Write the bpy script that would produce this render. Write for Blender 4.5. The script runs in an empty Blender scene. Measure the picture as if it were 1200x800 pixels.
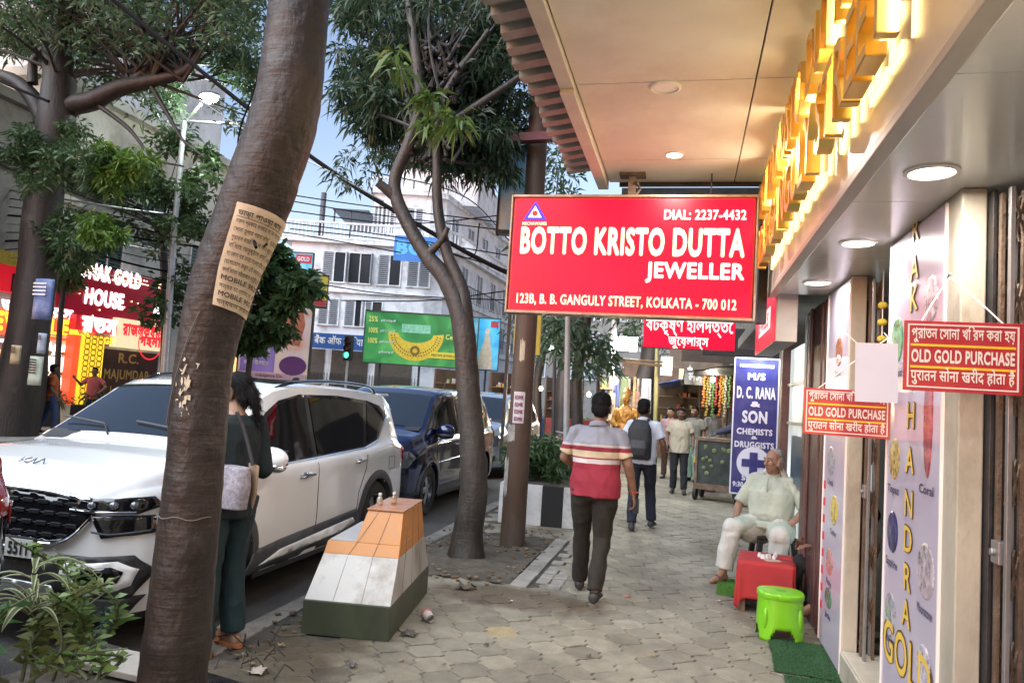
import bpy, bmesh, math, random
import numpy as np
from mathutils import Vector, Matrix, noise
from mathutils.geometry import tessellate_polygon
R=math.radians
SC=bpy.context.scene
COL=SC.collection
random.seed(7)
# ---------------------------------------------------------------- camera
CAMZ=1.6; FPX=870.0
def _cam_axes():
    S=R(3.7); r=np.array([805-600,400-478,-FPX]); r=r/np.linalg.norm(r)
    h=np.array([math.cos(S),-math.sin(S),0.0]); u=np.cross(h,r); u/=np.linalg.norm(u)
    if u[1]<0:u=-u
    x=np.cross(r,u); x/=np.linalg.norm(x)
    return np.array([x,r,u])
CM=_cam_axes()
cd=bpy.data.cameras.new('camera'); cam=bpy.data.objects.new('camera',cd); COL.objects.link(cam)
cd.sensor_width=36; cd.lens=36*FPX/1200; cd.clip_start=0.05; cd.clip_end=2000
mw=Matrix.Identity(4)
for i in range(3):
    for j in range(3): mw[i][j]=CM[i][j]
mw[2][3]=CAMZ; cam.matrix_world=mw; SC.camera=cam
EXPO=2.6; LK=2**(.9-EXPO)  # LK keeps lamps and lit signs at their look when the exposure moves
# ---------------------------------------------------------------- sky, dusk light, exposure
SUN_EL,SUN_AZ=R(4.0),R(200)
w=bpy.data.worlds.new('World'); SC.world=w; w.use_nodes=True
nt=w.node_tree; bg=nt.nodes['Background']
sky=nt.nodes.new('ShaderNodeTexSky'); sky.sky_type='NISHITA'; sky.sun_disc=False
sky.sun_elevation=SUN_EL; sky.sun_rotation=SUN_AZ; sky.air_density=1.0; sky.dust_density=0.3; sky.ozone_density=3.0
tn=nt.nodes.new('ShaderNodeMix'); tn.data_type='RGBA'; tn.blend_type='MULTIPLY'; tn.inputs[0].default_value=1  # white balance of the evening sky
tn.inputs[7].default_value=(1.2,.705,.60,1); nt.links.new(sky.outputs[0],tn.inputs[6]); nt.links.new(tn.outputs[2],bg.inputs[0]); bg.inputs[1].default_value=0.15
sl=bpy.data.lights.new('sun','SUN'); sl.energy=1.3; sl.angle=R(80); sl.color=(.88,.94,1.0)
so=bpy.data.objects.new('sun',sl); COL.objects.link(so)
so.rotation_euler=(R(42),0,R(-35)); so.location=(0,0,30)
SC.view_settings.view_transform='Standard'; SC.view_settings.look='None'
SC.view_settings.exposure=EXPO; SC.view_settings.gamma=1
SC.render.engine='CYCLES'
try:
    SC.cycles.use_denoising=True; SC.cycles.max_bounces=6; SC.cycles.sample_clamp_indirect=4
    SC.cycles.transparent_max_bounces=8
except Exception: pass
# ---------------------------------------------------------------- helpers
def _ray(u,v): return CM@np.array([u-600.0,400.0-v,-FPX])
def on_y(u,v,Y): d=_ray(u,v); return Vector(d*(Y/d[1]))+Vector((0,0,CAMZ))
def on_x(u,v,X): d=_ray(u,v); return Vector(d*(X/d[0]))+Vector((0,0,CAMZ))
def on_z(u,v,Z=0.0): d=_ray(u,v); return Vector(d*((Z-CAMZ)/d[2]))+Vector((0,0,CAMZ))
def tag(o,label=None,cat=None,group=None,kind=None):
    if label:o['label']=label
    if cat:o['category']=cat
    if group:o['group']=group
    if kind:o['kind']=kind
    return o
def empty(name,loc=(0,0,0),rz=0,label=None,cat=None,group=None):
    o=bpy.data.objects.new(name,None); COL.objects.link(o); o.location=loc; o.rotation_euler=(0,0,rz); o.empty_display_size=.1
    return tag(o,label,cat,group)
def kids(o): return [c for c in bpy.data.objects if c.parent==o]
def copy_tree(o,parent=None):
    c=o.copy(); COL.objects.link(c)
    if parent: c.parent=parent
    for ch in kids(o): copy_tree(ch,c)
    return c
class MB:
    """collects shapes; build() links them as one mesh object"""
    def __init__(s): s.v=[];s.f=[];s.m=[]
    def add(s,V,F,m=0):
        b=len(s.v); s.v+=[tuple(p) for p in V]; s.f+=[tuple(b+i for i in f) for f in F]; s.m+=[m]*len(F); return s
    def box(s,x0,x1,y0,y1,z0,z1,m=0):
        V=[(x,y,z) for z in (z0,z1) for y in (y0,y1) for x in (x0,x1)]
        return s.add(V,[(0,2,3,1),(4,5,7,6),(0,1,5,4),(2,6,7,3),(0,4,6,2),(1,3,7,5)],m)
    def bar(s,a,b,wx,wy,m=0):
        """square bar from a to b"""
        a=Vector(a);b=Vector(b);d=(b-a).normalized();u=d.cross(Vector((0,0,1)))
        if u.length<1e-3:u=Vector((1,0,0))
        u.normalize();n=u.cross(d)
        V=[p+u*i*wx/2+n*j*wy/2 for p in (a,b) for i,j in ((-1,-1),(1,-1),(1,1),(-1,1))]
        return s.add(V,[(0,1,2,3),(7,6,5,4)]+[(i,i+4,(i+1)%4+4,(i+1)%4) for i in range(4)],m)
    def tube(s,P,rad,n=8,m=0,cap=True,flat=None):
        P=[Vector(p) for p in P]; k=len(P)
        if not hasattr(rad,'__len__'):rad=[rad]*k
        V=[];u=None
        for i,p in enumerate(P):
            d=(P[min(i+1,k-1)]-P[max(i-1,0)])
            d=d.normalized() if d.length>1e-9 else Vector((0,0,1))
            if u is None:
                u=d.cross(Vector((0,0,1)))
                if u.length<.05:u=Vector((1,0,0))
            u=(u-d*u.dot(d)).normalized(); n2=d.cross(u)
            for j in range(n):
                a=2*math.pi*j/n; V.append(p+(u*math.cos(a)+n2*math.sin(a))*rad[i])
        F=[(i*n+j,i*n+(j+1)%n,(i+1)*n+(j+1)%n,(i+1)*n+j) for i in range(k-1) for j in range(n)]
        if cap:F+=[tuple(range(n-1,-1,-1)),tuple((k-1)*n+j for j in range(n))]
        return s.add(V,F,m)
    def lathe(s,prof,c=(0,0,0),n=20,m=0,axis='z',sx=1,sy=1,cap=False):
        V=[]
        for r,h in prof:
            for j in range(n):
                a=2*math.pi*j/n; p=(r*math.cos(a)*sx,r*math.sin(a)*sy,h)
                if axis=='x':p=(h,p[0],p[1])
                elif axis=='y':p=(p[0],h,p[1])
                V.append((p[0]+c[0],p[1]+c[1],p[2]+c[2]))
        k=len(prof);F=[(i*n+j,i*n+(j+1)%n,(i+1)*n+(j+1)%n,(i+1)*n+j) for i in range(k-1) for j in range(n)]
        if cap and prof[0][0]>1e-6:F.append(tuple(range(n-1,-1,-1)))
        if cap and prof[-1][0]>1e-6:F.append(tuple((k-1)*n+j for j in range(n)))
        return s.add(V,F,m)
    def ball(s,c,r,n=12,m=0,rot=None):
        if not hasattr(r,'__len__'):r=(r,r,r)
        k=n//2+1;V=[];M=rot or Matrix.Identity(3)
        for i in range(k+1):
            t=math.pi*i/k
            for j in range(n):
                a=2*math.pi*j/n
                V.append(Vector(c)+M@Vector((r[0]*math.sin(t)*math.cos(a),r[1]*math.sin(t)*math.sin(a),-r[2]*math.cos(t))))
        F=[(i*n+j,i*n+(j+1)%n,(i+1)*n+(j+1)%n,(i+1)*n+j) for i in range(k) for j in range(n)]
        return s.add(V,F,m)
    def prism(s,poly,axis,a0,a1,m=0):
        """polygon extruded; axis 'x': poly=(y,z); 'y': poly=(x,z); 'z': poly=(x,y)"""
        n=len(poly)
        def q(p,a):return {'x':(a,p[0],p[1]),'y':(p[0],a,p[1]),'z':(p[0],p[1],a)}[axis]
        V=[q(p,a0) for p in poly]+[q(p,a1) for p in poly]
        return s.add(V,[tuple(range(n-1,-1,-1)),tuple(range(n,2*n))]+[(i,(i+1)%n,n+(i+1)%n,n+i) for i in range(n)],m)
    def loft(s,rings,m=0,cap=True):
        n=len(rings[0]);k=len(rings);V=[p for r in rings for p in r]
        F=[(i*n+j,i*n+(j+1)%n,(i+1)*n+(j+1)%n,(i+1)*n+j) for i in range(k-1) for j in range(n)]
        if cap:F+=[tuple(range(n-1,-1,-1)),tuple((k-1)*n+j for j in range(n))]
        return s.add(V,F,m)
    def grid(s,fn,nu,nv,m=0):
        V=[fn(i/nu,j/nv) for j in range(nv+1) for i in range(nu+1)]
        return s.add(V,[(j*(nu+1)+i,j*(nu+1)+i+1,(j+1)*(nu+1)+i+1,(j+1)*(nu+1)+i) for j in range(nv) for i in range(nu)],m)
    def xf(s,M):
        s.v=[tuple(M@Vector(p)) for p in s.v]; return s
    def build(s,name,mats,parent=None,smooth=False,bevel=0,recalc=True,thick=0):
        me=bpy.data.meshes.new(name); me.from_pydata(s.v,[],s.f)
        if not isinstance(mats,(list,tuple)):mats=[mats]
        for m in mats:me.materials.append(m)
        if len(mats)>1: me.polygons.foreach_set('material_index',s.m)
        if recalc:
            bm=bmesh.new();bm.from_mesh(me);bmesh.ops.recalc_face_normals(bm,faces=bm.faces);bm.to_mesh(me);bm.free()
        if smooth:
            me.polygons.foreach_set('use_smooth',[True]*len(me.polygons))
            me.set_sharp_from_angle(angle=R(smooth if smooth is not True else 45))
        o=bpy.data.objects.new(name,me); COL.objects.link(o)
        if parent:o.parent=parent
        if thick:
            md=o.modifiers.new('t','SOLIDIFY');md.thickness=thick;md.offset=0
        if bevel:
            md=o.modifiers.new('b','BEVEL');md.width=bevel;md.segments=2;md.limit_method='ANGLE';md.angle_limit=R(50)
        return o
# ---- materials
_mats={}
def lerp(a,b,t): return a+(b-a)*t
def srgb(r,g,b):
    f=lambda c:(c/12.92 if c<=.04045 else ((c+.055)/1.055)**2.4)
    return (f(r/255),f(g/255),f(b/255))
def mat(name,col,rough=.6,metal=0,var=0,scale=6,bump=0,bscale=None,dirt=None,damt=0,dscale=2,spec=.5,coat=0,stretch=(1,1,1),trans=0):
    """principled material; var mixes darker/lighter noise, dirt a second large stain colour, bump a fine relief"""
    if name in _mats:return _mats[name]
    m=bpy.data.materials.new(name);m.use_nodes=True;n=m.node_tree;b=n.nodes['Principled BSDF'];L=n.links
    b.inputs['Roughness'].default_value=rough;b.inputs['Metallic'].default_value=metal
    b.inputs['Specular IOR Level'].default_value=spec;b.inputs['Coat Weight'].default_value=coat;b.inputs['Coat Roughness'].default_value=.03
    b.inputs['Base Color'].default_value=(*col,1)
    tc=mp=None
    if var or bump or damt:
        tc=n.nodes.new('ShaderNodeTexCoord');mp=n.nodes.new('ShaderNodeMapping');mp.inputs['Scale'].default_value=stretch
        L.new(tc.outputs['Object'],mp.inputs['Vector'])
    src=None
    if var:
        t=n.nodes.new('ShaderNodeTexNoise');t.inputs['Scale'].default_value=scale;t.inputs['Detail'].default_value=7;t.inputs['Roughness'].default_value=.62
        L.new(mp.outputs[0],t.inputs['Vector'])
        r=n.nodes.new('ShaderNodeValToRGB');r.color_ramp.elements[0].position=.3;r.color_ramp.elements[1].position=.7
        r.color_ramp.elements[0].color=(*[c*(1-var) for c in col],1);r.color_ramp.elements[1].color=(*[min(1,c*(1+var*.6)) for c in col],1)
        L.new(t.outputs['Fac'],r.inputs[0]);src=r.outputs[0]
        mr=n.nodes.new('ShaderNodeMapRange');mr.inputs[3].default_value=max(.02,rough-.12*min(1,var*2));mr.inputs[4].default_value=min(1,rough+.12*min(1,var*2))
        L.new(t.outputs['Fac'],mr.inputs[0]);L.new(mr.outputs[0],b.inputs['Roughness'])
    if damt:
        t=n.nodes.new('ShaderNodeTexNoise');t.inputs['Scale'].default_value=dscale;t.inputs['Detail'].default_value=9;t.inputs['Roughness'].default_value=.7
        L.new(mp.outputs[0],t.inputs['Vector'])
        r=n.nodes.new('ShaderNodeValToRGB');r.color_ramp.elements[0].position=.48;r.color_ramp.elements[1].position=.68
        r.color_ramp.elements[0].color=(0,0,0,1);r.color_ramp.elements[1].color=(damt,damt,damt,1);L.new(t.outputs['Fac'],r.inputs[0])
        x=n.nodes.new('ShaderNodeMix');x.data_type='RGBA';L.new(r.outputs[0],x.inputs[0])
        x.inputs[6].default_value=(*col,1);x.inputs[7].default_value=(*(dirt or (.1,.08,.06)),1)
        if src:L.new(src,x.inputs[6])
        src=x.outputs[2]
    if src:L.new(src,b.inputs['Base Color'])
    if bump:
        t=n.nodes.new('ShaderNodeTexNoise');t.inputs['Scale'].default_value=bscale or scale*4;t.inputs['Detail'].default_value=6
        L.new(mp.outputs[0],t.inputs['Vector'])
        bp=n.nodes.new('ShaderNodeBump');bp.inputs['Strength'].default_value=bump;bp.inputs['Distance'].default_value=.02
        L.new(t.outputs['Fac'],bp.inputs['Height']);L.new(bp.outputs[0],b.inputs['Normal'])
    if trans:
        b.inputs['Transmission Weight'].default_value=trans
    _mats[name]=m;return m
def emis(name,col,st,base=None,noise_amt=0,nscale=3):
    st*=LK
    if name in _mats:return _mats[name]
    m=bpy.data.materials.new(name);m.use_nodes=True;b=m.node_tree.nodes['Principled BSDF']
    b.inputs['Base Color'].default_value=(*(base or [c*.6 for c in col]),1);b.inputs['Emission Color'].default_value=(*col,1);b.inputs['Emission Strength'].default_value=st
    b.inputs['Roughness'].default_value=.35;b.inputs['Specular IOR Level'].default_value=.25
    if noise_amt:
        n=m.node_tree;tc=n.nodes.new('ShaderNodeTexCoord');t=n.nodes.new('ShaderNodeTexNoise');t.inputs['Scale'].default_value=nscale;t.inputs['Detail'].default_value=1
        n.links.new(tc.outputs['Object'],t.inputs['Vector']);r=n.nodes.new('ShaderNodeMapRange');r.inputs[1].default_value=.3;r.inputs[2].default_value=.7
        r.inputs[3].default_value=st*(1-noise_amt);r.inputs[4].default_value=st*(1+noise_amt)
        n.links.new(t.outputs['Fac'],r.inputs[0]);n.links.new(r.outputs[0],b.inputs['Emission Strength'])
    _mats[name]=m;return m
def leafmat(name,c1,c2,rough=.5,tr=.35):
    if name in _mats:return _mats[name]
    m=bpy.data.materials.new(name);m.use_nodes=True;n=m.node_tree;b=n.nodes['Principled BSDF'];out=n.nodes['Material Output']
    g=n.nodes.new('ShaderNodeNewGeometry');r=n.nodes.new('ShaderNodeValToRGB')
    r.color_ramp.elements[0].color=(*c1,1);r.color_ramp.elements[1].color=(*c2,1)
    n.links.new(g.outputs['Random Per Island'],r.inputs[0]);n.links.new(r.outputs[0],b.inputs['Base Color'])
    b.inputs['Roughness'].default_value=rough
    t=n.nodes.new('ShaderNodeBsdfTranslucent');n.links.new(r.outputs[0],t.inputs[0])
    x=n.nodes.new('ShaderNodeMixShader');x.inputs[0].default_value=tr
    n.links.new(b.outputs[0],x.inputs[1]);n.links.new(t.outputs[0],x.inputs[2]);n.links.new(x.outputs[0],out.inputs[0])
    _mats[name]=m;return m
def islandmat(name,c1,c2,rough=.7,var=.25,scale=5,bump=.3,bscale=40,dirt=(.08,.07,.06),damt=.5,dscale=.9):
    """each loose piece of the mesh takes its own tint between c1 and c2, over stains"""
    m=mat(name,[(a+b)/2 for a,b in zip(c1,c2)],rough,0,var,scale,bump,bscale,dirt,damt,dscale)
    n=m.node_tree;b=n.nodes['Principled BSDF']
    src=b.inputs['Base Color'].links[0].from_socket
    g=n.nodes.new('ShaderNodeNewGeometry');r=n.nodes.new('ShaderNodeValToRGB')
    mx=max(max(c1),max(c2));r.color_ramp.elements[0].color=(*[c/mx for c in c1],1);r.color_ramp.elements[1].color=(*[c/mx for c in c2],1)
    n.links.new(g.outputs['Random Per Island'],r.inputs[0])
    x=n.nodes.new('ShaderNodeMix');x.data_type='RGBA';x.blend_type='MULTIPLY';x.inputs[0].default_value=1
    n.links.new(src,x.inputs[6]);n.links.new(r.outputs[0],x.inputs[7]);n.links.new(x.outputs[2],b.inputs['Base Color'])
    return m
_adv={};_gl={}
def _tcurve(s):
    c=bpy.data.curves.new('t','FONT');c.body=s;c.size=1.0;c.resolution_u=3;c.fill_mode='NONE'
    o=bpy.data.objects.new('t',c);bpy.context.scene.collection.objects.link(o)
    dg=bpy.context.evaluated_depsgraph_get();me=bpy.data.meshes.new_from_object(o.evaluated_get(dg))
    V=[(v.co.x,v.co.y) for v in me.vertices];E=[tuple(e.vertices) for e in me.edges]
    bpy.data.objects.remove(o);bpy.data.curves.remove(c);bpy.data.meshes.remove(me)
    return V,E
def adv(s):
    if s not in _adv:
        V,_=_tcurve(s+'|');_adv[s]=max(v[0] for v in V)
    return _adv[s]
def glyph(ch):
    """outline of one letter cut into trapezoids (non-zero winding)"""
    if ch in _gl:return _gl[ch]
    V,E=_tcurve(ch);nx={}
    for a,b in E:nx.setdefault(a,[]).append(b);nx.setdefault(b,[]).append(a)
    seen=set();segs=[]
    for s in range(len(V)):
        if s in seen or s not in nx:continue
        lp=[s];seen.add(s);cur=s
        while True:
            n=[q for q in nx[cur] if q not in seen]
            if not n:break
            cur=(cur+1) if (cur+1) in n else n[0];lp.append(cur);seen.add(cur)
        q=lambda p:(p[0],round(p[1]/.004)*.004)
        L=[q(V[i]) for i in lp];segs+=[(L[i-1],L[i]) for i in range(len(L)) if L[i-1][1]!=L[i][1]]
    ys=sorted({p[1] for s in segs for p in s});VV=[];FF=[]
    for y0,y1 in zip(ys,ys[1:]):
        if y1-y0<1e-6:continue
        ym=(y0+y1)/2;hit=[]
        for (a,b) in segs:
            lo,hi=min(a[1],b[1]),max(a[1],b[1])
            if lo<ym<hi:
                f=lambda y:a[0]+(b[0]-a[0])*(y-a[1])/(b[1]-a[1])
                hit.append((f(ym),f(y0),f(y1),1 if b[1]>a[1] else -1))
        hit.sort();w=0;st=None
        for h in hit:
            if w==0:st=h
            w+=h[3]
            if w==0:
                k=len(VV);VV+=[(st[1],y0,0),(h[1],y0,0),(h[2],y1,0),(st[2],y1,0)];FF.append((k,k+1,k+2,k+3))
    _gl[ch]=(VV,FF);return _gl[ch]
def text_geo(s,bold=0.0):
    VV=[];FF=[];x0=adv('');px=0
    offs=[(0,0)]+([(bold*math.cos(a*math.pi/4),bold*math.sin(a*math.pi/4)) for a in range(8)] if bold else [])
    for i,ch in enumerate(s):
        a=adv(ch)-x0
        if ch!=' ':
            V,F=glyph(ch)
            for k,(dx,dy) in enumerate(offs):
                b=len(VV);VV+=[(v[0]+px+dx,v[1]+dy,-.0006*k-.0003*(i%2)) for v in V];FF+=[tuple(b+q for q in f) for f in F]
        px+=a+bold*1.1
    return VV,FF,px
def lettering(s,size,bold,M,m,parent,width=None,name='lettering',align='l',depth=0,squash=1):
    """one line of writing as a part: M maps (x right, y up, z out of the sign)"""
    V,F,wd=text_geo(s,bold)
    if not V:return None
    sx=size*squash
    if width:sx=width/wd
    ox={'l':0,'c':-wd/2,'r':-wd}[align]
    mb=MB();mb.add([M@Vector(((p[0]+ox)*sx,p[1]*size,p[2]*size)) for p in V],F)
    if depth:
        b=len(mb.v);pts=[M@Vector(((p[0]+ox)*sx,p[1]*size,-depth)) for p in V];n0=len(mb.f);fs=list(mb.f)
        mb.v+=[tuple(p) for p in pts]
        for f in fs:
            for i in range(len(f)): mb.f.append((f[i-1],f[i],b+f[i],b+f[i-1]));mb.m.append(0)
    return mb.build(name,m,parent,recalc=False)
def frame_M(o,right,up):
    """matrix from an origin and the right / up directions of a sign face"""
    r=Vector(right).normalized();u=Vector(up).normalized();n=r.cross(u)
    M=Matrix(((r.x,u.x,n.x,o[0]),(r.y,u.y,n.y,o[1]),(r.z,u.z,n.z,o[2]),(0,0,0,1)));return M
# ---------------------------------------------------------------- the setting
M_ASPH=mat('asphalt',(.055,.053,.052),.75,0,.35,3,.5,90,(.10,.09,.075),.5,.8)
M_EARTH=mat('earth',(.09,.075,.055),.95,0,.5,8,.8,30,(.04,.035,.03),.6,3)
M_CONC=mat('concrete',(.27,.25,.22),.85,0,.3,5,.4,60,(.09,.08,.065),.7,1.6)
M_MORTAR=mat('mortar',(.06,.052,.043),.95,0,.4,12,.3,80)
M_PAVER=islandmat('paver',(.205,.194,.168),(.308,.293,.256),.62,.25,9,.35,70,(.085,.07,.052),.68,.9)
def stain_spot(m,c,rad,dark):
    n=m.node_tree;b=n.nodes['Principled BSDF'];src=b.inputs['Base Color'].links[0].from_socket
    g=n.nodes.new('ShaderNodeTexCoord');mp=n.nodes.new('ShaderNodeMapping');mp.vector_type='TEXTURE';mp.inputs['Location'].default_value=c;mp.inputs['Scale'].default_value=rad
    n.links.new(g.outputs['Object'],mp.inputs[0]);nz=n.nodes.new('ShaderNodeTexNoise');nz.inputs['Scale'].default_value=3.5;nz.inputs['Detail'].default_value=5;n.links.new(g.outputs['Object'],nz.inputs[0])
    ln=n.nodes.new('ShaderNodeVectorMath');ln.operation='LENGTH';n.links.new(mp.outputs[0],ln.inputs[0])
    a=n.nodes.new('ShaderNodeMath');a.operation='ADD';n.links.new(ln.outputs['Value'],a.inputs[0]);n.links.new(nz.outputs['Fac'],a.inputs[1])
    r=n.nodes.new('ShaderNodeValToRGB');r.color_ramp.elements[0].position=.0;r.color_ramp.elements[0].color=(*dark,1);r.color_ramp.elements[1].position=1;r.color_ramp.elements[1].color=(1,1,1,1)
    mr=n.nodes.new('ShaderNodeMapRange');mr.inputs[1].default_value=1.15;mr.inputs[2].default_value=1.5;n.links.new(a.outputs[0],mr.inputs[0]);n.links.new(mr.outputs[0],r.inputs[0])
    x=n.nodes.new('ShaderNodeMix');x.data_type='RGBA';x.blend_type='MULTIPLY';x.inputs[0].default_value=1
    n.links.new(src,x.inputs[6]);n.links.new(r.outputs[0],x.inputs[7]);n.links.new(x.outputs[2],b.inputs['Base Color'])
stain_spot(M_PAVER,(-1.25,5.95,0),(.85,.36,1),(.48,.40,.34))   # spilt tea and spit stains on the footpath
stain_spot(M_PAVER,(-2.3,4.0,0),(.55,1.2,1),(.42,.37,.31))
stain_spot(M_PAVER,(.45,9.2,0),(.4,.7,1),(.6,.55,.5))
stain_spot(M_PAVER,(-.2,3.4,0),(.22,.16,1),(.6,.55,.5))
M_TILEY=mat('paver_yellow',(.29,.23,.13),.7,0,.25,9,.3,70,(.08,.07,.05),.6,2)
tag(MB().box(-250,250,-60,400,-.6,-.3).build('ground',M_EARTH),kind='structure')
tag(MB().box(-90,-2.74,-25,140,-.29,-.035).build('road',M_ASPH),kind='structure')
tag(MB().box(-17.2,-13.6,-12,25.5,-.28,0).build('left_pavement',M_CONC),kind='structure')
kb=MB();y=-6.0
while y<60:
    l=random.uniform(.75,1.0);dz=random.uniform(-.015,.012);dx=random.uniform(-.012,.012)
    kb.box(-2.76+dx,-2.60+dx,y,y+l-.012,-.27,.005+dz);y+=l
tag(kb.build('kerb',mat('kerbstone',(.22,.205,.185),.85,0,.35,6,.5,50,(.07,.06,.05),.7,2),bevel=.012),kind='structure')
kb=MB();y=-8.0
while y<25.4:
    kb.box(-13.6,-13.44,y,y+.98,-.27,.03);y+=1.0
tag(kb.build('far_kerb',mat('kerbstone',(.3,.3,.3))),kind='structure')
tag(MB().box(-2.6,1.6,-6,80,-.28,-.009).build('pavement_bed',M_MORTAR),kind='structure')
PIT=(-2.55,-1.42,6.35,8.45)
def paving():
    mb=MB();W=.232;H=.192;A=.035;g=.004;yl=mb
    ny=int(36/H)
    for r in range(-12,ny):
        y0=r*H
        for k in range(-12,7):
            xc=(k+(.5 if r%2 else 0))*W
            if xc<-2.52 or xc>1.5:continue
            yc=y0+H/2
            if PIT[0]<xc<PIT[1]+.3 and PIT[2]-.1<yc<PIT[3]+.1:continue
            if xc<-2.2 and random.random()<.12:continue
            pts=[];n=7
            jx=lambda t:.020*math.sin(t*math.pi*2)
            for i in range(n+1):
                x=-W/2+W*i/n; pts.append((x,y0-A*math.cos(2*math.pi*x/W)))
            for t in (.33,.66): pts.append((W/2+jx(t),y0+A+t*(H-2*A)))
            for i in range(n+1):
                x=W/2-W*i/n; pts.append((x,y0+H+A*math.cos(2*math.pi*x/W)))
            for t in (.66,.33): pts.append((-W/2+jx(t),y0+A+t*(H-2*A)))
            cx,cy=0,yc
            P=[]
            for (x,yy) in pts:
                dx,dy=x-cx,yy-cy;L=math.hypot(dx,dy)or 1
                P.append((xc+x-dx/L*g,yy-dy/L*g))
            tz=random.uniform(-.003,.002);tx=random.uniform(-.018,.018);ty=random.uniform(-.018,.018)
            if random.random()<.06:tx*=3;ty*=3
            zf=lambda p:tz+(p[0]-xc)*tx+(p[1]-yc)*ty
            m=len(P)
            In=[(xc+(p[0]-xc)*.965,yc+(p[1]-yc)*.965) for p in P]
            V=[(p[0],p[1],-.02) for p in P]+[(p[0],p[1],zf(p)-.004) for p in P]+[(p[0],p[1],zf(p)) for p in In]
            F=[tuple(range(2*m,3*m))]+[(i,(i+1)%m,m+(i+1)%m,m+i) for i in range(m)]+[(m+i,m+(i+1)%m,2*m+(i+1)%m,2*m+i) for i in range(m)]
            mb.add(V,F,1 if (abs(xc+1.1)<.15 and abs(yc-5.05)<.14) else 0)
    return mb
tag(paving().build('pavement',[M_PAVER,M_TILEY]),kind='structure')
tag(MB().box(-2.6,1.6,36,80,-.2,-.002).build('pavement_beyond',M_PAVER),kind='structure')
# bare earth and broken slabs round the street tree
pe=MB()
def _pit(u,v):
    x=PIT[0]+(PIT[1]-PIT[0])*u;y=PIT[2]+(PIT[3]-PIT[2])*v
    d=math.hypot((x+2.03)/.5,(y-7.1)/.5)
    return (x,y,-.006+.05*math.exp(-d*d)+.02*(noise.noise(Vector((x*5,y*5,0)))) )
pe.grid(_pit,30,44)
tag(pe.build('tree_pit_earth',M_EARTH,smooth=True),kind='structure')
sl_=MB();y=6.3
while y<8.6:
    l=random.uniform(.34,.5);sl_.box(-1.40,-1.25,y,y+l-.02,-.05,.012+random.uniform(-.008,.006));y+=l
y=6.35
while y<8.5:
    x0=-1.22
    for k in range(2):
        if random.random()<.85:
            sl_.box(x0+k*.13,x0+k*.13+.115,y+random.uniform(0,.02),y+.15,-.05,.004+random.uniform(-.012,.01))
    y+=.19
tag(sl_.build('pit_edging',M_CONC,bevel=.01),kind='structure')
# ---------------------------------------------------------------- the jewellers' building beside the pavement
M_CREAM=mat('cream_paint',(.42,.39,.31),.55,0,.22,3,.15,40,(.15,.12,.08),.65,2.2,stretch=(1,1,.5))
M_CREAMD=mat('cream_panel',(.50,.49,.42),.5,0,.2,2,.1,30,(.2,.18,.13),.6,1.7)
M_SOFF=mat('soffit_board',(.63,.605,.52),.45,0,.1,2,.05,30,(.40,.34,.26),.35,1.3)
M_GLOSSW=mat('glossy_white_board',(.64,.63,.59),.18,0,.05,2,0,1,(.4,.36,.3),.25,2,.5)
M_FASC=mat('fascia_board',(.58,.52,.42),.3,0,.08,2,.03,20)
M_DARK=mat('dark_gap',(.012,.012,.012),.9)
M_STEELD=mat('dark_steel',(.045,.047,.05),.5,.6,.3,8,.2,40,(.10,.06,.035),.5,5)
M_STEEL=mat('grey_steel',(.30,.31,.32),.42,.7,.2,8,.1,40,(.12,.09,.06),.4,4)
M_RUSTY=mat('rusty_steel',(.17,.12,.085),.7,.4,.4,14,.4,60,(.06,.035,.02),.6,6)
M_MAROON=mat('maroon_paint',(.085,.035,.032),.45,0,.25,5,.2,40,(.12,.10,.09),.4,5)
M_MARBLE=mat('marble',(.50,.46,.38),.3,0,.2,2.5,.05,30,(.18,.14,.09),.55,2.2)
M_DULL=mat('dull_wall',(.20,.18,.15),.9,0,.4,2,.3,30,(.07,.06,.05),.7,1.2)
XF=.57; ZC=3.4; ZS=2.52; YE=5.98
jb=empty('jewellery_shop',(1.3,3,0),0,'jewellery shop with gold lettered fascia, boarded canopy and cream pillars over the pavement','shop')
jb.rotation_euler=(0,0,0)
def jpart(mb,name,m,**k):
    mb.v=[(p[0]-1.3,p[1]-3,p[2]) for p in mb.v]
    return mb.build(name,m,jb,**k)
jpart(MB().box(1.62,9,-4,12.5,-.3,6.2),'wall',M_DULL)
# ceiling of the canopy: boards with dark joints
cb=MB();ys=[-2.2,-.62,.96,2.44,4.08,5.42,YE]
for a,b in zip(ys,ys[1:]):
    for x0,x1 in ((-.70,.28),(.288,XF-.01)):
        cb.box(x0,x1,a+.004,b-.004,ZC,ZC+.02)
jpart(cb,'canopy_ceiling',M_SOFF,bevel=.002)
jpart(MB().box(-.79,XF,-2.2,YE,ZC+.024,ZC+.16),'canopy_slab',M_DARK)
jpart(MB().box(-.79,-.706,-2.2,4.05,ZC-.035,ZC+.02).box(-.79,-.706,4.06,YE,ZC-.06,ZC+.02),'edge_trim',mat('trim_board',(.54,.48,.40),.5,0,.15,3),bevel=.004)
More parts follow.
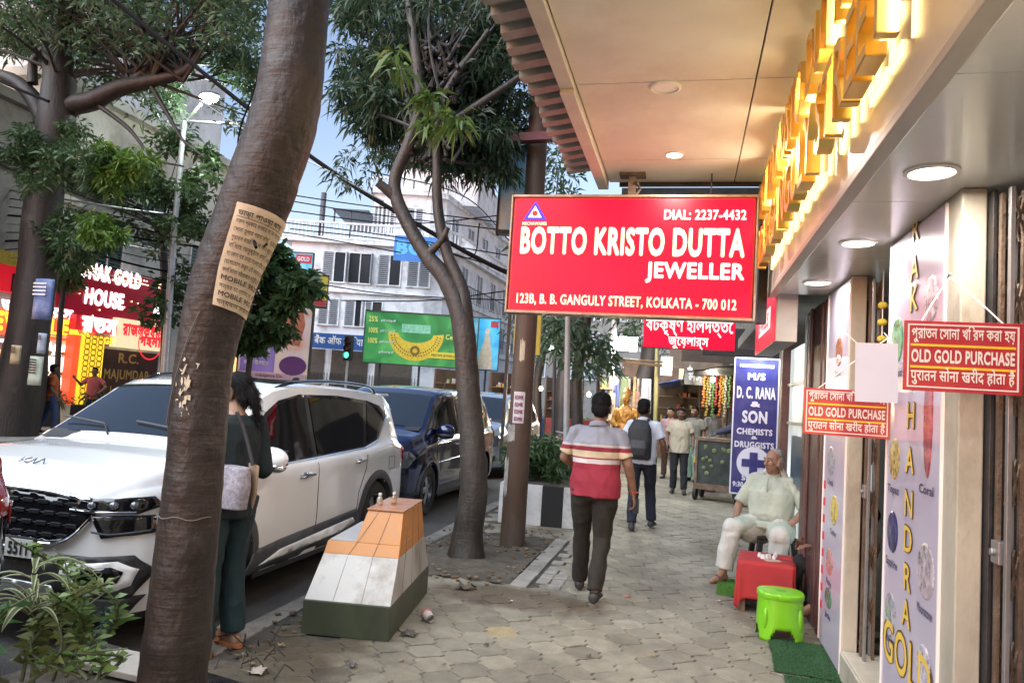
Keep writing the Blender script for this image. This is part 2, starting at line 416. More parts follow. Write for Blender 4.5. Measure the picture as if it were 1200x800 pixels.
# corrugated overhang: ribs across, seen from below
co=MB()
def _cor(u,v):
    y=-2.2+u*(YE+2.0);x=-.80-.19*v
    ph=y/.235*2*math.pi
    return (x-.012*math.sin(y*5)*v,y,ZC+.03+.038*max(-.8,min(.8,2.2*math.sin(ph)))-.03*v)
yy=-2.2;row=[]
while yy<YE-.2:
    for dy,hz in ((0,0),(.078,0),(.088,1),(.160,1)): row.append((yy+dy,hz))
    yy+=.170
co.v=[(x-.012*math.sin(y*7)*(v>0),y,ZC+.012+.036*hz-.03*v) for y,hz in row for x,v in ((-.80,0),(-.99,1))];co.f=[(2*i,2*i+1,2*i+3,2*i+2) for i in range(len(row)-1)];co.m=[0]*len(co.f)
jpart(co,'corrugated_edge',mat('corrugated_sheet',(.24,.24,.225),.5,.2,.3,6,.1,40,(.15,.1,.06),.5,4),thick=.004)
# end beam
jpart(MB().box(-.62,XF+.02,YE,YE+.03,ZC-.03,ZC+.16),'end_trim',M_STEELD)
# fascia with lower soffit
jpart(MB().box(XF,XF+.03,-2.2,YE,ZS,ZC+.02),'fascia',M_FASC,bevel=.003)
jpart(MB().box(XF-.004,XF+.055,-2.2,YE+.002,ZS-.035,ZS-.003),'fascia_lip',mat('lip',(.42,.37,.3),.4,0,.1,3),bevel=.004)
so_=MB()
for a,b in zip([-2.2,-.9,.9,2.1,3.35,4.6,YE],[-.9,.9,2.1,3.35,4.6,YE]): so_.box(XF+.06,1.62,a+.002,b-.002,ZS,ZS+.02)
jpart(so_,'lower_soffit',M_GLOSSW)
jpart(MB().box(XF+.03,1.62,YE-.03,YE,ZS+.021,ZC+.02).box(XF+.031,1.62,-2.2,YE-.031,ZC+.03,ZC+.16),'end_panel',M_FASC)
# two cream pillars
PIL=[(3.14,4.13),(5.10,5.88),(.9,1.9)]
for a,b in PIL:
    jpart(MB().box(1.0,1.088,a,b,-.05,ZS-.002),'pillar',M_CREAM,bevel=.006)
jpart(MB().box(1.0,1.62,4.14,5.09,-.05,.17).box(.985,1.0,4.16,5.07,-.05,.165),'step',M_MARBLE,bevel=.008)
jpart(MB().box(1.02,1.62,1.91,3.13,-.05,.17),'step',M_MARBLE,bevel=.008)
# recess between pillars: cream folding door leaves, dark gaps, collapsible gate bundles
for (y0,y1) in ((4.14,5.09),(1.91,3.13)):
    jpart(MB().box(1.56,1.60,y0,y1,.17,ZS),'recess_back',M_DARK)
d=MB();d.box(1.34,1.37,4.52,4.98,.18,2.48);jpart(d,'door_leaf',M_CREAMD,bevel=.004)
d=MB();d.box(1.24,1.27,4.42,4.47,.18,2.48);jpart(d,'door_post',M_CREAMD,bevel=.004)
d=MB();d.box(1.185,1.205,2.86,3.12,.18,2.48);jpart(d,'door_leaf',mat('grey_leaf',(.34,.35,.36),.45,.2,.2,3,.1,30,(.2,.18,.13),.5,2),bevel=.004)
d=MB();d.box(1.2,1.24,1.95,2.22,.18,2.48);jpart(d,'door_leaf',M_CREAMD,bevel=.004)
def gate(yc,x,n,nm,lab):
    g=empty('collapsible_gate',(x,yc,.17),0,lab,'gate')
    for k in range(n):
        mb=MB();yy=(k-(n-1)/2)*.042;xx=.028*((k%2)*2-1)
        mb.box(xx-.008,xx+.008,yy-.012,yy+.012,0,2.3)
        mb.build('bar',M_RUSTY if k%3 else M_STEEL,g,bevel=.002)
    mb=MB()
    for z in np.arange(.2,2.2,.32):
        for k in range(n-1):
            yy=(k-(n-1)/2)*.042;mb.bar((-.02,yy,z),(.03,yy+.042,z+.16),.006,.014)
            mb.bar((-.02,yy,z+.16),(.03,yy+.042,z),.006,.014)
    mb.build('lattice',M_RUSTY,g)
    mb=MB();mb.box(-.045,-.01,-.035,.035,.95,1.03);mb.lathe([(.012,-.03),(.014,-.025),(.014,.0),(.012,.005)],(-.03,.0,.99),12,axis='x',cap=True);mb.build('lock',M_STEEL,g,bevel=.003)
    return g
gate(5.0,1.12,4,'g','folded rusty collapsible gate between the two cream pillars')
gate(3.03,1.135,4,'g','folded rusty collapsible gate behind the larger old gold sign')
d=MB();d.box(1.12,1.16,2.76,2.80,.17,2.5);jpart(d,'gate_channel',M_STEELD,bevel=.004)
d=MB();d.box(1.092,1.11,3.10,3.15,.17,2.5);jpart(d,'gate_jamb',M_STEELD,bevel=.004)
# downlights
def downlight(x,y,z,r,pw,lab,group,col=(1,.93,.82),lit=True):
    t=empty('ceiling_light',(x,y,z),0,lab,'ceiling light',group)
    MB().lathe([(r*.98,.004),(r*1.18,.004),(r*1.2,-.006),(r*1.0,-.012),(r*.98,-.004)],n=28).build('rim',mat('white_plastic',(.75,.73,.68),.35),t,smooth=True)
    MB().lathe([(0,-.003),(r*.97,-.003)],n=28).build('diffuser',emis('lamp_glow',col,9) if lit else mat('white_plastic',(.75,.73,.68),.35),t)
    if lit:
        l=bpy.data.lights.new('ceiling_light','AREA');l.shape='DISK';l.size=r*1.8;l.energy=pw*LK;l.color=col
        o=bpy.data.objects.new('ceiling_light_lamp',l);COL.objects.link(o);o.parent=t;o.location=(0,0,-.02)
    return t
downlight(-.17,5.30,ZC,.055,13,'small lit round downlight in the canopy ceiling above the red jeweller sign','canopy ceiling lights')
downlight(-.20,4.15,ZC,.075,0,'unlit round downlight in the boarded canopy ceiling','canopy ceiling lights',lit=False)
for y,l in ((2.93,'lit downlight under the fascia, nearest the larger old gold sign'),(4.13,'lit downlight under the fascia, middle one of the bright row'),(5.4,'lit downlight at the far end of the bright fascia row'),(1.7,'lit downlight above the shop gate beside the camera')):
    downlight(.83,y,ZS,.078,6.8,l,'downlights under the fascia',(1,.96,.9))
# gold letters on the fascia
M_GOLD=mat('gold_letter',(.85,.62,.22),.3,1)
M_GLOW=emis('gold_glow',(1,.82,.36),1.2,(.8,.6,.2))
gs=empty('gold_letter_sign',(XF,4,2.96),0,'glowing golden raised letters in two rows along the shop fascia','shop sign')
def gold_row(s,z,size,y0,width):
    Mx=frame_M((-.11,y0-4,z-2.96),(0,-1,0),(0,0,1))
    lettering(s,size,.010,Mx,M_GOLD,gs,width=width,depth=.06)
    Mg=frame_M((-.013,y0-4,z-2.96),(0,-1,0),(0,0,1))
    lettering(s,size,.014,Mg,M_GLOW,gs,width=width,depth=.010,name='backlight')
gold_row('BOTTO KRISTO DUTTA JEWELLER',3.04,.42,5.9,4.9)
gold_row('123B GANGULY STREET',2.665,.40,5.8,3.75)
for y in (5.3,4.5,3.7,2.9,2.1):
    l=bpy.data.lights.new('sign_glow','AREA');l.shape='RECTANGLE';l.size=.6;l.size_y=.05;l.energy=3.2*LK;l.color=(1,.86,.6)
    o=bpy.data.objects.new('sign_glow_lamp',l);COL.objects.link(o);o.parent=gs;o.location=(-.05,y-4,0.02);o.rotation_euler=(0,R(90),0)
# ---------------------------------------------------------------- signs along the shops
M_RED=emis('sign_red',(.76,.001,.030),.82,(.14,.001,.006),.26,2.2)
M_CRM=emis('sign_letter',(1,.80,.52),.62,(.45,.38,.26))
M_WHT=emis('sign_white',(1,.88,.82),.62,(.45,.42,.4))
M_FRAME=mat('sign_frame',(.30,.24,.18),.45,.4,.3,9,.2,40,(.1,.06,.04),.5,5)
def ty(z): return z
s=empty('jeweller_sign',(-.495,5.7,2.74),0,'large red lit jeweller sign board with cream lettering hanging under the canopy','sign')
W,H=1.86,.915
MB().box(-W/2,W/2,0,.12,-H/2,H/2).build('cabinet',mat('sign_side',(.35,.03,.03),.5),s,bevel=.004)
MB().box(-W/2+.016,W/2-.016,-.006,-.001,-H/2+.016,H/2-.016).build('face',M_RED,s)
fr=MB();t=.018
fr.box(-W/2-.004,W/2+.004,-.02,.125,H/2-.002,H/2+t).box(-W/2-.004,W/2+.004,-.02,.125,-H/2-t,-H/2+.002).box(-W/2-t,-W/2-.005,-.02,.125,-H/2-t,H/2+t).box(W/2+.005,W/2+t,-.02,.125,-H/2-t,H/2+t)
fr.build('frame',M_FRAME,s,bevel=.003)
def L(txt,size,b,x,z,m,width=None,al='l',p=s,y=-.013,nm='lettering'): return lettering(txt,size,b,frame_M((x,y,z),(1,0,0),(0,0,1)),m,p,width=width,align=al,name=nm)
L('BOTTO KRISTO DUTTA',.285,.045,-.86,.01,M_CRM,1.72)
L('JEWELLER',.165,.04,.865,-.165,M_WHT,.71,'r')
L('DIAL: 2237-4432',.105,.03,.865,.285,M_WHT,.61,'r')
L('123B, B. B. GANGULY STREET, KOLKATA - 700 012',.108,.03,-.87,-.395,M_CRM,1.69)
lg=MB();C=(-.75,.345)
lg.prism([(C[0]-.095,C[1]-.075),(C[0]+.095,C[1]-.075),(C[0],C[1]+.08)],'y',-.014,-.008);lg.build('logo',emis('logo_blue',(.03,.03,.45),.8),s)
MB().prism([(C[0]-.055,C[1]-.055),(C[0]+.055,C[1]-.055),(C[0],C[1]+.04)],'y',-.018,-.0145).build('logo',M_WHT,s)
MB().lathe([(0,-.022),(.022,-.022),(.022,-.0185)],(C[0],0,C[1]-.022),16,axis='y').build('logo',emis('logo_red',(.6,.02,.01),.8),s)
L('NECHAWARES',.036,.03,C[0]-.1,C[1]-.115,M_CRM,.2)
br=MB();br.box(-.03,.03,.03,.09,H/2+t,H/2+.24).box(-.1,.1,.0,.12,H/2+.18,H/2+.21).tube([(0,.06,H/2+.1),(.04,.0,H/2+.13),(.06,.06,H/2+.08),(.03,.02,H/2+.02)],.012)
br.build('bracket',M_RUSTY,s)
for q_ in (-.6,.6): MB().tube([(q_,.06,H/2),(q_,.06,H/2+.25)],.006).build('hanger',M_STEELD,s)
rl=bpy.data.lights.new('jeweller_sign','AREA');rl.shape='RECTANGLE';rl.size=W;rl.size_y=H;rl.energy=3*LK;rl.color=(1,.12,.12)
ro=bpy.data.objects.new('jeweller_sign_lamp',rl);COL.objects.link(ro);ro.parent=s;ro.location=(0,-.04,0);ro.rotation_euler=(R(90),0,0)
# second red sign behind
s2=empty('bengali_sign',(-.02,9.0,2.47),0,'smaller red sign with white Bengali lettering half hidden behind the jeweller sign','sign')
MB().box(-.53,.53,0,.12,-.175,.33).build('cabinet',mat('sign_side',(.35,.03,.03),.5),s2,bevel=.004)
MB().box(-.525,.525,-.006,-.001,-.17,.325).build('face',M_RED,s2)
L('বটকৃষ্ণ হালদত্তে',.21,.02,-.5,.03,M_WHT,1.0,p=s2)
L('জুেয়লার্স',.15,.02,0,-.135,M_WHT,.46,'c',p=s2)
for q_ in (-.385,.385): MB().box(q_-.015,q_+.015,.03,.06,.33,.9).build('hanger',M_STEELD,s2)
# old gold purchase boards
M_OGR=mat('board_red',(.42,.028,.045),.3,0,.12,6,0,1,(.5,.09,.03),.35,6,coat=.4)
M_OGW=mat('board_white',(.75,.70,.66),.5)
M_OGY=mat('board_yellow',(.85,.55,.02),.5)
def gold_board(x0,x1,Y,z0,z1,lab,rz,hook):
    W=x1-x0;H=z1-z0
    o=empty('gold_purchase_board',((x0+x1)/2,Y,(z0+z1)/2),rz,lab,'sign')
    MB().box(-W/2,W/2,0,.006,-H/2,H/2).build('panel',M_OGR,o,bevel=.001)
    f=MB();e=.012;q=.005;yy=(-.0032,-.0005)
    f.box(-W/2+e,W/2-e,*yy,H/2-e-q,H/2-e).box(-W/2+e,W/2-e,*yy,-H/2+e,-H/2+e+q).box(-W/2+e,-W/2+e+q,*yy,-H/2+e+q,H/2-e-q).box(W/2-e-q,W/2-e,*yy,-H/2+e+q,H/2-e-q)
    f.build('border',M_OGW,o)
    MB().box(-W/2+.022,W/2-.022,*yy,.034,.042).box(-W/2+.022,W/2-.022,*yy,-.044,-.036).build('rule',M_OGY,o)
    for t,sz,b,z in (('পুরাতন েসানা খিরদ করা হয়',.054,.022,.062),('OLD GOLD PURCHASE',.062,.035,-.022),('पुरातन सोना खरीद होता है',.054,.022,-.088)):
        L(t,sz,b,-W/2+.024,z,M_OGW,W-.048,p=o,y=-.004)
    for k in (-1,1): MB().tube([(k*W*.36,.003,H/2-.01),(hook[0]*.5+k*W*.18,.003+hook[1]*.5,H/2+hook[2]*.5),(hook[0],hook[1],H/2+hook[2])],.0025,5).build('hanging_wire',M_OGW,o)
    MB().tube([(hook[0],hook[1]-.005,H/2+hook[2]+.012),(hook[0],hook[1]+.02,H/2+hook[2])],.006,6).build('hook',M_STEEL,o)
    return o
gold_board(.745,1.12,2.9,1.715,1.965,'larger red old gold purchase board hanging by wires from the near cream pillar',R(-1),(.02,.22,.2))
gold_board(.58,.985,4.05,1.51,1.745,'smaller red old gold purchase board partly behind the blank white sheet',R(-3),(.2,.09,.28))
bs=MB().box(-.095,.095,0,.004,-.14,.14).build('blank_sheet',mat('white_sheet',(.52,.53,.60),.4,0,.04,4),None)
bs.location=(.865,3.82,1.825);bs.rotation_euler=(0,R(-1),R(4));tag(bs,'blank white plastic sheet hung over the corner of the smaller old gold board','sheet')
MB().tube([(-.08,.002,.13),(-.14,.05,.2)],.002,5).tube([(.08,.002,.13),(.12,.28,.22)],.002,5).build('string',M_OGW,bs)
# pillar banners
M_BAN=mat('banner_vinyl',(.50,.46,.58),.28,0,.06,2,0,1,(.55,.40,.50),.5,1.5,coat=.5)
def gem(o,y,z,w,h,col,name,txt,lab):
    m=mat('gem_'+name,col,.3,0,.75,34,0,1,[min(1,c*2.2+.1) for c in col],.7,16,coat=.4)
    MB().lathe([(0,-.0095),(.92,-.008),(1,-.0045)],n=28,axis='x',sx=w/2,sy=h/2).xf(Matrix.Translation((0,y,z))).build('gem_print',m,o)
    lettering(txt,.055,.022,frame_M((-.0075,y,z-h/2-.065),(0,-1,0),(0,0,1)),mat('print_ink',(.06,.05,.12),.6),o,width=min(.2,.04*len(txt)+.02),align='c')
def banner(y0,y1,lab,letters,zt):
    yc=(y0+y1)/2;o=empty('gemstone_banner',(.997,yc,0),0,lab,'banner')
    MB().box(-.004,0,y0-yc,y1-yc,.02,zt).build('sheet',M_BAN,o)
    MB().box(-.01,.002,y1-yc+.001,y1-yc+.012,.02,zt).box(-.01,.002,y0-yc-.012,y0-yc-.001,.02,zt).build('edge_strip',M_OGW,o)
    return o
GY=mat('gold_print',(.75,.52,.08),.4);GK=mat('gold_outline',(.13,.08,.02),.5)
b1=banner(3.30,4.12,'tall lilac gemstone banner with gold vertical lettering on the near cream pillar','',2.5)
def bl(o,ch,z,size,sq=1.15):
    for (b,m,x,) in ((.05,GK,-.0065),(.015,GY,-.0095)):
        lettering(ch,size,b,frame_M((x,0,z),(0,-1,0),(0,0,1)),m,o,align='c',squash=sq)
for ch,v in zip('RAKACHANDRA',(268,312,348,395,441,487,541,594,638,685,730)):
    z=on_x(1077,v,1.0).z;bl(b1,ch,z-.055,.16)
bl(b1,'GOLD',on_x(1066,800,1.0).z,.26,1.0)
for (y,z,w,h,c,nm,tx) in ((.27,2.0,.2,.23,(.05,.28,.14),'emerald','Emerald'),(-.24,2.13,.2,.2,(.35,.37,.42),'diamond','Diamond'),(-.24,1.62,.12,.5,(.30,.05,.07),'coral','Coral'),(.27,1.42,.19,.20,(.45,.32,.10),'topaz','Topaz'),(.27,1.07,.19,.2,(.025,.02,.12),'sapphire','Sapphire'),(-.25,.99,.24,.23,(.38,.33,.37),'moonstone','Moonstone'),(.27,.70,.18,.17,(.28,.28,.33),'whitetopaz','White Topaz'),(-.25,.60,.19,.19,(.50,.46,.54),'pearl','Pearl')):
    gem(b1,y,z,w,h,c,nm,tx,'')
b2=banner(5.12,5.86,'lilac gemstone banner with red checked edge on the farther cream pillar','',2.5)
for (y,z,w,h,c,nm,tx) in ((-.05,2.05,.24,.2,(.30,.10,.05),'garnet','Garnet'),(.1,1.68,.26,.22,(.06,.04,.28),'amethyst','Amethyst'),(.1,1.3,.26,.2,(.30,.30,.36),'crystal','Crystal'),(-.05,.98,.24,.2,(.55,.38,.03),'citrine','Citrine'),(.05,.62,.24,.18,(.5,.22,.2),'ruby','Ruby'),(.05,.38,.24,.14,(.06,.2,.15),'jade','Jade')):
    gem(b2,y,z,w,h,c,nm,tx,'')
mb=MB()
for k in range(16):
    if k%2==0: MB().box(-.0075,-.0045,.28,.34,.25+k*.06,.305+k*.06).build('red_check',mat('check_red',(.55,.03,.05),.5),b2)
# garland of yellow flowers in the doorway
g=MB()
for k in range(3): g.ball((0,0,-.1-.1*k),(.028,.028,.022),10)
ga=g.build('flower_garland',mat('marigold',(.65,.48,.05),.8,0,.4,60,.6,80),None);ga.location=(1.1,4.75,2.38);tag(ga,'small yellow marigold garland hanging by the folded collapsible gate','garland')
MB().tube([(0,0,.12),(0,0,-.36)],.003,5).build('thread',M_OGW,ga)
# small red box sign and the next shops
s3=empty('box_sign',(.64,6.9,2.36),0,'small red projecting box sign with grey end below the fascia','sign')
MB().box(0,.16,-.85,.85,-.2,.28).build('cabinet',mat('box_grey',(.38,.37,.34),.5,0,.2,4),s3,bevel=.005)
MB().box(-.006,-.001,-.84,.84,-.19,.27).build('face',M_RED,s3)
MB().box(-.010,-.0065,-.5,.5,-.06,.12).build('face_panel',M_WHT,s3)
lettering('JEWELS',.16,.04,frame_M((-.016,.45,-.03),(0,-1,0),(0,0,1)),M_RED,s3,width=.9)
# chemist sign
s4=empty('chemist_sign',(1.125,13.2,1.37),0,'tall blue chemists and druggists board standing beyond the seated man','sign')
M_BLU=mat('sign_blue',(.028,.032,.17),.4,0,.2,4,0,1,(.09,.09,.16),.5,2)
M_LIL=mat('sign_lilac',(.60,.60,.70),.5)
W,H=.70,2.26
MB().box(-W/2,W/2,0,.05,-H/2,H/2).build('panel',M_BLU,s4,bevel=.003)
f=MB();f.box(-W/2-.015,W/2+.015,-.012,.055,H/2,H/2+.02).box(-W/2-.015,W/2+.015,-.012,.055,-H/2-.02,-H/2).box(-W/2-.02,-W/2,-.012,.055,-H/2,H/2).box(W/2,W/2+.02,-.012,.055,-H/2,H/2);f.build('frame',M_LIL,s4)
for t,sz,wd,z in (('PHARMACEUTICALS',.075,.56,.99),('M/S',.16,.30,.78),('D. C. RANA',.26,.63,.47),('&',.12,.16,.33),('SON',.27,.42,.06),('CHEMISTS',.135,.58,-.14),('&',.07,.1,-.215),('DRUGGISTS',.135,.64,-.36),('SHOP',.115,.36,-1.03+.12)):
    L(t,sz,.045,0,z,M_LIL,wd,'c',p=s4,y=-.008)
L('9:30 am - 9 pm',.11,.045,-.32,-1.02,M_LIL,.62,p=s4,y=-.008)
MB().lathe([(0,-.008),(.27,-.008),(.27,-.001)],(0,0,-.62),32,axis='y').build('roundel',M_LIL,s4)
MB().box(-.065,.065,-.014,-.009,-.80,-.44).box(-.19,-.066,-.014,-.009,-.685,-.555).box(.066,.19,-.014,-.009,-.685,-.555).build('cross',M_BLU,s4)
MB().box(-.3,-.25,.05,.3,-H/2-.12,.5).box(.25,.3,.05,.3,-H/2-.12,.5).build('stand',M_STEELD,s4)
# ---------------------------------------------------------------- trees
def barkmat(name,c1,c2,st=(1,1,.18),scale=9):
    m=mat(name,c1,.55,0,.5,scale,.4,36,c2,.8,3.0,stretch=st)
    n=m.node_tree;b=n.nodes['Principled BSDF'];src=b.inputs['Base Color'].links[0].from_socket;tc=n.nodes.new('ShaderNodeTexCoord')
    def layer(src,st,sc,lo,hi,c):
        mp=n.nodes.new('ShaderNodeMapping');mp.inputs['Scale'].default_value=st;n.links.new(tc.outputs['Object'],mp.inputs[0])
        t=n.nodes.new('ShaderNodeTexNoise');t.inputs['Scale'].default_value=sc;t.inputs['Detail'].default_value=6;n.links.new(mp.outputs[0],t.inputs[0])
        mr=n.nodes.new('ShaderNodeMapRange');mr.inputs[1].default_value=lo;mr.inputs[2].default_value=hi;n.links.new(t.outputs['Fac'],mr.inputs[0])
        x=n.nodes.new('ShaderNodeMix');x.data_type='RGBA';n.links.new(mr.outputs[0],x.inputs[0]);n.links.new(src,x.inputs[6]);x.inputs[7].default_value=(*c,1);return x.outputs[2],t
    s1,_=layer(src,(1,1,.12),9,.52,.72,[c*.35 for c in c1])          # dark rain streaks
    s2,t2=layer(s1,(1,1,9),7,.62,.74,[min(1,c*1.45) for c in c1])      # pale lenticel rings
    s3,_=layer(s2,(1,1,.6),3.2,.64,.70,[c1[0]*1.6,c1[1]*1.75,c1[2]*1.8]) # lichen patches
    n.links.new(s3,b.inputs['Base Color'])
    bp=[q for q in n.nodes if q.type=='BUMP'][0];b2=n.nodes.new('ShaderNodeBump');b2.inputs['Strength'].default_value=.35;b2.inputs['Distance'].default_value=.01
    n.links.new(t2.outputs['Fac'],b2.inputs['Height']);n.links.new(bp.outputs[0],b2.inputs['Normal']);n.links.new(b2.outputs[0],b.inputs['Normal']);return m
M_BARK=barkmat('bark_brown',(.024,.014,.0092),(.009,.007,.0062),(1,1,.55),9)
M_BARKD=barkmat('bark_dark',(.026,.020,.017),(.012,.010,.009))
M_BARKG=barkmat('bark_grey',(.13,.11,.085),(.06,.05,.04))
def spline(P,rad,k=8):
    P=[Vector(p) for p in P];out=[];ro=[]
    for i in range(len(P)-1):
        a,b=P[i],P[i+1];p0=P[i-1] if i else a*2-b;p3=P[i+2] if i+2<len(P) else b*2-a
        for j in range(k):
            t=j/k;out.append(.5*((2*a)+(b-p0)*t+(2*p0-5*a+4*b-p3)*t*t+(3*a-p0-3*b+p3)*t*t*t));ro.append(rad[i]+(rad[i+1]-rad[i])*t)
    out.append(P[-1]);ro.append(rad[-1]);return out,ro
def limb(mb,P,rad,n=14,k=8,rough=.06,fr=3.0,m=0,knots=()):
    Q,r=spline(P,rad,k);b=len(mb.v);mb.tube(Q,r,n,m)
    for i in range(len(Q)):
        for j in range(n):
            q=b+i*n+j;p=Vector(mb.v[q]);d=p-Q[i]
            s=1+rough*(noise.noise(Vector((p.x*fr,p.y*fr,p.z*fr*.5)))+.5*noise.noise(p*fr*4))
            for kz,ka,ks,kh in knots:
                da=(math.atan2(d.y,d.x)-ka+math.pi)%(2*math.pi)-math.pi;e=((p.z-kz)/ks)**2+(da*d.length/ks)**2
                if e<6: s+=(kh*math.exp(-e)-.55*kh*math.exp(-e*6))/max(.02,d.length)
            mb.v[q]=tuple(Q[i]+d*s)
    return Q,r
rng=np.random.default_rng(5)
def leaf_quads(C,Dn,ln,wd,droop=.25):
    """bent leaf blades: centres C (n,3), directions Dn (n,3)"""
    n=len(C);Dn=Dn/np.linalg.norm(Dn,axis=1,keepdims=True)
    s=np.cross(Dn,rng.normal(size=(n,3)));s/=np.linalg.norm(s,axis=1,keepdims=True)+1e-9
    l=ln*rng.lognormal(-.05,.28,(n,1));w=wd*rng.uniform(.7,1.2,(n,1))
    a=C;b=C+Dn*l*.5+s*w*.5;c=C+Dn*l+np.array([0,0,-1])*l*droop;d=C+Dn*l*.5-s*w*.5
    return np.stack([a,b,c,d],1).reshape(-1,3)
def quads_obj(name,V,m,parent):
    me=bpy.data.meshes.new(name);n=len(V)//4
    me.vertices.add(n*4);me.vertices.foreach_set('co',V.astype(np.float32).ravel())
    me.loops.add(n*4);me.loops.foreach_set('vertex_index',np.arange(n*4,dtype=np.int32))
    me.polygons.add(n);me.polygons.foreach_set('loop_start',np.arange(0,n*4,4,dtype=np.int32))
    me.update(calc_edges=True);me.materials.append(m)
    o=bpy.data.objects.new(name,me);COL.objects.link(o);o.parent=parent;return o
def crown_leaves(clusters,per,ln,wd,droop=.25,down=0,sub=9,sz=.28):
    """clusters of (centre, radius): tufts spread unevenly over each cluster, leaves spread round each tuft"""
    out=[]
    for (c,r) in clusters:
        c=np.array(c);nt=max(3,int(sub));nl=max(4,int(per/nt))
        d=rng.normal(size=(nt,3));d/=np.linalg.norm(d,axis=1,keepdims=True)
        T=c+d*(r*rng.uniform(.25,1.0,(nt,1))**.6)*np.array([1,1,.8])
        for t in T:
            k=int(nl*rng.uniform(.5,1.5))
            dd=rng.normal(size=(k,3));dd/=np.linalg.norm(dd,axis=1,keepdims=True)
            dd[:,2]=dd[:,2]*.6-down
            P=t+dd*sz*rng.uniform(.05,.9,(k,1))*r
            out.append(leaf_quads(P,dd+rng.normal(size=(k,3))*.4,ln,wd,droop))
    return np.concatenate(out)
def twigs(mb,base,clusters,r0=.02,every=1):
    for i,(c,r) in enumerate(clusters):
        if i%every:continue
        b=Vector(base(i) if callable(base) else base);c=Vector(c);mid=(b+c)/2+Vector((random.uniform(-.2,.2),random.uniform(-.2,.2),random.uniform(-.1,.25)))
        Q,rr=spline([b,mid,c],[r0*1.6,r0,r0*.3],5);mb.tube(Q,rr,6)
L_DARK=leafmat('leaf_dark',(.020,.046,.022),(.050,.095,.038))
L_MID=leafmat('leaf_mid',(.028,.065,.024),(.07,.125,.042))
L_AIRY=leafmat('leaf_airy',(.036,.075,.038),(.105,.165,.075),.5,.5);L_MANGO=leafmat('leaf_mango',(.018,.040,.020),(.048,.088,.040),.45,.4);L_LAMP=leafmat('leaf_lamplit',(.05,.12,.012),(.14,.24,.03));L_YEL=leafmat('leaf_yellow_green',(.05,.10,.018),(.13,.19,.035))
# --- street tree trunk close to the camera
t=empty('street_tree',(-1.92,2.65,0),0,'big brown leaning street tree trunk with a Bengali leaflet pasted on it','tree')
TP=[(-1.925,2.65,-.05),(-1.92,2.65,.46),(-1.915,2.65,.92),(-1.915,2.65,1.26),(-1.915,2.65,1.67),(-1.865,2.65,1.99),(-1.75,2.65,2.31),(-1.655,2.65,2.67),(-1.63,2.65,2.95),(-1.63,2.65,3.3),(-1.66,2.7,3.9),(-1.9,2.8,4.8)]
TR=[.150,.126,.116,.111,.112,.126,.140,.134,.124,.118,.11,.09]
TP=[Vector(p) for p in TP]
def local(P,o): return [Vector(p)-Vector(o.location) for p in P]
mb=MB();TQ,TRR=limb(mb,local(TP,t),TR,64,26,.05,5,knots=[(random.uniform(.3,3.1),R(-54+random.uniform(-75,75)),random.uniform(.03,.075),random.uniform(.006,.015)) for _ in range(10)])
mb.build('trunk',M_BARK,t,smooth=80)
bc=MB();limb(bc,local([TP[-2],(-1.2,2.6,4.5),(-.6,3.2,5.4)],t),[.09,.06,.03],10)
limb(bc,local([TP[-1],(-2.4,3.0,5.6),(-3.0,3.4,6.4)],t),[.085,.06,.03],10)
bc.build('branch',M_BARK,t,smooth=80)
cl=[((random.gauss(-1.6,1.0)+1.92,random.gauss(2.9,1.0)-2.65,random.uniform(5.6,7.2)),.7) for _ in range(6)]
quads_obj('crown',crown_leaves(cl,200,.17,.06,.3,.3),L_DARK,t)
def wrap(u0,u1,z,off):
    """a point on the trunk: u = angle towards the street side, z = height along the axis"""
    pass
def trunk_pt(ang,z,off):
    i=min(range(len(TQ)),key=lambda k:abs(TQ[k].z-z));i=min(max(i,1),len(TQ)-2)
    a,b=(TQ[i],TQ[i+1]) if TQ[i].z<=z else (TQ[i-1],TQ[i]);f=(z-a.z)/max(1e-6,b.z-a.z);f=max(0,min(1,f))
    i0=i if TQ[i].z<=z else i-1
    c=a+(b-a)*f;r=TRR[i0]+(TRR[i0+1]-TRR[i0])*f
    return c+Vector((math.cos(ang),-math.sin(ang),0))*(r*1.035+off)
# leaflet
lf=empty('pasted_leaflet',t.location,0,'cream paper leaflet in dense Bengali print pasted round the tree trunk','leaflet')
def sheet(u,v,off): # u along the width 0..1, v up 0..1 ; the sheet leans with the trunk
    z=1.885+.40*v-.045*u
    a=R(lerp(lerp(60,80,v),-26,u))
    return trunk_pt(a,z,off)
g=MB();g.grid(lambda u,v:sheet(u,v,.006+.006*abs(noise.noise(Vector((u*3,v*4,0))))),24,36)
g.build('paper',mat('old_paper',(.62,.51,.36),.8,0,.15,14,.1,60,(.26,.18,.10),.5,5),lf,smooth=True)
ink=MB()
lines=['ভাড়া পাওয়া যায়','সকল প্রকার কাজের লোক পাওয়া যায়','েসানা রূপার গহনা তৈরি ও েমরামত','পুরাতন বাড়ি ঘর দোকান কেনা বেচা','বিবাহ অনুষ্ঠান বাড়ি ভাড়া','দোকান ঘর ভাড়া দেওয়া হইবে সত্বর','েযাগােযাগ করুন এই নম্বের সকাল','কলিকাতা বউবাজার স্ট্রীট নিকটে','MOBILE 98300','সত্বর যোগাযোগ করুন','MOBILE 90510','ধন্যবাদ সকলকে']
for i,l in enumerate(lines):
    V,F,wd=text_geo(l,.028 if i in(0,8,10) else .012)
    v0=.93-i*.078;hh=.050 if i in(0,8,10) else .042
    wmax=.86 if i!=0 else .7
    sc=min(wmax/wd,.075 if i in (0,8,10) else .06) if False else wmax/wd
    ink.add([sheet(.07+p[0]*sc,v0+p[1]*hh/.75-.045,.0165+p[2]*.01) for p in V],F)
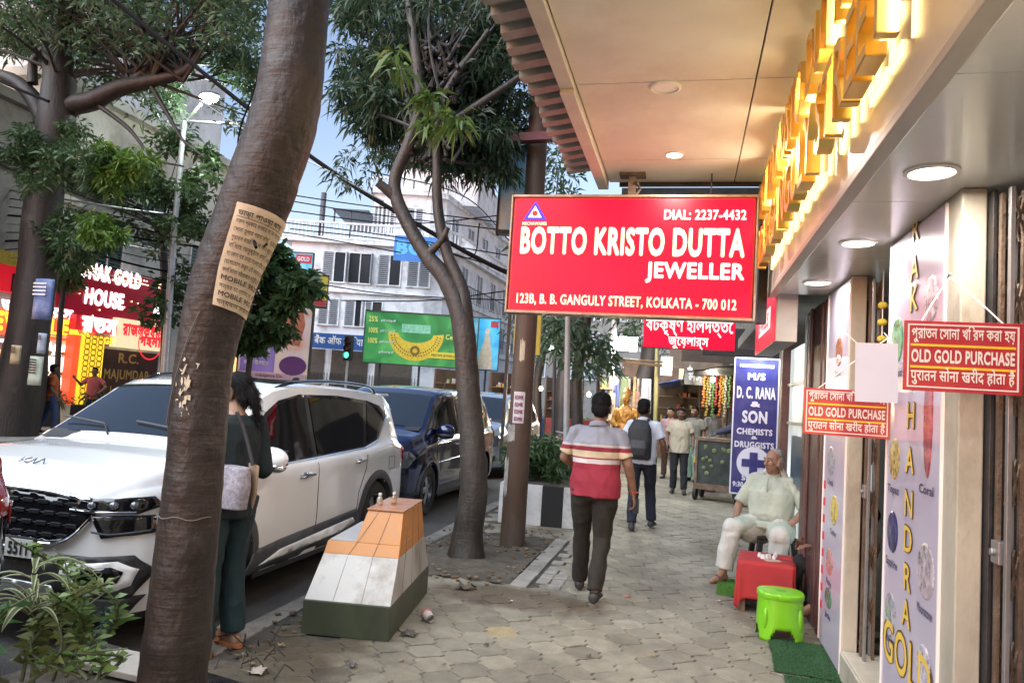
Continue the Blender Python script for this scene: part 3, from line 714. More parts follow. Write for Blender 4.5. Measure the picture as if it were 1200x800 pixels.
for vv in (.865,.06): 
    ink.add([sheet(u,vv+d,.0165) for u in np.linspace(.06,.94,14) for d in (0,.006)],[(2*i,2*i+1,2*i+3,2*i+2) for i in range(13)])
ink.build('print',mat('leaflet_ink',(.05,.035,.03),.7),lf,recalc=False)
# torn paper scraps
sc_=MB();random.seed(3)
for k in range(26):
    z=random.gauss(1.53,.055);a=R(random.gauss(84,8));s=random.uniform(.006,.02)
    cc=[trunk_pt(a+random.uniform(-1,1)*s*6,z+random.uniform(-1,1)*s*1.4,.003+k*.0002) for _ in range(5)]
    c0=sum(cc,Vector())/5;cc.sort(key=lambda p:math.atan2(p.z-c0.z,p.x-c0.x));sc_.add(cc,[tuple(range(5))])
ts=sc_.build('torn_paper',mat('scrap_paper',(.50,.42,.30),.8,0,.2,30),None);ts.location=t.location;tag(ts,'torn cream paper scraps left on the big brown tree trunk','paper',kind='stuff')
for P_,l in (([trunk_pt(R(130-k*4),1.40+.035*k,.004) for k in range(14)],'thin string slanting across the big brown trunk under the leaflet'),([trunk_pt(R(150-k*9),1.05+.006*math.sin(k),.004) for k in range(16)],'thin old string tied round the lower part of the big brown trunk')):
    o=MB().tube(P_,.0028,5).build('string',mat('string_grey',(.10,.08,.065),.8),None);o.location=t.location;tag(o,l,'string')
# --- street tree with fork behind the block
t=empty('street_tree',(-2.03,7.08,0),0,'slim dark street tree with forked trunk and drooping leaves behind the tricolour block','tree')
T2=[(-2.03,7.1,-.05),(-2.02,7.1,.25),(-2.0,7.1,.78),(-2.13,7.1,1.7),(-2.24,7.1,2.35),(-2.42,7.1,2.72),(-2.66,7.1,2.98),(-2.92,7.1,3.35),(-3.08,7.1,3.74),(-2.94,7.1,4.19),(-2.86,7.1,4.6),(-2.96,7.1,5.16),(-3.2,7.2,6.1)]
R2=[.21,.150,.128,.116,.114,.09,.078,.072,.068,.063,.06,.052,.03]
mb=MB();limb(mb,local(T2,t),R2,24,8,.10,5)
limb(mb,local([(-2.22,7.1,2.3),(-2.25,7.1,2.62),(-2.43,7.1,2.98),(-2.55,7.1,3.35),(-2.61,7.1,3.78),(-2.62,7.1,4.6),(-2.2,7.2,5.4)],t),[.11,.07,.06,.055,.05,.04,.025],16,8,.10,5)
limb(mb,local([(-2.62,7.1,4.3),(-1.9,7.3,4.9),(-1.2,7.4,5.5)],t),[.045,.035,.02],10,6)
limb(mb,local([(-2.66,7.1,2.98),(-2.5,7.05,3.12),(-2.42,7.0,3.25)],t),[.06,.04,.03],10,4,.3)
limb(mb,local([(-3.06,7.1,3.6),(-3.22,7.0,3.72)],t),[.06,.045],10,4,.3)
mb.build('trunk',barkmat('bark_lead',(.040,.032,.025),(.015,.0125,.010),(1,1,.4),10),t,smooth=80)
random.seed(11)
cl=[]
for k in range(190):
    u=random.uniform(412,640);v=random.uniform(-60,205)
    lim=105+85*math.sin((u-412)/228*math.pi)**.7-(30 if u<440 else 0)
    if v>lim and random.random()<.93:continue
    p=on_y(u,v,7.1+random.uniform(.25,2.8));cl.append((p-t.location,random.uniform(.25,.42)))
for (u,v) in ((415,20),(410,70),(408,105),(412,128),(428,138),(445,148),(455,140),(530,165),(555,160),(580,175),(560,190),(585,195),(545,180),(575,150),(600,120),(610,160),(540,150),(510,150),(430,110),(450,120)):
    cl.append((on_y(u,v,7.1+random.uniform(.1,1.0))-t.location,.24))
for k in range(9):
    cl.append((Vector((random.gauss(-2.2,1.3),7.3+random.gauss(0,1.2),random.uniform(5.4,7.6)))-t.location,.6))
tw=MB();twigs(tw,lambda i:Vector((random.uniform(-.9,-.4),0,random.uniform(3.9,5.2))),cl,.014,2);tw.build('twig',M_BARKD,t,smooth=True)
quads_obj('crown',crown_leaves(cl,250,.125,.030,.4,.3,sub=12,sz=.52),L_MANGO,t)
ya=[(on_y(u,v,6.6)-t.location,.16) for u,v in ((520,143),(500,110),(535,140),(470,70))]
quads_obj('young_leaves',crown_leaves(ya,60,.17,.045,.4,.2,sub=3,sz=.6),L_YEL,t)
# --- big tree on the far pavement
t=empty('street_tree',(-14.5,14.0,0),0,'huge spreading tree on the far pavement with blue posters on its trunk','tree')
Yb=14.0
def far(u,v,dy=0): return on_y(u,v,Yb+dy)-t.location
mb=MB()
limb(mb,[far(8,515),far(25,440),far(38,360),far(46,290),far(54,210),far(66,150),far(70,90)],[.62,.52,.42,.40,.40,.42,.36],24,8,.10,1.6)
limb(mb,[far(60,175,.1),far(44,125,.05),far(20,97),far(-20,82),far(-80,60)],[.15,.20,.16,.14,.10],14,6,.1)
limb(mb,[far(58,165,.1),far(80,128,.05),far(108,118),far(140,103),far(175,96),far(215,85),far(235,60)],[.15,.24,.22,.19,.16,.12,.06],14,6,.12)
limb(mb,[far(150,102),far(172,80),far(178,60),far(165,40),far(150,20),far(120,0)],[.14,.12,.11,.09,.07,.05],12,6,.12)
limb(mb,[far(70,95),far(68,50),far(85,0),far(100,-60)],[.34,.30,.22,.14],14,6,.12)
limb(mb,[far(38,98),far(40,70),far(60,50)],[.12,.10,.06],10,6,.1)
limb(mb,[far(60,212),far(80,205),far(98,196)],[.2,.13,.08],10,4,.1)
limb(mb,[far(-5,520,-.3),far(5,480,-.3),far(20,440,-.1)],[.22,.16,.12],10,5,.15)
limb(mb,[far(30,512,.3),far(38,480,.2),far(36,430)],[.2,.15,.12],10,5,.15)
limb(mb,[far(-25,515,.2),far(-8,460),far(12,420)],[.2,.15,.1],10,5,.15)
limb(mb,[far(175,98),far(200,140),far(215,165),far(240,185)],[.06,.05,.035,.02],8,5,.1)
limb(mb,[far(110,120),far(150,150),far(180,185),far(215,195)],[.06,.05,.035,.02],8,5,.1)
mb.build('trunk',M_BARKD,t,smooth=80)
random.seed(21);cl=[]
while len(cl)<300:
    u=random.uniform(-80,318);v=random.uniform(-140,140)
    den=1.0
    if v>75 and u<95:den=.05
    if v>110 and u>90: den=.15
    if 250<u and v>110:den=.25
    if u>300 and v>60:den=.3
    if v>62 and u<150:den*=.35
    if u>215 and v<95: den=1
    if math.hypot(u-246,v-112)<36 or random.random()>den:continue
    cl.append((far(u,v,random.uniform(-2.0,3.5) if v<50 else random.uniform(.3,3)),random.uniform(.35,.75)))
tw=MB();twigs(tw,lambda i:far(random.choice((70,150,178,215)),random.choice((95,60,85)),0),cl,.03,3);tw.build('twig',M_BARKD,t,smooth=True)
quads_obj('crown',crown_leaves(cl,150,.18,.06,.2,.1,sub=12,sz=.42),L_AIRY,t)
lo=[(far(u,v,random.uniform(-1.2,.3)),random.uniform(.35,.6)) for u,v in ((40,160),(25,185),(60,175),(90,165),(105,185),(75,200),(50,205),(110,200),(35,170),(85,185),(120,215),(60,270),(85,255),(100,275),(70,285),(105,285),(80,300))]
quads_obj('low_spray',crown_leaves(lo,380,.17,.055,.25,.15,sub=13,sz=.45),L_MID,t)
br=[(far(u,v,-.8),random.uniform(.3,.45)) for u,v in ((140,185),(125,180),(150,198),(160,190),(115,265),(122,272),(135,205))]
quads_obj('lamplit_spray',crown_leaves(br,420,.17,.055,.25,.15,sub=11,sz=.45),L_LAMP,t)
# --- two smaller trees along the far kerb
def small_tree(base,stem,cls,lab,lm,per=300,ln=.26,wd=.12,r0=.09):
    t=empty('kerb_tree',base,0,lab,'tree','small trees along the far kerb')
    mb=MB();limb(mb,[Vector(p)-t.location for p in stem],[r0*1.2]+[r0]*(len(stem)-2)+[r0*.4],12,6,.1,3)
    tw=[(Vector(c)-t.location,r) for c,r in cls];b=Vector(stem[-2])-t.location
    twigs(mb,b,tw,.02,2);mb.build('trunk',M_BARKD,t,smooth=80)
    quads_obj('crown',crown_leaves(tw,per,ln,wd,.2,.1,sub=8,sz=.5),lm,t);return t
random.seed(31)
Y1=17.5
cl=[(on_y(u+random.uniform(-12,12),v+random.uniform(-12,12),Y1+random.uniform(-.8,.8)),random.uniform(.4,.65)) for u,v in ((150,225),(165,240),(150,260),(175,215),(190,235),(205,215),(215,240),(225,190),(235,210),(195,260),(210,270),(230,235),(180,275),(225,260),(240,180),(205,150),(225,165),(195,330),(205,345),(190,350),(200,370))]
small_tree(on_y(192,505,Y1)*1.0,[on_y(192,505,Y1),on_y(192,420,Y1),on_y(193,330,Y1),on_y(190,280,Y1),on_y(178,245,Y1)],cl,'dark leaved young tree beside the street lamp post',L_MID,230,.22,.09)
Y2=21.0
cl=[(on_y(u+random.uniform(-8,8),v+random.uniform(-8,8),Y2+random.uniform(-.8,.8)),random.uniform(.4,.62)) for u,v in ((300,295),(315,300),(330,320),(345,335),(358,338),(310,325),(295,330),(285,320),(322,345),(340,350),(300,355),(285,365),(310,370),(330,365),(295,390),(308,395),(285,400),(320,390),(345,345),(290,300),(282,345))]
small_tree(on_y(288,470,Y2),[on_y(290,500,Y2),on_y(290,450,Y2),on_y(296,400,Y2),on_y(305,350,Y2)],cl,'round leaved green tree in front of the purple hoarding',L_MID,340,.30,.17)
Y3=16.0
cl=[(on_y(u+random.uniform(-5,5),v+random.uniform(-5,5),Y3+random.uniform(-.3,.3)),random.uniform(.25,.4)) for u,v in ((68,300),(80,310),(75,322),(90,318),(62,312),(85,300),(72,332))]
small_tree(on_y(66,490,Y3),[on_y(66,500,Y3),on_y(68,420,Y3),on_y(72,360,Y3),on_y(76,325,Y3),on_y(80,310,Y3)],cl,'thin sapling with a sparse leafy top before the jewellers',L_MID,180,.22,.08,.07)

# --- another street tree just behind the camera position, seen in the windscreen
t=empty('street_tree',(-2.3,-3.2,0),0,'leafy street tree on the kerb behind the camera position','tree')
mb=MB();limb(mb,[(0,0,-.05),(.03,0,1),(-.05,.05,2.2),(.1,0,3.4),(.2,.2,5)],[.17,.14,.13,.11,.05],16,8,.1,4);mb.build('trunk',M_BARKD,t,smooth=80)
random.seed(41);cl=[((random.gauss(-.6,1.1),random.gauss(.3,1.0),random.uniform(3.9,5.6)),.55) for _ in range(20)]
quads_obj('crown',crown_leaves(cl,160,.17,.06,.3,.3),L_DARK,t)
# ---------------------------------------------------------------- cars
M_GLASS=mat('car_glass',(.006,.007,.008),.04,0,0,spec=.35)
M_WSH=mat('windscreen_glass',(.012,.016,.02),.03,0,0,spec=1,coat=1)
M_BLKP=mat('black_plastic',(.022,.022,.024),.5,0,.15,30)
M_CLAD=mat('grey_cladding',(.06,.063,.068),.55,0,.1,30)
M_GBLK=mat('gloss_black',(.006,.006,.008),.08,coat=.8)
M_CHR=mat('chrome',(.75,.76,.78),.12,1)
M_TYRE=mat('tyre',(.022,.021,.020),.8,0,.3,20,.2,80,(.09,.08,.065),.5,6)
M_ALLOY=mat('alloy',(.45,.46,.47),.3,.9,.1,20)
M_TAIL=mat('tail_red',(.30,.01,.012),.12,coat=.8)
M_LAMP=mat('head_lamp',(.14,.15,.17),.08,.4,coat=1)
M_SEAM=mat('seam',(.02,.02,.02),.8)
M_PLATE=mat('plate_white',(.62,.62,.58),.4)
M_INK=mat('plate_ink',(.015,.015,.015),.5)
def lerp(a,b,t): return a+(b-a)*t
def interp(x,xs,ys): return float(np.interp(x,xs,ys))
class Car:
    def __init__(s,name,label,paint,style,loc,rz):
        s.o=empty(name,loc,rz,label,'car','cars parked along the kerb');s.p=paint
        if style=='suv':
            s.L=2.12;s.W=.895
            s.top=([-2.14,-2.10,-2.02,-1.93,-1.80,-1.0,-.2,.25,.45,.62,1.15,1.25,1.6,1.92,2.03,2.09,2.13],[.92,1.12,1.30,1.48,1.57,1.615,1.625,1.605,1.575,1.515,1.16,1.11,1.085,1.03,.99,.95,.89])
            s.belt=([-2.14,-1.7,-1.0,0,1.0,1.3,2.0,2.13],[1.0,1.09,1.035,1.0,.98,1.0,.93,.83])
            s.wid=([-2.14,-2.08,-1.95,-1.6,1.55,1.85,1.98,2.08,2.13],[.74,.83,.875,.895,.895,.865,.81,.70,.62])
            s.ws=(.56,1.15);s.rw=(-2.06,-1.9);s.whe=1.29;s.wr=.35
        else:
            s.L=2.17;s.W=.865
            s.top=([-2.20,-2.12,-2.02,-1.9,-1.7,-1.0,0,.40,.55,.75,1.42,1.52,1.8,1.99,2.09,2.15,2.19],[.86,1.10,1.32,1.46,1.535,1.57,1.575,1.55,1.53,1.46,1.06,1.02,.98,.91,.85,.78,.72])
            s.belt=([-2.2,-1.7,-1,0,1.0,1.5,2.0,2.19],[.97,.98,.965,.94,.92,.90,.80,.66])
            s.wid=([-2.2,-2.12,-1.95,-1.6,1.55,1.85,2.0,2.12,2.19],[.74,.80,.845,.865,.865,.84,.78,.66,.55])
            s.ws=(.68,1.42);s.rw=(-2.10,-1.92);s.whe=1.38;s.wr=.315
        s.zb=.20
    def zt(s,y): return interp(y,*s.top)
    def w(s,y): return interp(y,*s.wid)
    def be(s,y): return min(interp(y,*s.belt),s.zt(y)-.03)
    def yf(s,x): # front face position at |x|
        xs=s.wid[1][::-1][:5];ys=s.wid[0][::-1][:5]
        return float(np.interp(abs(x),xs,ys)) if abs(x)>xs[0] else ys[0]+.0
    def yr(s,x):
        xs=s.wid[1][:4];ys=s.wid[0][:4];return float(np.interp(abs(x),xs,ys))
    def wr_(s,y):
        h=s.zt(y)-s.be(y);return lerp(s.w(y)-.07,s.w(y)-.235,min(1,h/.5))
    def sect(s,y):
        w=s.w(y);zt=s.zt(y);be=s.be(y);wr=s.wr_(y);zb=s.zb
        P=[(w-.10,zb),(w-.03,zb+.03),(w-.006,.32),(w-.008,.40),(w,.48),(w+.002,.58),(w-.002,.68),(w-.003,lerp(.68,be,.22)),(w-.005,lerp(.68,be,.44)),(w-.008,lerp(.68,be,.68)),(w-.012,be-.05),(w-.028,be-.012),(w-.05,be+.008)]
        x0=w-.055
        for t in (.12,.3,.5,.7,.88): P.append((lerp(x0,wr+.025,t),lerp(be+.01,max(be+.012,zt-.045),t)))
        P+=[(wr+.012,zt-.022),(wr-.02,zt-.006),(wr*.8,zt+.006),(wr*.5,zt+.018),(wr*.2,zt+.024),(0,zt+.025)]
        return P
    def sidex(s,y,z):
        P=s.sect(y)[:18]
        for a,b in zip(P,P[1:]):
            if a[1]<=z<=b[1]: return lerp(a[0],b[0],(z-a[1])/max(1e-6,b[1]-a[1]))
        return P[0][0] if z<P[0][1] else P[-1][0]
    def body(s):
        ys=list(np.arange(s.top[0][0],s.top[0][-1],.035))+[s.top[0][-1]]
        mb=MB();rings=[]
        for y in ys:
            P=s.sect(y);rings.append([(x,y,z) for x,z in P]+[(-x,y,z) for x,z in P[::-1][1:]])
        n=len(rings[0])
        V=[p for r in rings for p in r];F=[]
        for i in range(len(ys)-1):
            for j in range(n-1):
                c=np.mean([rings[i][j],rings[i][j+1],rings[i+1][j],rings[i+1][j+1]],axis=0)
                if abs(c[0])>.45 and c[2]<.85 and min(math.hypot(c[1]-s.whe,c[2]-s.wr),math.hypot(c[1]+s.whe,c[2]-s.wr))<s.wr+.055: continue
                F.append((i*n+j,i*n+j+1,(i+1)*n+j+1,(i+1)*n+j))
        F.append(tuple(range(n)));F.append(tuple((len(ys)-1)*n+j for j in range(n-1,-1,-1)))
        mb.add(V,F);mb.build('body',s.p,s.o,smooth=38)
        u=MB();u.box(-s.W+.12,s.W-.12,-s.L+.2,s.L-.25,.17,.80)
        u.box(-s.W+.03,s.W-.03,-s.whe+.45,s.whe-.45,.19,.6)
        u.build('underbody',M_BLKP,s.o)
    def side(s,poly,off,m,name,sides=(1,-1),cuts=4,thick=0):
        for sg in sides:
            bm=bmesh.new();vs=[bm.verts.new((0,p[0],p[1])) for p in poly];bm.faces.new(vs)
            bmesh.ops.triangulate(bm,faces=bm.faces[:])
            for _ in range(2):
                bmesh.ops.subdivide_edges(bm,edges=[e for e in bm.edges if e.calc_length()>.09],cuts=2)
                bmesh.ops.triangulate(bm,faces=bm.faces[:])
            for v in bm.verts: v.co.x=sg*(s.sidex(v.co.y,v.co.z)+off)
            bmesh.ops.recalc_face_normals(bm,faces=bm.faces)
            me=bpy.data.meshes.new(name);bm.to_mesh(me);bm.free();me.materials.append(m)
            me.polygons.foreach_set('use_smooth',[True]*len(me.polygons))
            o=bpy.data.objects.new(name,me);COL.objects.link(o);o.parent=s.o
            if thick:
                md=o.modifiers.new('t','SOLIDIFY');md.thickness=thick;md.offset=0
    def line(s,pts,off=.003,r=.004,m=None,sides=(1,-1),name='seam'):
        for sg in sides:
            P=[]
            for a,b in zip(pts,pts[1:]):
                k=max(2,int(math.hypot(b[0]-a[0],b[1]-a[1])/.05))
                for i in range(k): P.append((lerp(a[0],b[0],i/k),lerp(a[1],b[1],i/k)))
            P.append(pts[-1])
            MB().tube([(sg*(s.sidex(y,z)+off-.002),y,z) for y,z in P],r,5).build(name,m or M_SEAM,s.o,smooth=True)
    def front(s,poly,off,m,name,mirror=True,rear=False):
        """a panel on the nose (or tail): poly of (x,z)"""
        for sg in ((1,-1) if mirror else (1,)):
            bm=bmesh.new();bm.faces.new([bm.verts.new((p[0],0,p[1])) for p in poly]);bmesh.ops.triangulate(bm,faces=bm.faces[:])
            for _ in range(2):
                bmesh.ops.subdivide_edges(bm,edges=[e for e in bm.edges if e.calc_length()>.06],cuts=2);bmesh.ops.triangulate(bm,faces=bm.faces[:])
            for v in bm.verts:
                x=v.co.x;v.co.y=(s.yr(x)-off) if rear else (s.yf(x)+off);v.co.x=x*sg
            bmesh.ops.recalc_face_normals(bm,faces=bm.faces)
            me=bpy.data.meshes.new(name);bm.to_mesh(me);bm.free();me.materials.append(m)
            me.polygons.foreach_set('use_smooth',[True]*len(me.polygons))
            o=bpy.data.objects.new(name,me);COL.objects.link(o);o.parent=s.o
            md=o.modifiers.new('t','SOLIDIFY');md.thickness=.012;md.offset=0
    def ftube(s,pts,r,m,name,off=.02,mirror=True):
        for sg in ((1,-1) if mirror else (1,)):
            Q,_=spline([(x,0,z) for x,z in pts],[1]*len(pts),6)
            MB().tube([(sg*q.x,s.yf(q.x)+off,q.z) for q in Q],r,8).build(name,m,s.o,smooth=True)
    def glasstop(s,y0,y1,m,name,inset=.035):
        def f(u,v):
            y=lerp(y0,y1,v);wr=s.wr_(y)-inset;x=lerp(-wr,wr,u);a=abs(x)/max(.01,s.wr_(y))
            return (x,y,s.zt(y)+interp(a,[0,.2,.5,.8,.97],[.025,.024,.018,.006,-.006])+.006)
        MB().grid(f,20,14).build(name,m,s.o,smooth=True)
    def wheels(s):
        for sy in (1,-1):
            for sx in (1,-1):
                wo=empty('wheel',(sx*(s.W-.115),sy*s.whe,s.wr));wo.parent=s.o;r=s.wr
                MB().lathe([(r*.62,-.10),(r*.9,-.105),(r*.985,-.08),(r,-.05),(r,.05),(r*.985,.08),(r*.9,.105),(r*.62,.10)],n=40,axis='x').build('tyre',M_TYRE,wo,smooth=True)
                m=MB();q=sx
                m.lathe([(r*.66,-.09),(r*.66,.09*1),(r*.60,.09),(r*.58,-.02)] if sx>0 else [(r*.66,.09),(r*.66,-.09),(r*.60,-.09),(r*.58,.02)],n=40,axis='x')
                for k in range(10):
                    a=2*math.pi*(k//2)/5+(.16 if k%2 else -.16)
                    m.bar((q*.075,math.cos(a)*r*.12,math.sin(a)*r*.12),(q*.06,math.cos(a)*r*.61,math.sin(a)*r*.61),.028,.03)
                m.lathe([(0,q*.09),(r*.17,q*.085),(r*.2,q*.05)],n=16,axis='x')
                m.build('rim',M_ALLOY,wo,smooth=30)
                MB().lathe([(0,q*.0),(r*.6,q*.0)],n=24,axis='x').build('brake',M_BLKP,wo)
    def arches(s,m=None):
        for sy in (1,-1):
            for sx in (1,-1):
                mb=MB();n=26;A=[lerp(-22,202,i/n) for i in range(n+1)]
                for i,a in enumerate(A):
                    c,si=math.cos(R(a)),math.sin(R(a))
                    for rr,dx in ((s.wr+.025,-.05),(s.wr+.03,.012),(s.wr+.06,.018),(s.wr+.115,.004)):
                        y=sy*s.whe+rr*c;z=max(.17,s.wr+rr*si);mb.v.append((sx*(s.sidex(y,min(z,.9))+dx),y,z))
                for i in range(n):
                    for j in range(3): mb.f.append((i*4+j,i*4+j+1,(i+1)*4+j+1,(i+1)*4+j));mb.m.append(0)
                mb.build('wheel_arch',m or M_CLAD,s.o,smooth=True)
                ln=MB();P=[(s.wr+.04,A2) for A2 in A]
                ln.v=[];ln.add([(sx*x,sy*s.whe+(s.wr+.04)*math.cos(R(a)),s.wr+(s.wr+.04)*math.sin(R(a))) for a in A for x in (s.W-.05,s.W-.36)],[(2*i,2*i+1,2*i+3,2*i+2) for i in range(n)])
                ln.build('arch_liner',M_SEAM,s.o)
    def mirrors(s,y,z,m):
        for sx in (1,-1):
            x=sx*(s.sidex(y,z)+.13)
            mo=MB();mo.ball((x,y,z+.03),(.13,.085,.085),18);
            o=mo.build('wing_mirror',m,s.o,smooth=True)
            MB().ball((x,y,z-.03),(.122,.08,.05),18).build('mirror_base',M_CHR if m==M_WHITE else M_BLKP,o,smooth=True)
            MB().bar((sx*(s.sidex(y,z)-.02),y,z-.02),(x-sx*.06,y,z),.05,.04).build('mirror_arm',M_GBLK,o)
            MB().box(x-.095,x+.095,y-.075,y-.068,z-.02,z+.09).build('mirror_glass',M_GLASS,o,bevel=.01)
M_WHITE=mat('white_paint',(.80,.81,.81),.16,0,.03,2,coat=1)
M_BLUEC=mat('blue_paint',(.007,.014,.060),.14,.35,.05,2,coat=1)
M_BLKC=mat('black_paint',(.008,.008,.010),.12,.2,coat=1)
def suv(loc,rz):
    c=Car('parked_car','white compact suv facing the camera, parked behind the big brown tree','',"suv",loc,rz);c.p=M_WHITE
    c.o['label']='white compact suv with dark windows parked at the kerb facing the big tree trunk'
    c.body();c.wheels();c.arches()
    c.glasstop(.58,1.145,M_WSH,'windscreen');c.glasstop(-2.07,-1.95,M_GLASS,'rear_window',.06)
    c.glasstop(-.9,.2,mat('roof_glass',(.10,.12,.15),.08,coat=1),'sunroof',.16)
    # window surround and panes
    c.side([(1.02,.985),(.0,1.015),(-1.0,1.05),(-1.32,1.11),(-1.70,1.36),(-1.58,1.45),(-1.28,1.50),(-.6,1.54),(.1,1.54),(.42,1.485),(.62,1.385)],.004,M_GBLK,'window_surround')
    c.side([(.90,1.01),(.02,1.035),(.02,1.51),(.15,1.51),(.40,1.46),(.58,1.36)],.009,M_GLASS,'front_window')
    c.side([(-.06,1.04),(-.98,1.07),(-1.16,1.475),(-.6,1.51),(-.06,1.512)],.009,M_GLASS,'rear_door_window')
    c.side([(-1.08,1.09),(-1.29,1.135),(-1.60,1.355),(-1.51,1.42),(-1.24,1.47)],.009,M_GLASS,'quarter_window')
    c.line([(1.02,.982),(0,1.010),(-1.0,1.045),(-1.33,1.105),(-1.72,1.36)],.006,.008,M_CHR,name='window_trim')
    c.line([(1.02,.98),(1.03,.72),(.98,.33)]);c.line([(-.02,1.01),(-.02,.36)]);c.line([(-1.02,1.04),(-.98,.85),(-.83,.62),(-.80,.36)])
    c.line([(-1.55,.93),(-1.55,.80),(-1.72,.80),(-1.72,.93),(-1.55,.93)],.002,.003)
    # cladding with a white insert
    c.side([(1.0,.22),(.9,.40),(.55,.43),(-.8,.49),(-.88,.40),(-.86,.22)],.010,M_CLAD,'door_cladding',thick=.01)
    c.side([(.82,.285),(.55,.355),(-.72,.42),(-.78,.37),(-.45,.325)],.017,M_WHITE,'cladding_insert',thick=.008)
    for y,z in ((.20,.88),(-.83,.93)):
        for sx in (1,-1):
            x=c.sidex(y,z)
            h=MB();h.tube([(sx*(x+.005),y+.10,z),(sx*(x+.035),y+.08,z+.004),(sx*(x+.038),y-.08,z+.01),(sx*(x+.005),y-.10,z+.012)],.014,8);h.ball((sx*(x+.0),y,z+.005),(.012,.06,.03),10)
            h.build('door_handle',M_CHR,c.o,smooth=True)
    c.side([(1.16,.80),(1.42,.845),(1.46,.79),(1.18,.755)],.012,M_GBLK,'fender_vent',thick=.008)
    c.line([(1.2,.785),(1.4,.815)],.02,.006,M_CHR,name='vent_badge')
    for sx in (1,-1):
        MB().tube(spline([(sx*.62,.35,1.575),(sx*.645,.1,1.635),(sx*.655,-.6,1.665),(sx*.645,-1.4,1.645),(sx*.62,-1.65,1.58)],[.016]*5,6)[0],.016,8).build('roof_rail',M_GBLK,c.o,smooth=True)
    c.mirrors(.86,1.04,M_WHITE)
    MB().box(-.60,.60,-2.10,-1.80,1.545,1.575).build('spoiler',M_WHITE,c.o,bevel=.012)
    # nose
    U=lambda P,d=.11:[(x,z+d) for x,z in P]
    c.front(U([(0,.50),(.36,.50),(.50,.56),(.62,.70),(.62,.785),(0,.80)]),.012,M_GBLK,'grille')
    gm=MB()
    for r in range(4):
        for k in range(-5,6):
            x=k*.105+(.05 if r%2 else 0);z=.665+r*.062
            if abs(x)<.50: gm.box(x-.035,x+.035,c.yf(x)+.020,c.yf(x)+.028,z-.012,z+.012)
    for r in range(4): gm.tube([(x,c.yf(x)+.018,.665+r*.062) for x in np.linspace(-.5,.5,13)],.004,4)
    gm.build('grille_mesh',mat('grille_grey',(.035,.036,.04),.3,.5),c.o,bevel=.006)
    c.ftube(U([(0,.505),(.33,.505),(.44,.53),(.52,.585),(.60,.665)]),.011,M_CHR,'grille_chrome',.026)
    c.ftube(U([(0,.812),(.3,.806),(.45,.79),(.60,.775)]),.016,M_CHR,'grille_chrome',.022)
    c.front(U([(.46,.71),(.52,.78),(.84,.80),(.865,.74),(.80,.70)]),.02,M_GBLK,'headlamp')
    for x in (.60,.70,.78): [MB().ball((q_*x,c.yf(x)+.012,.86),(.03,.03,.026),12).build('lamp_lens',M_LAMP,c.o,smooth=True) for q_ in (1,-1)]
    c.ftube(U([(.47,.715),(.6,.712),(.8,.712)]),.006,M_CHR,'lamp_strip',.034)
    c.front(U([(.60,.695),(.845,.69),(.85,.585),(.66,.56)]),.016,M_GBLK,'bumper_lamp')
    c.ftube(U([(.62,.60),(.70,.585),(.84,.60)]),.006,M_CLAD,'lamp_strip',.028)
    c.front(U([(0,.22),(.80,.22),(.86,.36),(.80,.46),(.40,.45),(.32,.40),(0,.40)]),.012,M_BLKP,'lower_bumper')
    c.front([(0,.205),(.78,.205),(.84,.335),(0,.335)],.012,M_BLKP,'valance_shade')  # black panel carries on the dark bumper and paints in the shadow beneath it
    c.front(U([(.44,.41),(.74,.43),(.82,.38),(.80,.29),(.72,.255),(.55,.27),(.46,.31),(.43,.34)]),.022,M_WHITE,'fog_surround')
    c.front(U([(.56,.39),(.72,.40),(.77,.37),(.75,.31),(.68,.285),(.60,.30),(.52,.34)]),.030,M_GBLK,'fog_recess')
    c.front(U([(0,.205),(.42,.21),(.38,.27),(0,.28)]),.018,mat('skid_silver',(.35,.36,.37),.35,.8),'skid_plate')
    pl=empty('number_plate',(0,c.yf(0)+.03,.575));pl.parent=c.o
    MB().box(-.26,.26,0,.012,-.065,.065).build('plate_holder',M_BLKP,pl,bevel=.004)
    MB().box(-.245,.245,.0125,.018,-.052,.052).build('plate',M_PLATE,pl)
    lettering('WB 06 R 5511',.095,.045,frame_M((.232,.0225,-.034),(-1,0,0),(0,0,1)),M_INK,pl,width=.465)
    yk=1.97
    Mk=frame_M((.10,yk+.03,c.zt(yk)+.022),(-1,0,0),(0,-.55,.35))
    for a,b in (((0,0),(0,1)),((0,.45),(.55,1)),((.1,.5),(.55,0)),((.75,0),(.75,1)),((.95,0),(1.3,1)),((1.3,1),(1.65,0))):
        pass
    kb=MB()
    for a,b in (((0,0),(0,1)),((0,.4),(.5,1)),((.12,.5),(.55,0)),((.55,0),(.85,1)),((.85,1),(1.0,0)),((1.0,0),(1.35,1)),((1.35,1),(1.7,0))):
        kb.bar(Mk@Vector((a[0]*.11,a[1]*.055,.004)),Mk@Vector((b[0]*.11,b[1]*.055,.004)),.008,.006)
    kb.build('badge',M_CHR,c.o)
    # tail lamps
    c.side([(-1.93,1.0),(-2.08,1.03),(-2.10,.9),(-1.97,.88)],.012,M_TAIL,'tail_lamp',thick=.012)
    # wipers and cowl
    MB().grid(lambda u,v:(lerp(-.72,.72,u),lerp(1.13,1.24,v),c.zt(lerp(1.13,1.24,v))+.012),8,2).build('cowl',M_BLKP,c.o)
    for x in (-.45,.2): MB().tube([(x,1.18,c.zt(1.18)+.03),(x+.1,1.10,c.zt(1.10)+.05),(x+.52,1.05,c.zt(1.05)+.05)],.008,6).build('wiper',M_BLKP,c.o)
    return c
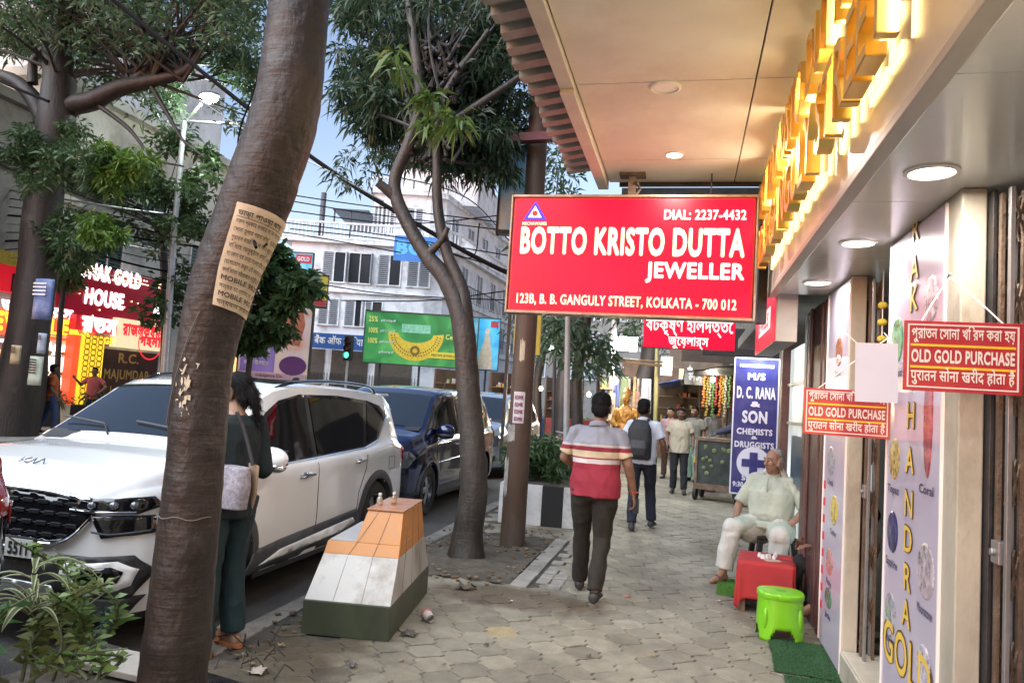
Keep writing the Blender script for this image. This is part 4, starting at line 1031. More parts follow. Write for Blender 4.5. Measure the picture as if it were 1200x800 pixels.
def mpv(loc,rz,paint,label,seen='front'):
    c=Car('parked_car',label,paint,'mpv',loc,rz);c.o.scale=(1,1,1.065);c.body();c.wheels();c.arches(paint)
    c.glasstop(.70,1.41,M_WSH,'windscreen');c.glasstop(-2.09,-1.90,M_GLASS,'rear_window',.08)
    c.side([(1.30,.955),(.0,.975),(-1.6,1.0),(-1.88,1.12),(-1.78,1.36),(-1.2,1.475),(.1,1.49),(.45,1.455),(.75,1.33)],.004,M_GBLK,'window_surround')
    c.side([(1.1,.985),(.05,1.0),(.05,1.46),(.3,1.45),(.70,1.31)],.009,M_GLASS,'front_window')
    c.side([(-.02,1.0),(-.95,1.02),(-.98,1.45),(-.02,1.46)],.009,M_GLASS,'rear_door_window')
    c.side([(-1.04,1.02),(-1.56,1.03),(-1.78,1.14),(-1.70,1.34),(-1.2,1.43),(-1.06,1.44)],.009,M_GLASS,'quarter_window')
    c.line([(1.12,.95),(1.13,.7),(1.05,.3)]);c.line([(0,.97),(0,.3)]);c.line([(-1.0,1.0),(-.98,.8),(-.9,.55),(-.9,.3)])
    c.line([(1.6,.62),(0,.66),(-1.9,.70)],.001,.006,paint,name='crease')
    for y,z in ((.22,.84),(-.78,.86)):
        for sx in (1,-1):
            x=c.sidex(y,z);MB().tube([(sx*(x+.004),y+.1,z),(sx*(x+.034),y+.08,z),(sx*(x+.034),y-.08,z),(sx*(x+.004),y-.1,z)],.013,8).build('door_handle',M_CHR,c.o,smooth=True)
    c.mirrors(.98,1.01,paint)
    c.front([(.34,.66),(.50,.74),(.78,.82),(.835,.74),(.78,.62),(.45,.58)],.014,M_LAMP,'headlamp')
    for x,z in ((.52,.67),(.68,.71)): [MB().ball((q_*x,c.yf(x)+.015,z),(.055,.03,.05),14).build('lamp_lens',M_CHR,c.o,smooth=True) for q_ in (1,-1)]
    c.front([(0,.46),(.36,.46),(.42,.62),(0,.66)],.014,M_GBLK,'grille');c.ftube([(0,.6),(.2,.595),(.36,.58)],.016,M_CHR,'grille_chrome',.028)
    c.front([(0,.24),(.5,.24),(.56,.38),(0,.40)],.014,M_BLKP,'lower_bumper')
    c.front([(.60,.33),(.76,.34),(.76,.44),(.60,.43)],.014,M_BLKP,'fog_recess')
    pl=empty('number_plate',(0,c.yf(0)+.03,.43));pl.parent=c.o
    MB().box(-.25,.25,0,.012,-.055,.055).build('plate',M_PLATE,pl)
    lettering('WB 02 AK 7390',.085,.04,frame_M((.23,.0165,-.03),(-1,0,0),(0,0,1)),M_INK,pl,width=.46)
    c.side([(-1.98,.97),(-2.08,1.16),(-2.13,1.1),(-2.17,.86),(-2.02,.84)],.012,M_TAIL,'tail_lamp',thick=.014)
    c.front([(.58,.80),(.76,.80),(.78,.90),(.60,.90)],.012,M_TAIL,'tail_lamp',rear=True)
    c.front([(0,.30),(.72,.30),(.76,.44),(0,.44)],.012,M_BLKP,'rear_bumper',rear=True)
    MB().tube([(0,-1.5,1.57),(0,-1.62,1.72)],.006,6).build('aerial',M_BLKP,c.o)
    if seen=='front': MB().box(.36,.50,1.16,1.18,1.19,1.27).xf(Matrix.Identity(4)).build('sticker',M_PLATE,c.o)
    MB().grid(lambda u,v:(lerp(-.70,.70,u),lerp(1.40,1.5,v),c.zt(lerp(1.40,1.5,v))+.012),8,2).build('cowl',M_BLKP,c.o)
    return c
RZ=-.035
suv((-3.90,5.82,RZ),math.pi)
mpv((-4.14,10.85,RZ),math.pi,M_BLUEC,'dark blue car parked behind the white suv beside the forked tree')
mpv((-3.99,.88,RZ),math.pi,M_BLKC,'black car whose red tail lamp shows just before the nose of the white suv','rear')
mpv((-4.35,16.2,RZ),math.pi,mat('silver_paint',(.34,.40,.48),.2,.4,.05,2,coat=1),'pale silver car parked beyond the dark blue car')
# ---------------------------------------------------------------- people
def skinmat(name,col): 
    return mat(name,col,.5,0,.28,16,.12,120)
SK1=skinmat('skin_brown',(.20,.105,.062));SK2=skinmat('skin_tan',(.27,.155,.10));SK3=skinmat('skin_dark',(.13,.068,.042))
M_HAIR=mat('hair_black',(.005,.0045,.0045),.6,0,.3,60,.5,150,spec=.25)
M_HAIRG=mat('hair_grey',(.33,.31,.29),.6,0,.4,60,.5,150)
def ring(c,rx,ry,ax=None,n=18,rot=0,power=2.0):
    """ellipse of points round c in a plane; ax = axis direction"""
    ax=Vector(ax or (0,0,1)).normalized();x=Vector((1,0,0));x=(x-ax*x.dot(ax))
    if x.length<.2:x=Vector((0,1,0))-ax*ax.y
    x.normalize();y=ax.cross(x);P=[]
    for j in range(n):
        a=2*math.pi*j/n+rot;cx,sy=math.cos(a),math.sin(a)
        e=2/power;P.append(Vector(c)+x*rx*math.copysign(abs(cx)**e,cx)+y*ry*math.copysign(abs(sy)**e,sy))
    return P
class Blob:
    """closed shapes melted into one surface with a voxel remesh"""
    def __init__(s):s.mb=MB()
    def cap(s,a,b,ra,rb,n=12):
        a=Vector(a);b=Vector(b);d=b-a
        if d.length<1e-5:return s.ball(a,ra)
        d.normalize();P=[];r=[]
        for t in (1,.87,.5,0): P.append(a-d*ra*math.sin(t*math.pi/2));r.append(max(.0006,ra*math.cos(t*math.pi/2)))
        for t in (0,.5,.87,1): P.append(b+d*rb*math.sin(t*math.pi/2));r.append(max(.0006,rb*math.cos(t*math.pi/2)))
        s.mb.tube(P,r,n);return s
    def ball(s,c,r,rot=None):s.mb.ball(c,r,14,rot=rot);return s
    def loft(s,secs,n=18,power=2.0):
        """secs: (centre, rx, ry[, axis])"""
        s.mb.loft([ring(q[0],q[1],q[2],q[3] if len(q)>3 else None,n,0,power) for q in secs]);return s
    def chain(s,P,R_):
        for i in range(len(P)-1):s.cap(P[i],P[i+1],R_[i],R_[i+1])
        return s
    def build(s,name,mats,parent,vox=.008,smooth=4,folds=0,fs=9,seed=0,fac=.5,zcut=None):
        me=bpy.data.meshes.new('b');me.from_pydata(s.mb.v,[],s.mb.f)
        bm=bmesh.new();bm.from_mesh(me);bmesh.ops.recalc_face_normals(bm,faces=bm.faces);bm.to_mesh(me);bm.free()
        o=bpy.data.objects.new('b',me);COL.objects.link(o)
        r=o.modifiers.new('r','REMESH');r.mode='VOXEL';r.voxel_size=vox
        if smooth:
            q=o.modifiers.new('s','SMOOTH');q.factor=fac;q.iterations=smooth
        dg=bpy.context.evaluated_depsgraph_get();m2=bpy.data.meshes.new_from_object(o.evaluated_get(dg));m2.name=name
        bpy.data.objects.remove(o);bpy.data.meshes.remove(me)
        if folds:
            nrm=[v.normal.copy() for v in m2.vertices]
            for v,nn in zip(m2.vertices,nrm):
                p=v.co;h=noise.noise(Vector((p.x*fs+seed,p.y*fs,p.z*fs*.55)))+.5*noise.noise(Vector((p.x*fs*2.3,p.y*fs*2.3+seed,p.z*fs*1.4+p.x*8)))
                h=1-abs(h)*2.2
                v.co=p+nn*h*folds
        m2.polygons.foreach_set('use_smooth',[True]*len(m2.polygons))
        if not isinstance(mats,(list,tuple)):mats=[mats]
        m2.materials.clear()
        for m in mats:m2.materials.append(m)
        o=bpy.data.objects.new(name,m2);COL.objects.link(o);o.parent=parent;return o
V3=Vector
def head_prims(b,c,s=1.0,fwd=(0,1,0),up=(0,0,1),ears=True):
    """skull, jaw, nose, brow, ears; returns a frame"""
    f=V3(fwd).normalized();u=V3(up);u=(u-f*u.dot(f)).normalized();r=f.cross(u)
    M=Matrix((r,f,u)).transposed();c=V3(c)
    q=lambda x,y,z:c+M@V3((x*s,y*s,z*s))
    b.ball(q(0,-.012,.03),(.074*s,.094*s,.088*s),M)
    b.ball(q(0,.022,-.035),(.060*s,.066*s,.078*s),M)
    b.ball(q(0,.060,-.088),(.030*s,.026*s,.024*s),M)
    b.ball(q(0,.075,.022),(.052*s,.020*s,.018*s),M)
    b.cap(q(0,.084,.012),q(0,.106,-.026),.010*s,.016*s);b.ball(q(.013,.094,-.032),.010*s).ball(q(-.013,.094,-.032),.010*s)
    b.ball(q(.036,.066,-.022),(.024*s,.02*s,.022*s),M).ball(q(-.036,.066,-.022),(.024*s,.02*s,.022*s),M)
    b.ball(q(0,.082,-.056),(.025*s,.014*s,.009*s),M).ball(q(0,.080,-.068),(.021*s,.013*s,.009*s),M)
    if ears:
        for k in(1,-1): b.ball(q(k*.076,-.008,-.012),(.011*s,.022*s,.034*s),M).ball(q(k*.074,.002,-.035),(.010*s,.013*s,.014*s),M)
    return q,M
def hand_prims(b,wr,d,palmn,side,curl=.35,s=1.0,spread=.12):
    """palm and five bent fingers from the wrist along d; palmn = palm normal; thumb on the given side"""
    d=V3(d).normalized();n=V3(palmn);n=(n-d*n.dot(d)).normalized();t=d.cross(n)*side
    wr=V3(wr)
    for k in range(4):
        o=(k-1.5)*.019*s
        b.cap(wr+t*o*.6+d*.012*s,wr+d*.082*s+t*o,.014*s,.0115*s,8)
    for k,(L,rr) in enumerate(((.068,.0082),(.078,.0088),(.073,.0086),(.056,.0076))):
        o=(1.5-k)*.021*s;p=wr+d*.085*s+t*o;a=0;dd=d+t*(1.5-k)*spread*.5
        for q in range(3):
            a+=curl*(.75+.25*q);e=(dd*math.cos(a)+n*math.sin(a)).normalized();l=L*s*(.45,.32,.23)[q]
            b.cap(p,p+e*l,rr*s*(1-.1*q),rr*s*(.92-.12*q),8);p=p+e*l
    p=wr+d*.022*s+t*.022*s;e=(d*.62+t*.66+n*.25).normalized();b.cap(p,p+e*.045*s,.014*s,.0105*s,8);p=p+e*.045*s
    e=(d*.85+t*.25+n*.35).normalized();b.cap(p,p+e*.032*s,.0100*s,.0088*s,8);p2=p+e*.032*s;b.cap(p2,p2+(e+n*.2).normalized()*.024*s,.0088*s,.0072*s,8)
def foot_prims(b,an,d,s=1.0):
    d=V3((d[0],d[1],0)).normalized();an=V3(an)
    heel=V3((an.x,an.y,an.z))-d*.035*s-V3((0,0,.045*s))
    b.cap(an,heel,.036*s,.034*s).cap(heel+V3((0,0,.004)),V3((an.x,an.y,an.z-.055*s))+d*.09*s,.032*s,.034*s).cap(an,V3((an.x,an.y,an.z-.052*s))+d*.11*s,.034*s,.03*s)
    b.cap(V3((an.x,an.y,an.z-.055*s))+d*.09*s,V3((an.x,an.y,an.z-.06*s))+d*.165*s,.036*s,.024*s)
def eyes(parent,q,s,M):
    mb=MB()
    for k in(1,-1): mb.ball(q(k*.031,.074,.004),(.013*s,.010*s,.009*s),10)
    e=mb.build('eye',mat('eye_white',(.55,.52,.48),.25),parent,smooth=True)
    mb=MB()
    for k in(1,-1): mb.ball(q(k*.031,.0825,.004),(.0058*s,.004*s,.0058*s),8)
    mb.build('iris',mat('iris_brown',(.015,.009,.006),.15),e,smooth=True)
    mb=MB()
    for k in(1,-1): mb.tube([q(k*.014,.092,.030),q(k*.032,.090,.036),q(k*.052,.076,.028)],[.004*s,.005*s,.003*s],6)
    mb.build('eyebrow',mat('brow',(.03,.024,.02),.8),parent,smooth=True)
    mb=MB();mb.tube([q(-.022,.089,-.063),q(-.008,.095,-.0615),q(.008,.095,-.0615),q(.022,.089,-.063)],[.0022*s,.003*s,.003*s,.0022*s],6)
    mb.build('lips',mat('lip_line',(.10,.04,.03),.5),parent,smooth=True)
STAND=dict(hipL=(-.09,0,.90),hipR=(.09,0,.90),kneeL=(-.10,.02,.48),kneeR=(.10,.02,.48),ankL=(-.11,-.02,.085),ankR=(.11,-.02,.085),
  pel=(0,0,.93),waist=(0,0,1.06),chest=(0,.0,1.27),neck=(0,-.012,1.43),head=(0,.02,1.565),shL=(-.17,-.01,1.355),shR=(.17,-.01,1.355),
  elL=(-.23,-.03,1.10),elR=(.23,-.03,1.10),wrL=(-.24,.06,.87),wrR=(.24,.06,.87),fwd=(0,1,0),footL=(-.1,1,0),footR=(.1,1,0),curl=.4,curlL=None,build=1.0,pnL=(1,.2,0),pnR=(-1,.2,0),hdL=None,hdR=None,belly=0)
def person(label,loc,rz,H,pose,skin,shirt,pants,hair='short',hairm=None,shoes=None,sleeve=.55,vox=.0075,hem=.80,group=None,pantw=1.0,shirtw=1.0,collar=True,face=True,pant_end=.06,seated=False,tail=None,seed=0,kurta=None):
    J=dict(STAND);J.update(pose);k=H/1.70
    P={n:(V3(v)*k if isinstance(v,tuple) and len(v)==3 and n not in('fwd','footL','footR','pnL','pnR','hdL','hdR') else v) for n,v in J.items()}
    o=empty('person',loc,rz,label,'person',group);B=J['build']
    # body: one continuous surface
    b=Blob();q,M=head_prims(b,P['head'],k,J['fwd'])
    b.cap(P['neck']-V3((0,0,.02)),P['head']+V3((0,-.015,-.05))*k,.056*k,.052*k)
    b.loft([(P['pel']-V3((0,0,.06*k)),.13*k*B,.10*k*B),(P['pel'],.155*k*B,.112*k*B),(P['waist'],.135*k*B,.095*k*(B+J['belly'])),(P['chest'],.158*k*B,.105*k*B),(P['chest']*.35+P['neck']*.65,.12*k*B,.075*k),(P['neck'],.06*k,.055*k)])
    for s in 'LR':
        b.chain([P['hip'+s],P['knee'+s],P['ank'+s]],[.082*k*B,.056*k,.038*k]);b.cap(P['knee'+s]*.75+P['ank'+s]*.25,P['knee'+s]*.55+P['ank'+s]*.45,.056*k,.05*k)
        foot_prims(b,P['ank'+s],J['foot'+s],k)
        b.cap(P['chest']+V3((0,0,.06*k)),P['sh'+s],.058*k,.046*k);b.chain([P['sh'+s],P['el'+s],P['wr'+s]],[.046*k,.040*k,.028*k]);b.cap(P['el'+s],P['el'+s]*.65+P['wr'+s]*.35,.041*k,.040*k)
        d=V3(J['hd'+s]) if J['hd'+s] else (P['wr'+s]-P['el'+s])
        cu=J['curl'+s] if ('curl'+s) in J and J['curl'+s] is not None else J['curl']
        hand_prims(b,P['wr'+s],d,J['pn'+s],(-1 if s=='L' else 1),cu,k)
    body=b.build('body',skin,o,vox=min(vox,.0065) if face else vox,smooth=3)
    if face: eyes(body,q,k,M)
    # trousers
    t=Blob();pw=pantw
    t.loft([(P['pel']+V3((0,0,.085*k)),.150*k*B,.112*k*B),(P['pel'],.172*k*B,.128*k*B),(P['pel']-V3((0,0,.07*k)),.165*k*B,.125*k*B),(P['pel']-V3((0,0,.12*k)),.12*k*B,.09*k)])
    for s in 'LR':
        h,kn,an=P['hip'+s],P['knee'+s],P['ank'+s];d1=(kn-h).normalized();d2=(an-kn).normalized();dk=(d1+d2).normalized()
        e=an-d2*pant_end*k*.0+d2*(.0 if not seated else 0)-V3((0,0,0))
        e=an+d2*(.045-pant_end)*k
        t.cap(h,h+d1*.05,.098*k*B*pw,.098*k*B*pw)
        t.loft([(h-d1*.02,.100*k*B*pw,.104*k*B*pw,d1),(h*.5+kn*.5,.084*k*B*pw,.088*k*B*pw,d1),(kn-d1*.03*k,.068*k*pw,.072*k*pw,dk),(kn+d2*.03*k,.067*k*pw,.070*k*pw,dk),(kn*.5+an*.5,.064*k*pw,.066*k*pw,d2),(e,.060*k*pw,.064*k*pw,d2)])
        t.ball(kn,.069*k*pw)
    t.build('trousers',pants,o,vox=vox,smooth=3,folds=.009*k,fs=7,seed=seed)
    # shirt
    c=Blob();sw=shirtw
    hemz=P['pel']+V3((0,0,(hem-.93)*k))
    if kurta: 
        c.loft([(V3(kurta[0])*k,kurta[1]*k,kurta[2]*k)]+[(P['pel']+V3((0,0,.03)),.185*k*B*sw,.150*k*B*sw),(P['waist'],.172*k*B*sw,.138*k*(B+J['belly'])*sw),(P['chest'],.186*k*B*sw,.135*k*B*sw),(P['chest']*.4+P['neck']*.6,.165*k*B,.10*k),(P['neck']-V3((0,0,.015)),.075*k,.068*k)],20,2.2)
    else:
        c.loft([(hemz,.176*k*B*sw,.138*k*B*sw),(P['pel']+V3((0,0,.03)),.176*k*B*sw,.138*k*B*sw),(P['waist'],.166*k*B*sw,.128*k*(B+J['belly'])*sw),(P['chest'],.182*k*B*sw,.130*k*B*sw),(P['chest']*.4+P['neck']*.6,.165*k*B,.10*k),(P['neck']-V3((0,0,.015)),.075*k,.068*k)],20,2.2)
    for s in 'LR':
        sh,el,wr=P['sh'+s],P['el'+s],P['wr'+s];d1=(el-sh).normalized();d2=(wr-el).normalized()
        c.cap(P['chest']+V3((0,0,.085*k)),sh,.062*k,.058*k)
        if sleeve<=1:
            e=sh+(el-sh)*sleeve*1.25;c.loft([(sh-d1*.02,.060*k,.060*k,d1),(sh*.5+e*.5,.060*k,.063*k,d1),(e,.062*k,.066*k,d1)])
        else:
            c.chain([sh,el],[.068*k,.055*k]);e=el+(wr-el)*(sleeve-1);c.loft([(el-d2*.01,.056*k,.056*k,d2),(e,.048*k,.048*k,d2)]);c.ball(el,.056*k)
    sh_=c.build('shirt',shirt,o,vox=vox,smooth=3,folds=.009*k,fs=7,seed=seed+5)
    if collar:
        cb=MB();n=20;c0=P['neck']+V3((0,-.002,-.012))*k
        rr=[ring(c0,.068*k,.066*k,(0,.25,1),n),ring(c0+V3((0,0,.028*k)),.062*k,.060*k,(0,.25,1),n),ring(c0+V3((0,0,.020*k)),.072*k,.070*k,(0,.25,1),n),ring(c0+V3((0,0,-.018*k)),.084*k,.082*k,(0,.25,1),n)]
        cb.loft(rr,cap=False);cb.build('collar',shirt if not isinstance(collar,bpy.types.Material) else collar,sh_,smooth=80,thick=.003)
    # hair
    hb=Blob();hm=hairm or M_HAIR
    if hair=='short':
        hb.ball(q(0,-.026,.052),(.079*k,.092*k,.080*k),M);hb.ball(q(0,-.055,.00),(.072*k,.060*k,.075*k),M);hb.ball(q(0,.02,.098),(.060*k,.065*k,.030*k),M)
    elif hair=='bald':
        hb.ball(q(0,-.052,.0),(.076*k,.060*k,.062*k),M);hb.ball(q(.045,-.03,.0),(.036*k,.05*k,.055*k),M).ball(q(-.045,-.03,.0),(.036*k,.05*k,.055*k),M);hb.ball(q(0,-.035,.072),(.066*k,.075*k,.052*k),M)
    elif hair=='long':
        hb.ball(q(0,-.032,.05),(.079*k,.090*k,.080*k),M);hb.ball(q(0,-.068,-.01),(.066*k,.050*k,.075*k),M);hb.ball(q(0,.03,.088),(.062*k,.06*k,.035*k),M)
        if tail: hb.chain([q(*p[:3]) for p in tail],[p[3]*k for p in tail])
    if hair:
        ho=hb.build('hair',hm,body,vox=.006,smooth=3,folds=.004,fs=26,seed=seed)
        if vox<.0085: strands(ho,M,.034*k if hair!='long' else .07*k,2600)
    # shoes
    if shoes:
        for s in 'LR':
            d=V3((J['foot'+s][0],J['foot'+s][1],0)).normalized();an=P['ank'+s];z0=an.z-.080*k
            x=V3((d.y,-d.x,0));f=Blob()
            base=V3((an.x,an.y,z0))
            f.loft([(base-d*.075*k+V3((0,0,.028*k)),.020*k,.026*k,d),(base-d*.06*k+V3((0,0,.040*k)),.040*k,.040*k,d),(base+V3((0,0,.046*k)),.043*k,.046*k,d),(base+d*.07*k+V3((0,0,.036*k)),.046*k,.036*k,d),(base+d*.14*k+V3((0,0,.027*k)),.048*k,.027*k,d),(base+d*.19*k+V3((0,0,.020*k)),.036*k,.020*k,d),(base+d*.205*k+V3((0,0,.018*k)),.015*k,.012*k,d)])
            f.cap(base+V3((0,0,.05*k)),an+V3((0,0,-.005)),.044*k,.042*k)
            f.build('shoe',shoes,o,vox=.006,smooth=2)
    o['_k']=k;return o,P,q,M
def strands(ho,M,ln,n):
    """fine locks laid over the hair so that its outline breaks up"""
    me=ho.data;N=len(me.vertices);co=np.empty(N*3);no=np.empty(N*3);me.vertices.foreach_get('co',co);me.vertices.foreach_get('normal',no);co=co.reshape(-1,3);no=no.reshape(-1,3)
    ix=rng.integers(0,N,n);p=co[ix];nn=no[ix];d=np.array([0,0,-1.0])[None]+np.array(M@Vector((.25,-.45,0)))[None]+rng.normal(size=(n,3))*.35
    d-=nn*(d*nn).sum(1,keepdims=True)*.9;d/=np.linalg.norm(d,axis=1,keepdims=True)+1e-9;s_=np.cross(d,nn);l=ln*rng.uniform(.5,1.2,(n,1));w_=.0016
    a=p+nn*.0005;b=a+d*l*.5+nn*.0035+s_*w_;c=a+d*l+nn*.0025;e=a+d*l*.5+nn*.0035-s_*w_
    Q=np.stack([a,b,c,e],1).reshape(-1,3);V=[tuple(v) for v in co]+[tuple(v) for v in Q];F=[tuple(f.vertices) for f in me.polygons]+[(N+4*i,N+4*i+1,N+4*i+2,N+4*i+3) for i in range(n)]
    m2=bpy.data.meshes.new('hair');m2.from_pydata(V,[],F);m2.materials.append(me.materials[0]);m2.polygons.foreach_set('use_smooth',[True]*len(F));ho.data=m2
def clothmat(name,col,rough=.9,var=.12):
    col=[c*(.6 if max(col)<.15 else .9) for c in col]
    return mat(name,col,rough,0,var,5,.25,260)
def stripemat(name,bands,plaid=0):
    """horizontal bands by height on the cloth: list of (z from, colour)"""
    if name in _mats:return _mats[name]
    m=bpy.data.materials.new(name);m.use_nodes=True;n=m.node_tree;b=n.nodes['Principled BSDF'];b.inputs['Roughness'].default_value=.85
    tc=n.nodes.new('ShaderNodeTexCoord');sx=n.nodes.new('ShaderNodeSeparateXYZ');n.links.new(tc.outputs['Object'],sx.inputs[0])
    nz=n.nodes.new('ShaderNodeTexNoise');nz.inputs['Scale'].default_value=6;n.links.new(tc.outputs['Object'],nz.inputs[0])
    ad=n.nodes.new('ShaderNodeMath');ad.operation='MULTIPLY_ADD';ad.inputs[1].default_value=.012;n.links.new(nz.outputs['Fac'],ad.inputs[0]);n.links.new(sx.outputs['Z'],ad.inputs[2])
    mr=n.nodes.new('ShaderNodeMapRange');z0=.6;z1=1.6;mr.inputs[1].default_value=z0;mr.inputs[2].default_value=z1;n.links.new(ad.outputs[0],mr.inputs[0])
    r=n.nodes.new('ShaderNodeValToRGB');r.color_ramp.interpolation='CONSTANT';cr=r.color_ramp
    for i,(z,c) in enumerate(bands):
        p=max(0,min(1,(z-z0)/(z1-z0)))
        e=cr.elements[i] if i<2 else cr.elements.new(p)
        e.position=p;e.color=(*c,1)
    n.links.new(mr.outputs[0],r.inputs[0]);n.links.new(r.outputs[0],b.inputs['Base Color'])
    _mats[name]=m;return m
# 1. man in the striped polo, walking away
Mpolo=stripemat('polo_stripes',[(.5,(.24,.016,.032)),(1.115,(.45,.41,.40)),(1.148,(.20,.014,.03)),(1.162,(.46,.38,.25)),(1.212,(.20,.014,.03)),(1.247,(.40,.36,.35)),(1.265,(.20,.21,.25))])
p,J,q,M=person('man in red and grey striped polo walking away along the pavement',(-.70,6.15,0),R(3),1.70,
 dict(kneeL=(-.10,.20,.50),ankL=(-.11,.34,.09),kneeR=(.075,.03,.47),ankR=(.05,-.14,.11),pel=(0,0,.93),elL=(-.27,.02,1.13),wrL=(-.16,.16,1.04),elR=(.26,-.05,1.11),wrR=(.31,.03,.88),shL=(-.178,-.01,1.345),shR=(.178,-.01,1.335),neck=(.0,.0,1.42),head=(.015,.035,1.555),fwd=(.1,1,-.05),curl=.6,build=1.08,pnR=(-1,.0,0),hdR=(.15,.1,-1),hdL=(.5,.6,.3),curlL=.9),
 SK1,Mpolo,mat('cargo_olive',(.020,.016,.011),.9,0,.35,12,.3,120),shoes=mat('sandal_dark',(.02,.018,.017),.6,0,.3,20),vox=.0065,hem=.84,pantw=1.02,pant_end=.05,sleeve=.62,shirtw=1.06,seed=1)
w_=MB();w_.tube([J['wrR']+V3((.034*math.cos(a),.030*math.sin(a),.01)) for a in np.linspace(0,2*math.pi,18)],.007,6);w_.build('wristband',mat('thread_red',(.4,.03,.03),.7),p)
MB().box(-.03,.03,-.015,.0,-.06,.06).xf(Matrix.Translation(J['wrR']+V3((.02,.02,-.10)))).build('phone',M_GBLK,p,bevel=.006)
# 2. man with the backpack
p,J,q,M=person('man in pale blue shirt and dark jeans with a black backpack walking away',(-.54,9.85,0),R(-3),1.69,
 dict(kneeL=(-.09,.02,.48),ankL=(-.075,-.12,.09),kneeR=(.11,.22,.50),ankR=(.14,.24,.10),elL=(-.25,-.02,1.12),wrL=(-.26,.10,.90),elR=(.27,-.03,1.12),wrR=(.29,.07,.88),neck=(0,.01,1.43),fwd=(.25,1,-.1),build=1.02),
 SK3,clothmat('shirt_paleblue',(.58,.64,.74)),clothmat('jeans_dark',(.020,.026,.050)),shoes=mat('shoe_navy',(.02,.022,.03),.6),vox=.008,hem=.86,shirtw=1.05,seed=2)
bp=empty('backpack',(-.57,9.70,1.18),R(-3),'black backpack worn by the man in the pale blue shirt','backpack')
f=Blob();f.loft([((0,0,-.27),.12,.05),((0,-.01,-.25),.15,.09),((0,-.02,-.05),.155,.11),((0,-.01,.12),.145,.10),((0,.01,.2),.10,.07),((0,.02,.23),.05,.03)],20,2.6)
f.build('bag',mat('bag_black',(.022,.024,.027),.7,0,.2,12,.3,140),bp,vox=.008,smooth=3,folds=.004,seed=4)
f=Blob();f.loft([((0,-.105,-.22),.10,.03),((0,-.115,-.12),.115,.045),((0,-.10,-.02),.10,.03)],16,2.6);f.build('pocket',mat('bag_grey',(.03,.032,.036),.6,0,.2,12),bp,vox=.008,smooth=2)
for s in(1,-1): MB().tube(spline([(s*.07,.03,.17),(s*.09,.10,.24),(s*.10,.17,.215),(s*.12,.24,.10)],[.02]*4,6)[0],.018,8).build('strap',M_BLKP,bp,smooth=True)
# 3. man facing us in the cream shirt
p,J,q,M=person('man in cream half sleeve shirt and dark trousers walking towards the camera',(-.10,14.4,0),R(178),1.62,
 dict(kneeL=(-.10,.05,.48),ankL=(-.12,.08,.09),kneeR=(.09,.03,.48),ankR=(.10,-.06,.09),elL=(-.25,.0,1.12),wrL=(-.26,.12,.92),elR=(.25,.0,1.12),wrR=(.24,.14,.90),fwd=(0,1,-.12),build=1.0),
 SK3,clothmat('shirt_cream',(.42,.38,.28)),clothmat('trouser_dark',(.022,.024,.032)),shoes=mat('shoe_black',(.012,.012,.012),.4),vox=.009,hem=.80,shirtw=1.08,seed=3)
# 4. seated old man
Mk=clothmat('kurta_mint',(.43,.48,.40),.95,.2);Mdh=clothmat('dhoti_white',(.55,.55,.51),.95,.2)
p,J,q,M=person('old grey haired man in pale kurta sitting on a black stool',(.85,7.75,0),R(158),1.66,
 dict(pel=(0,0,.50),waist=(0,.03,.66),chest=(0,.03,.86),neck=(0,.0,1.03),head=(-.01,.035,1.165),hipL=(-.10,.05,.49),hipR=(.10,.05,.49),kneeL=(-.20,.42,.50),kneeR=(.25,.42,.51),ankL=(-.18,.40,.085),ankR=(.30,.50,.085),
  shL=(-.18,.0,.965),shR=(.18,.0,.975),elL=(-.33,.02,.72),elR=(.30,.10,.70),wrL=(-.205,.20,.56),wrR=(.25,.34,.575),hdL=(.5,.9,-.12),hdR=(.0,1,-.25),pnL=(0,.0,-1),pnR=(0,0,-1),curl=.25,fwd=(.52,.85,-.03),build=1.08,belly=.2,footL=(-.2,1,0),footR=(.3,1,0)),
 SK2,Mk,Mdh,hair='bald',hairm=M_HAIRG,sleeve=.72,vox=.0065,pantw=1.34,shirtw=1.14,pant_end=.09,seed=7,kurta=((0,.02,.40),.21,.17),seated=True)
fl=Blob();fl.loft([((0,.02,.475),.20,.16),((0,.12,.525),.20,.15),((0,.16,.575),.17,.11)],18,2.4)
for s,x in(('L',-1),('R',1)): fl.loft([(J['hip'+s]+V3((0,.02,.06)),.115,.06,(x*.3,1,0)),(J['knee'+s]*.45+J['hip'+s]*.55+V3((0,0,.045)),.115,.075,(x*.3,1,0)),(J['knee'+s]*.70+J['hip'+s]*.30+V3((0,0,.03)),.11,.078,(x*.3,1,0)),(J['knee'+s]*.95+J['hip'+s]*.05+V3((0,.01,.005)),.095,.075,(x*.3,1,-.2))])
fl.build('kurta_skirt',Mk,p,vox=.008,smooth=5,folds=.007,fs=8,seed=3)
pk=MB();pk.tube([V3((.0,.155,.98)),V3((0,.185,.90)),V3((0,.195,.80))],.006,6)
for z_,y_ in ((.95,.172),(.88,.192),(.81,.200)): pk.ball((0,y_,z_),(.008,.004,.008),8)
pk.build('button_placket',clothmat('placket',(.33,.36,.30)),p)
MB().tube([J['wrR']+V3((.036*math.cos(a),-.02,.034*math.sin(a))) for a in np.linspace(0,2*math.pi,18)],.008,6).build('wristwatch',M_STEELD,p)
sp=MB()
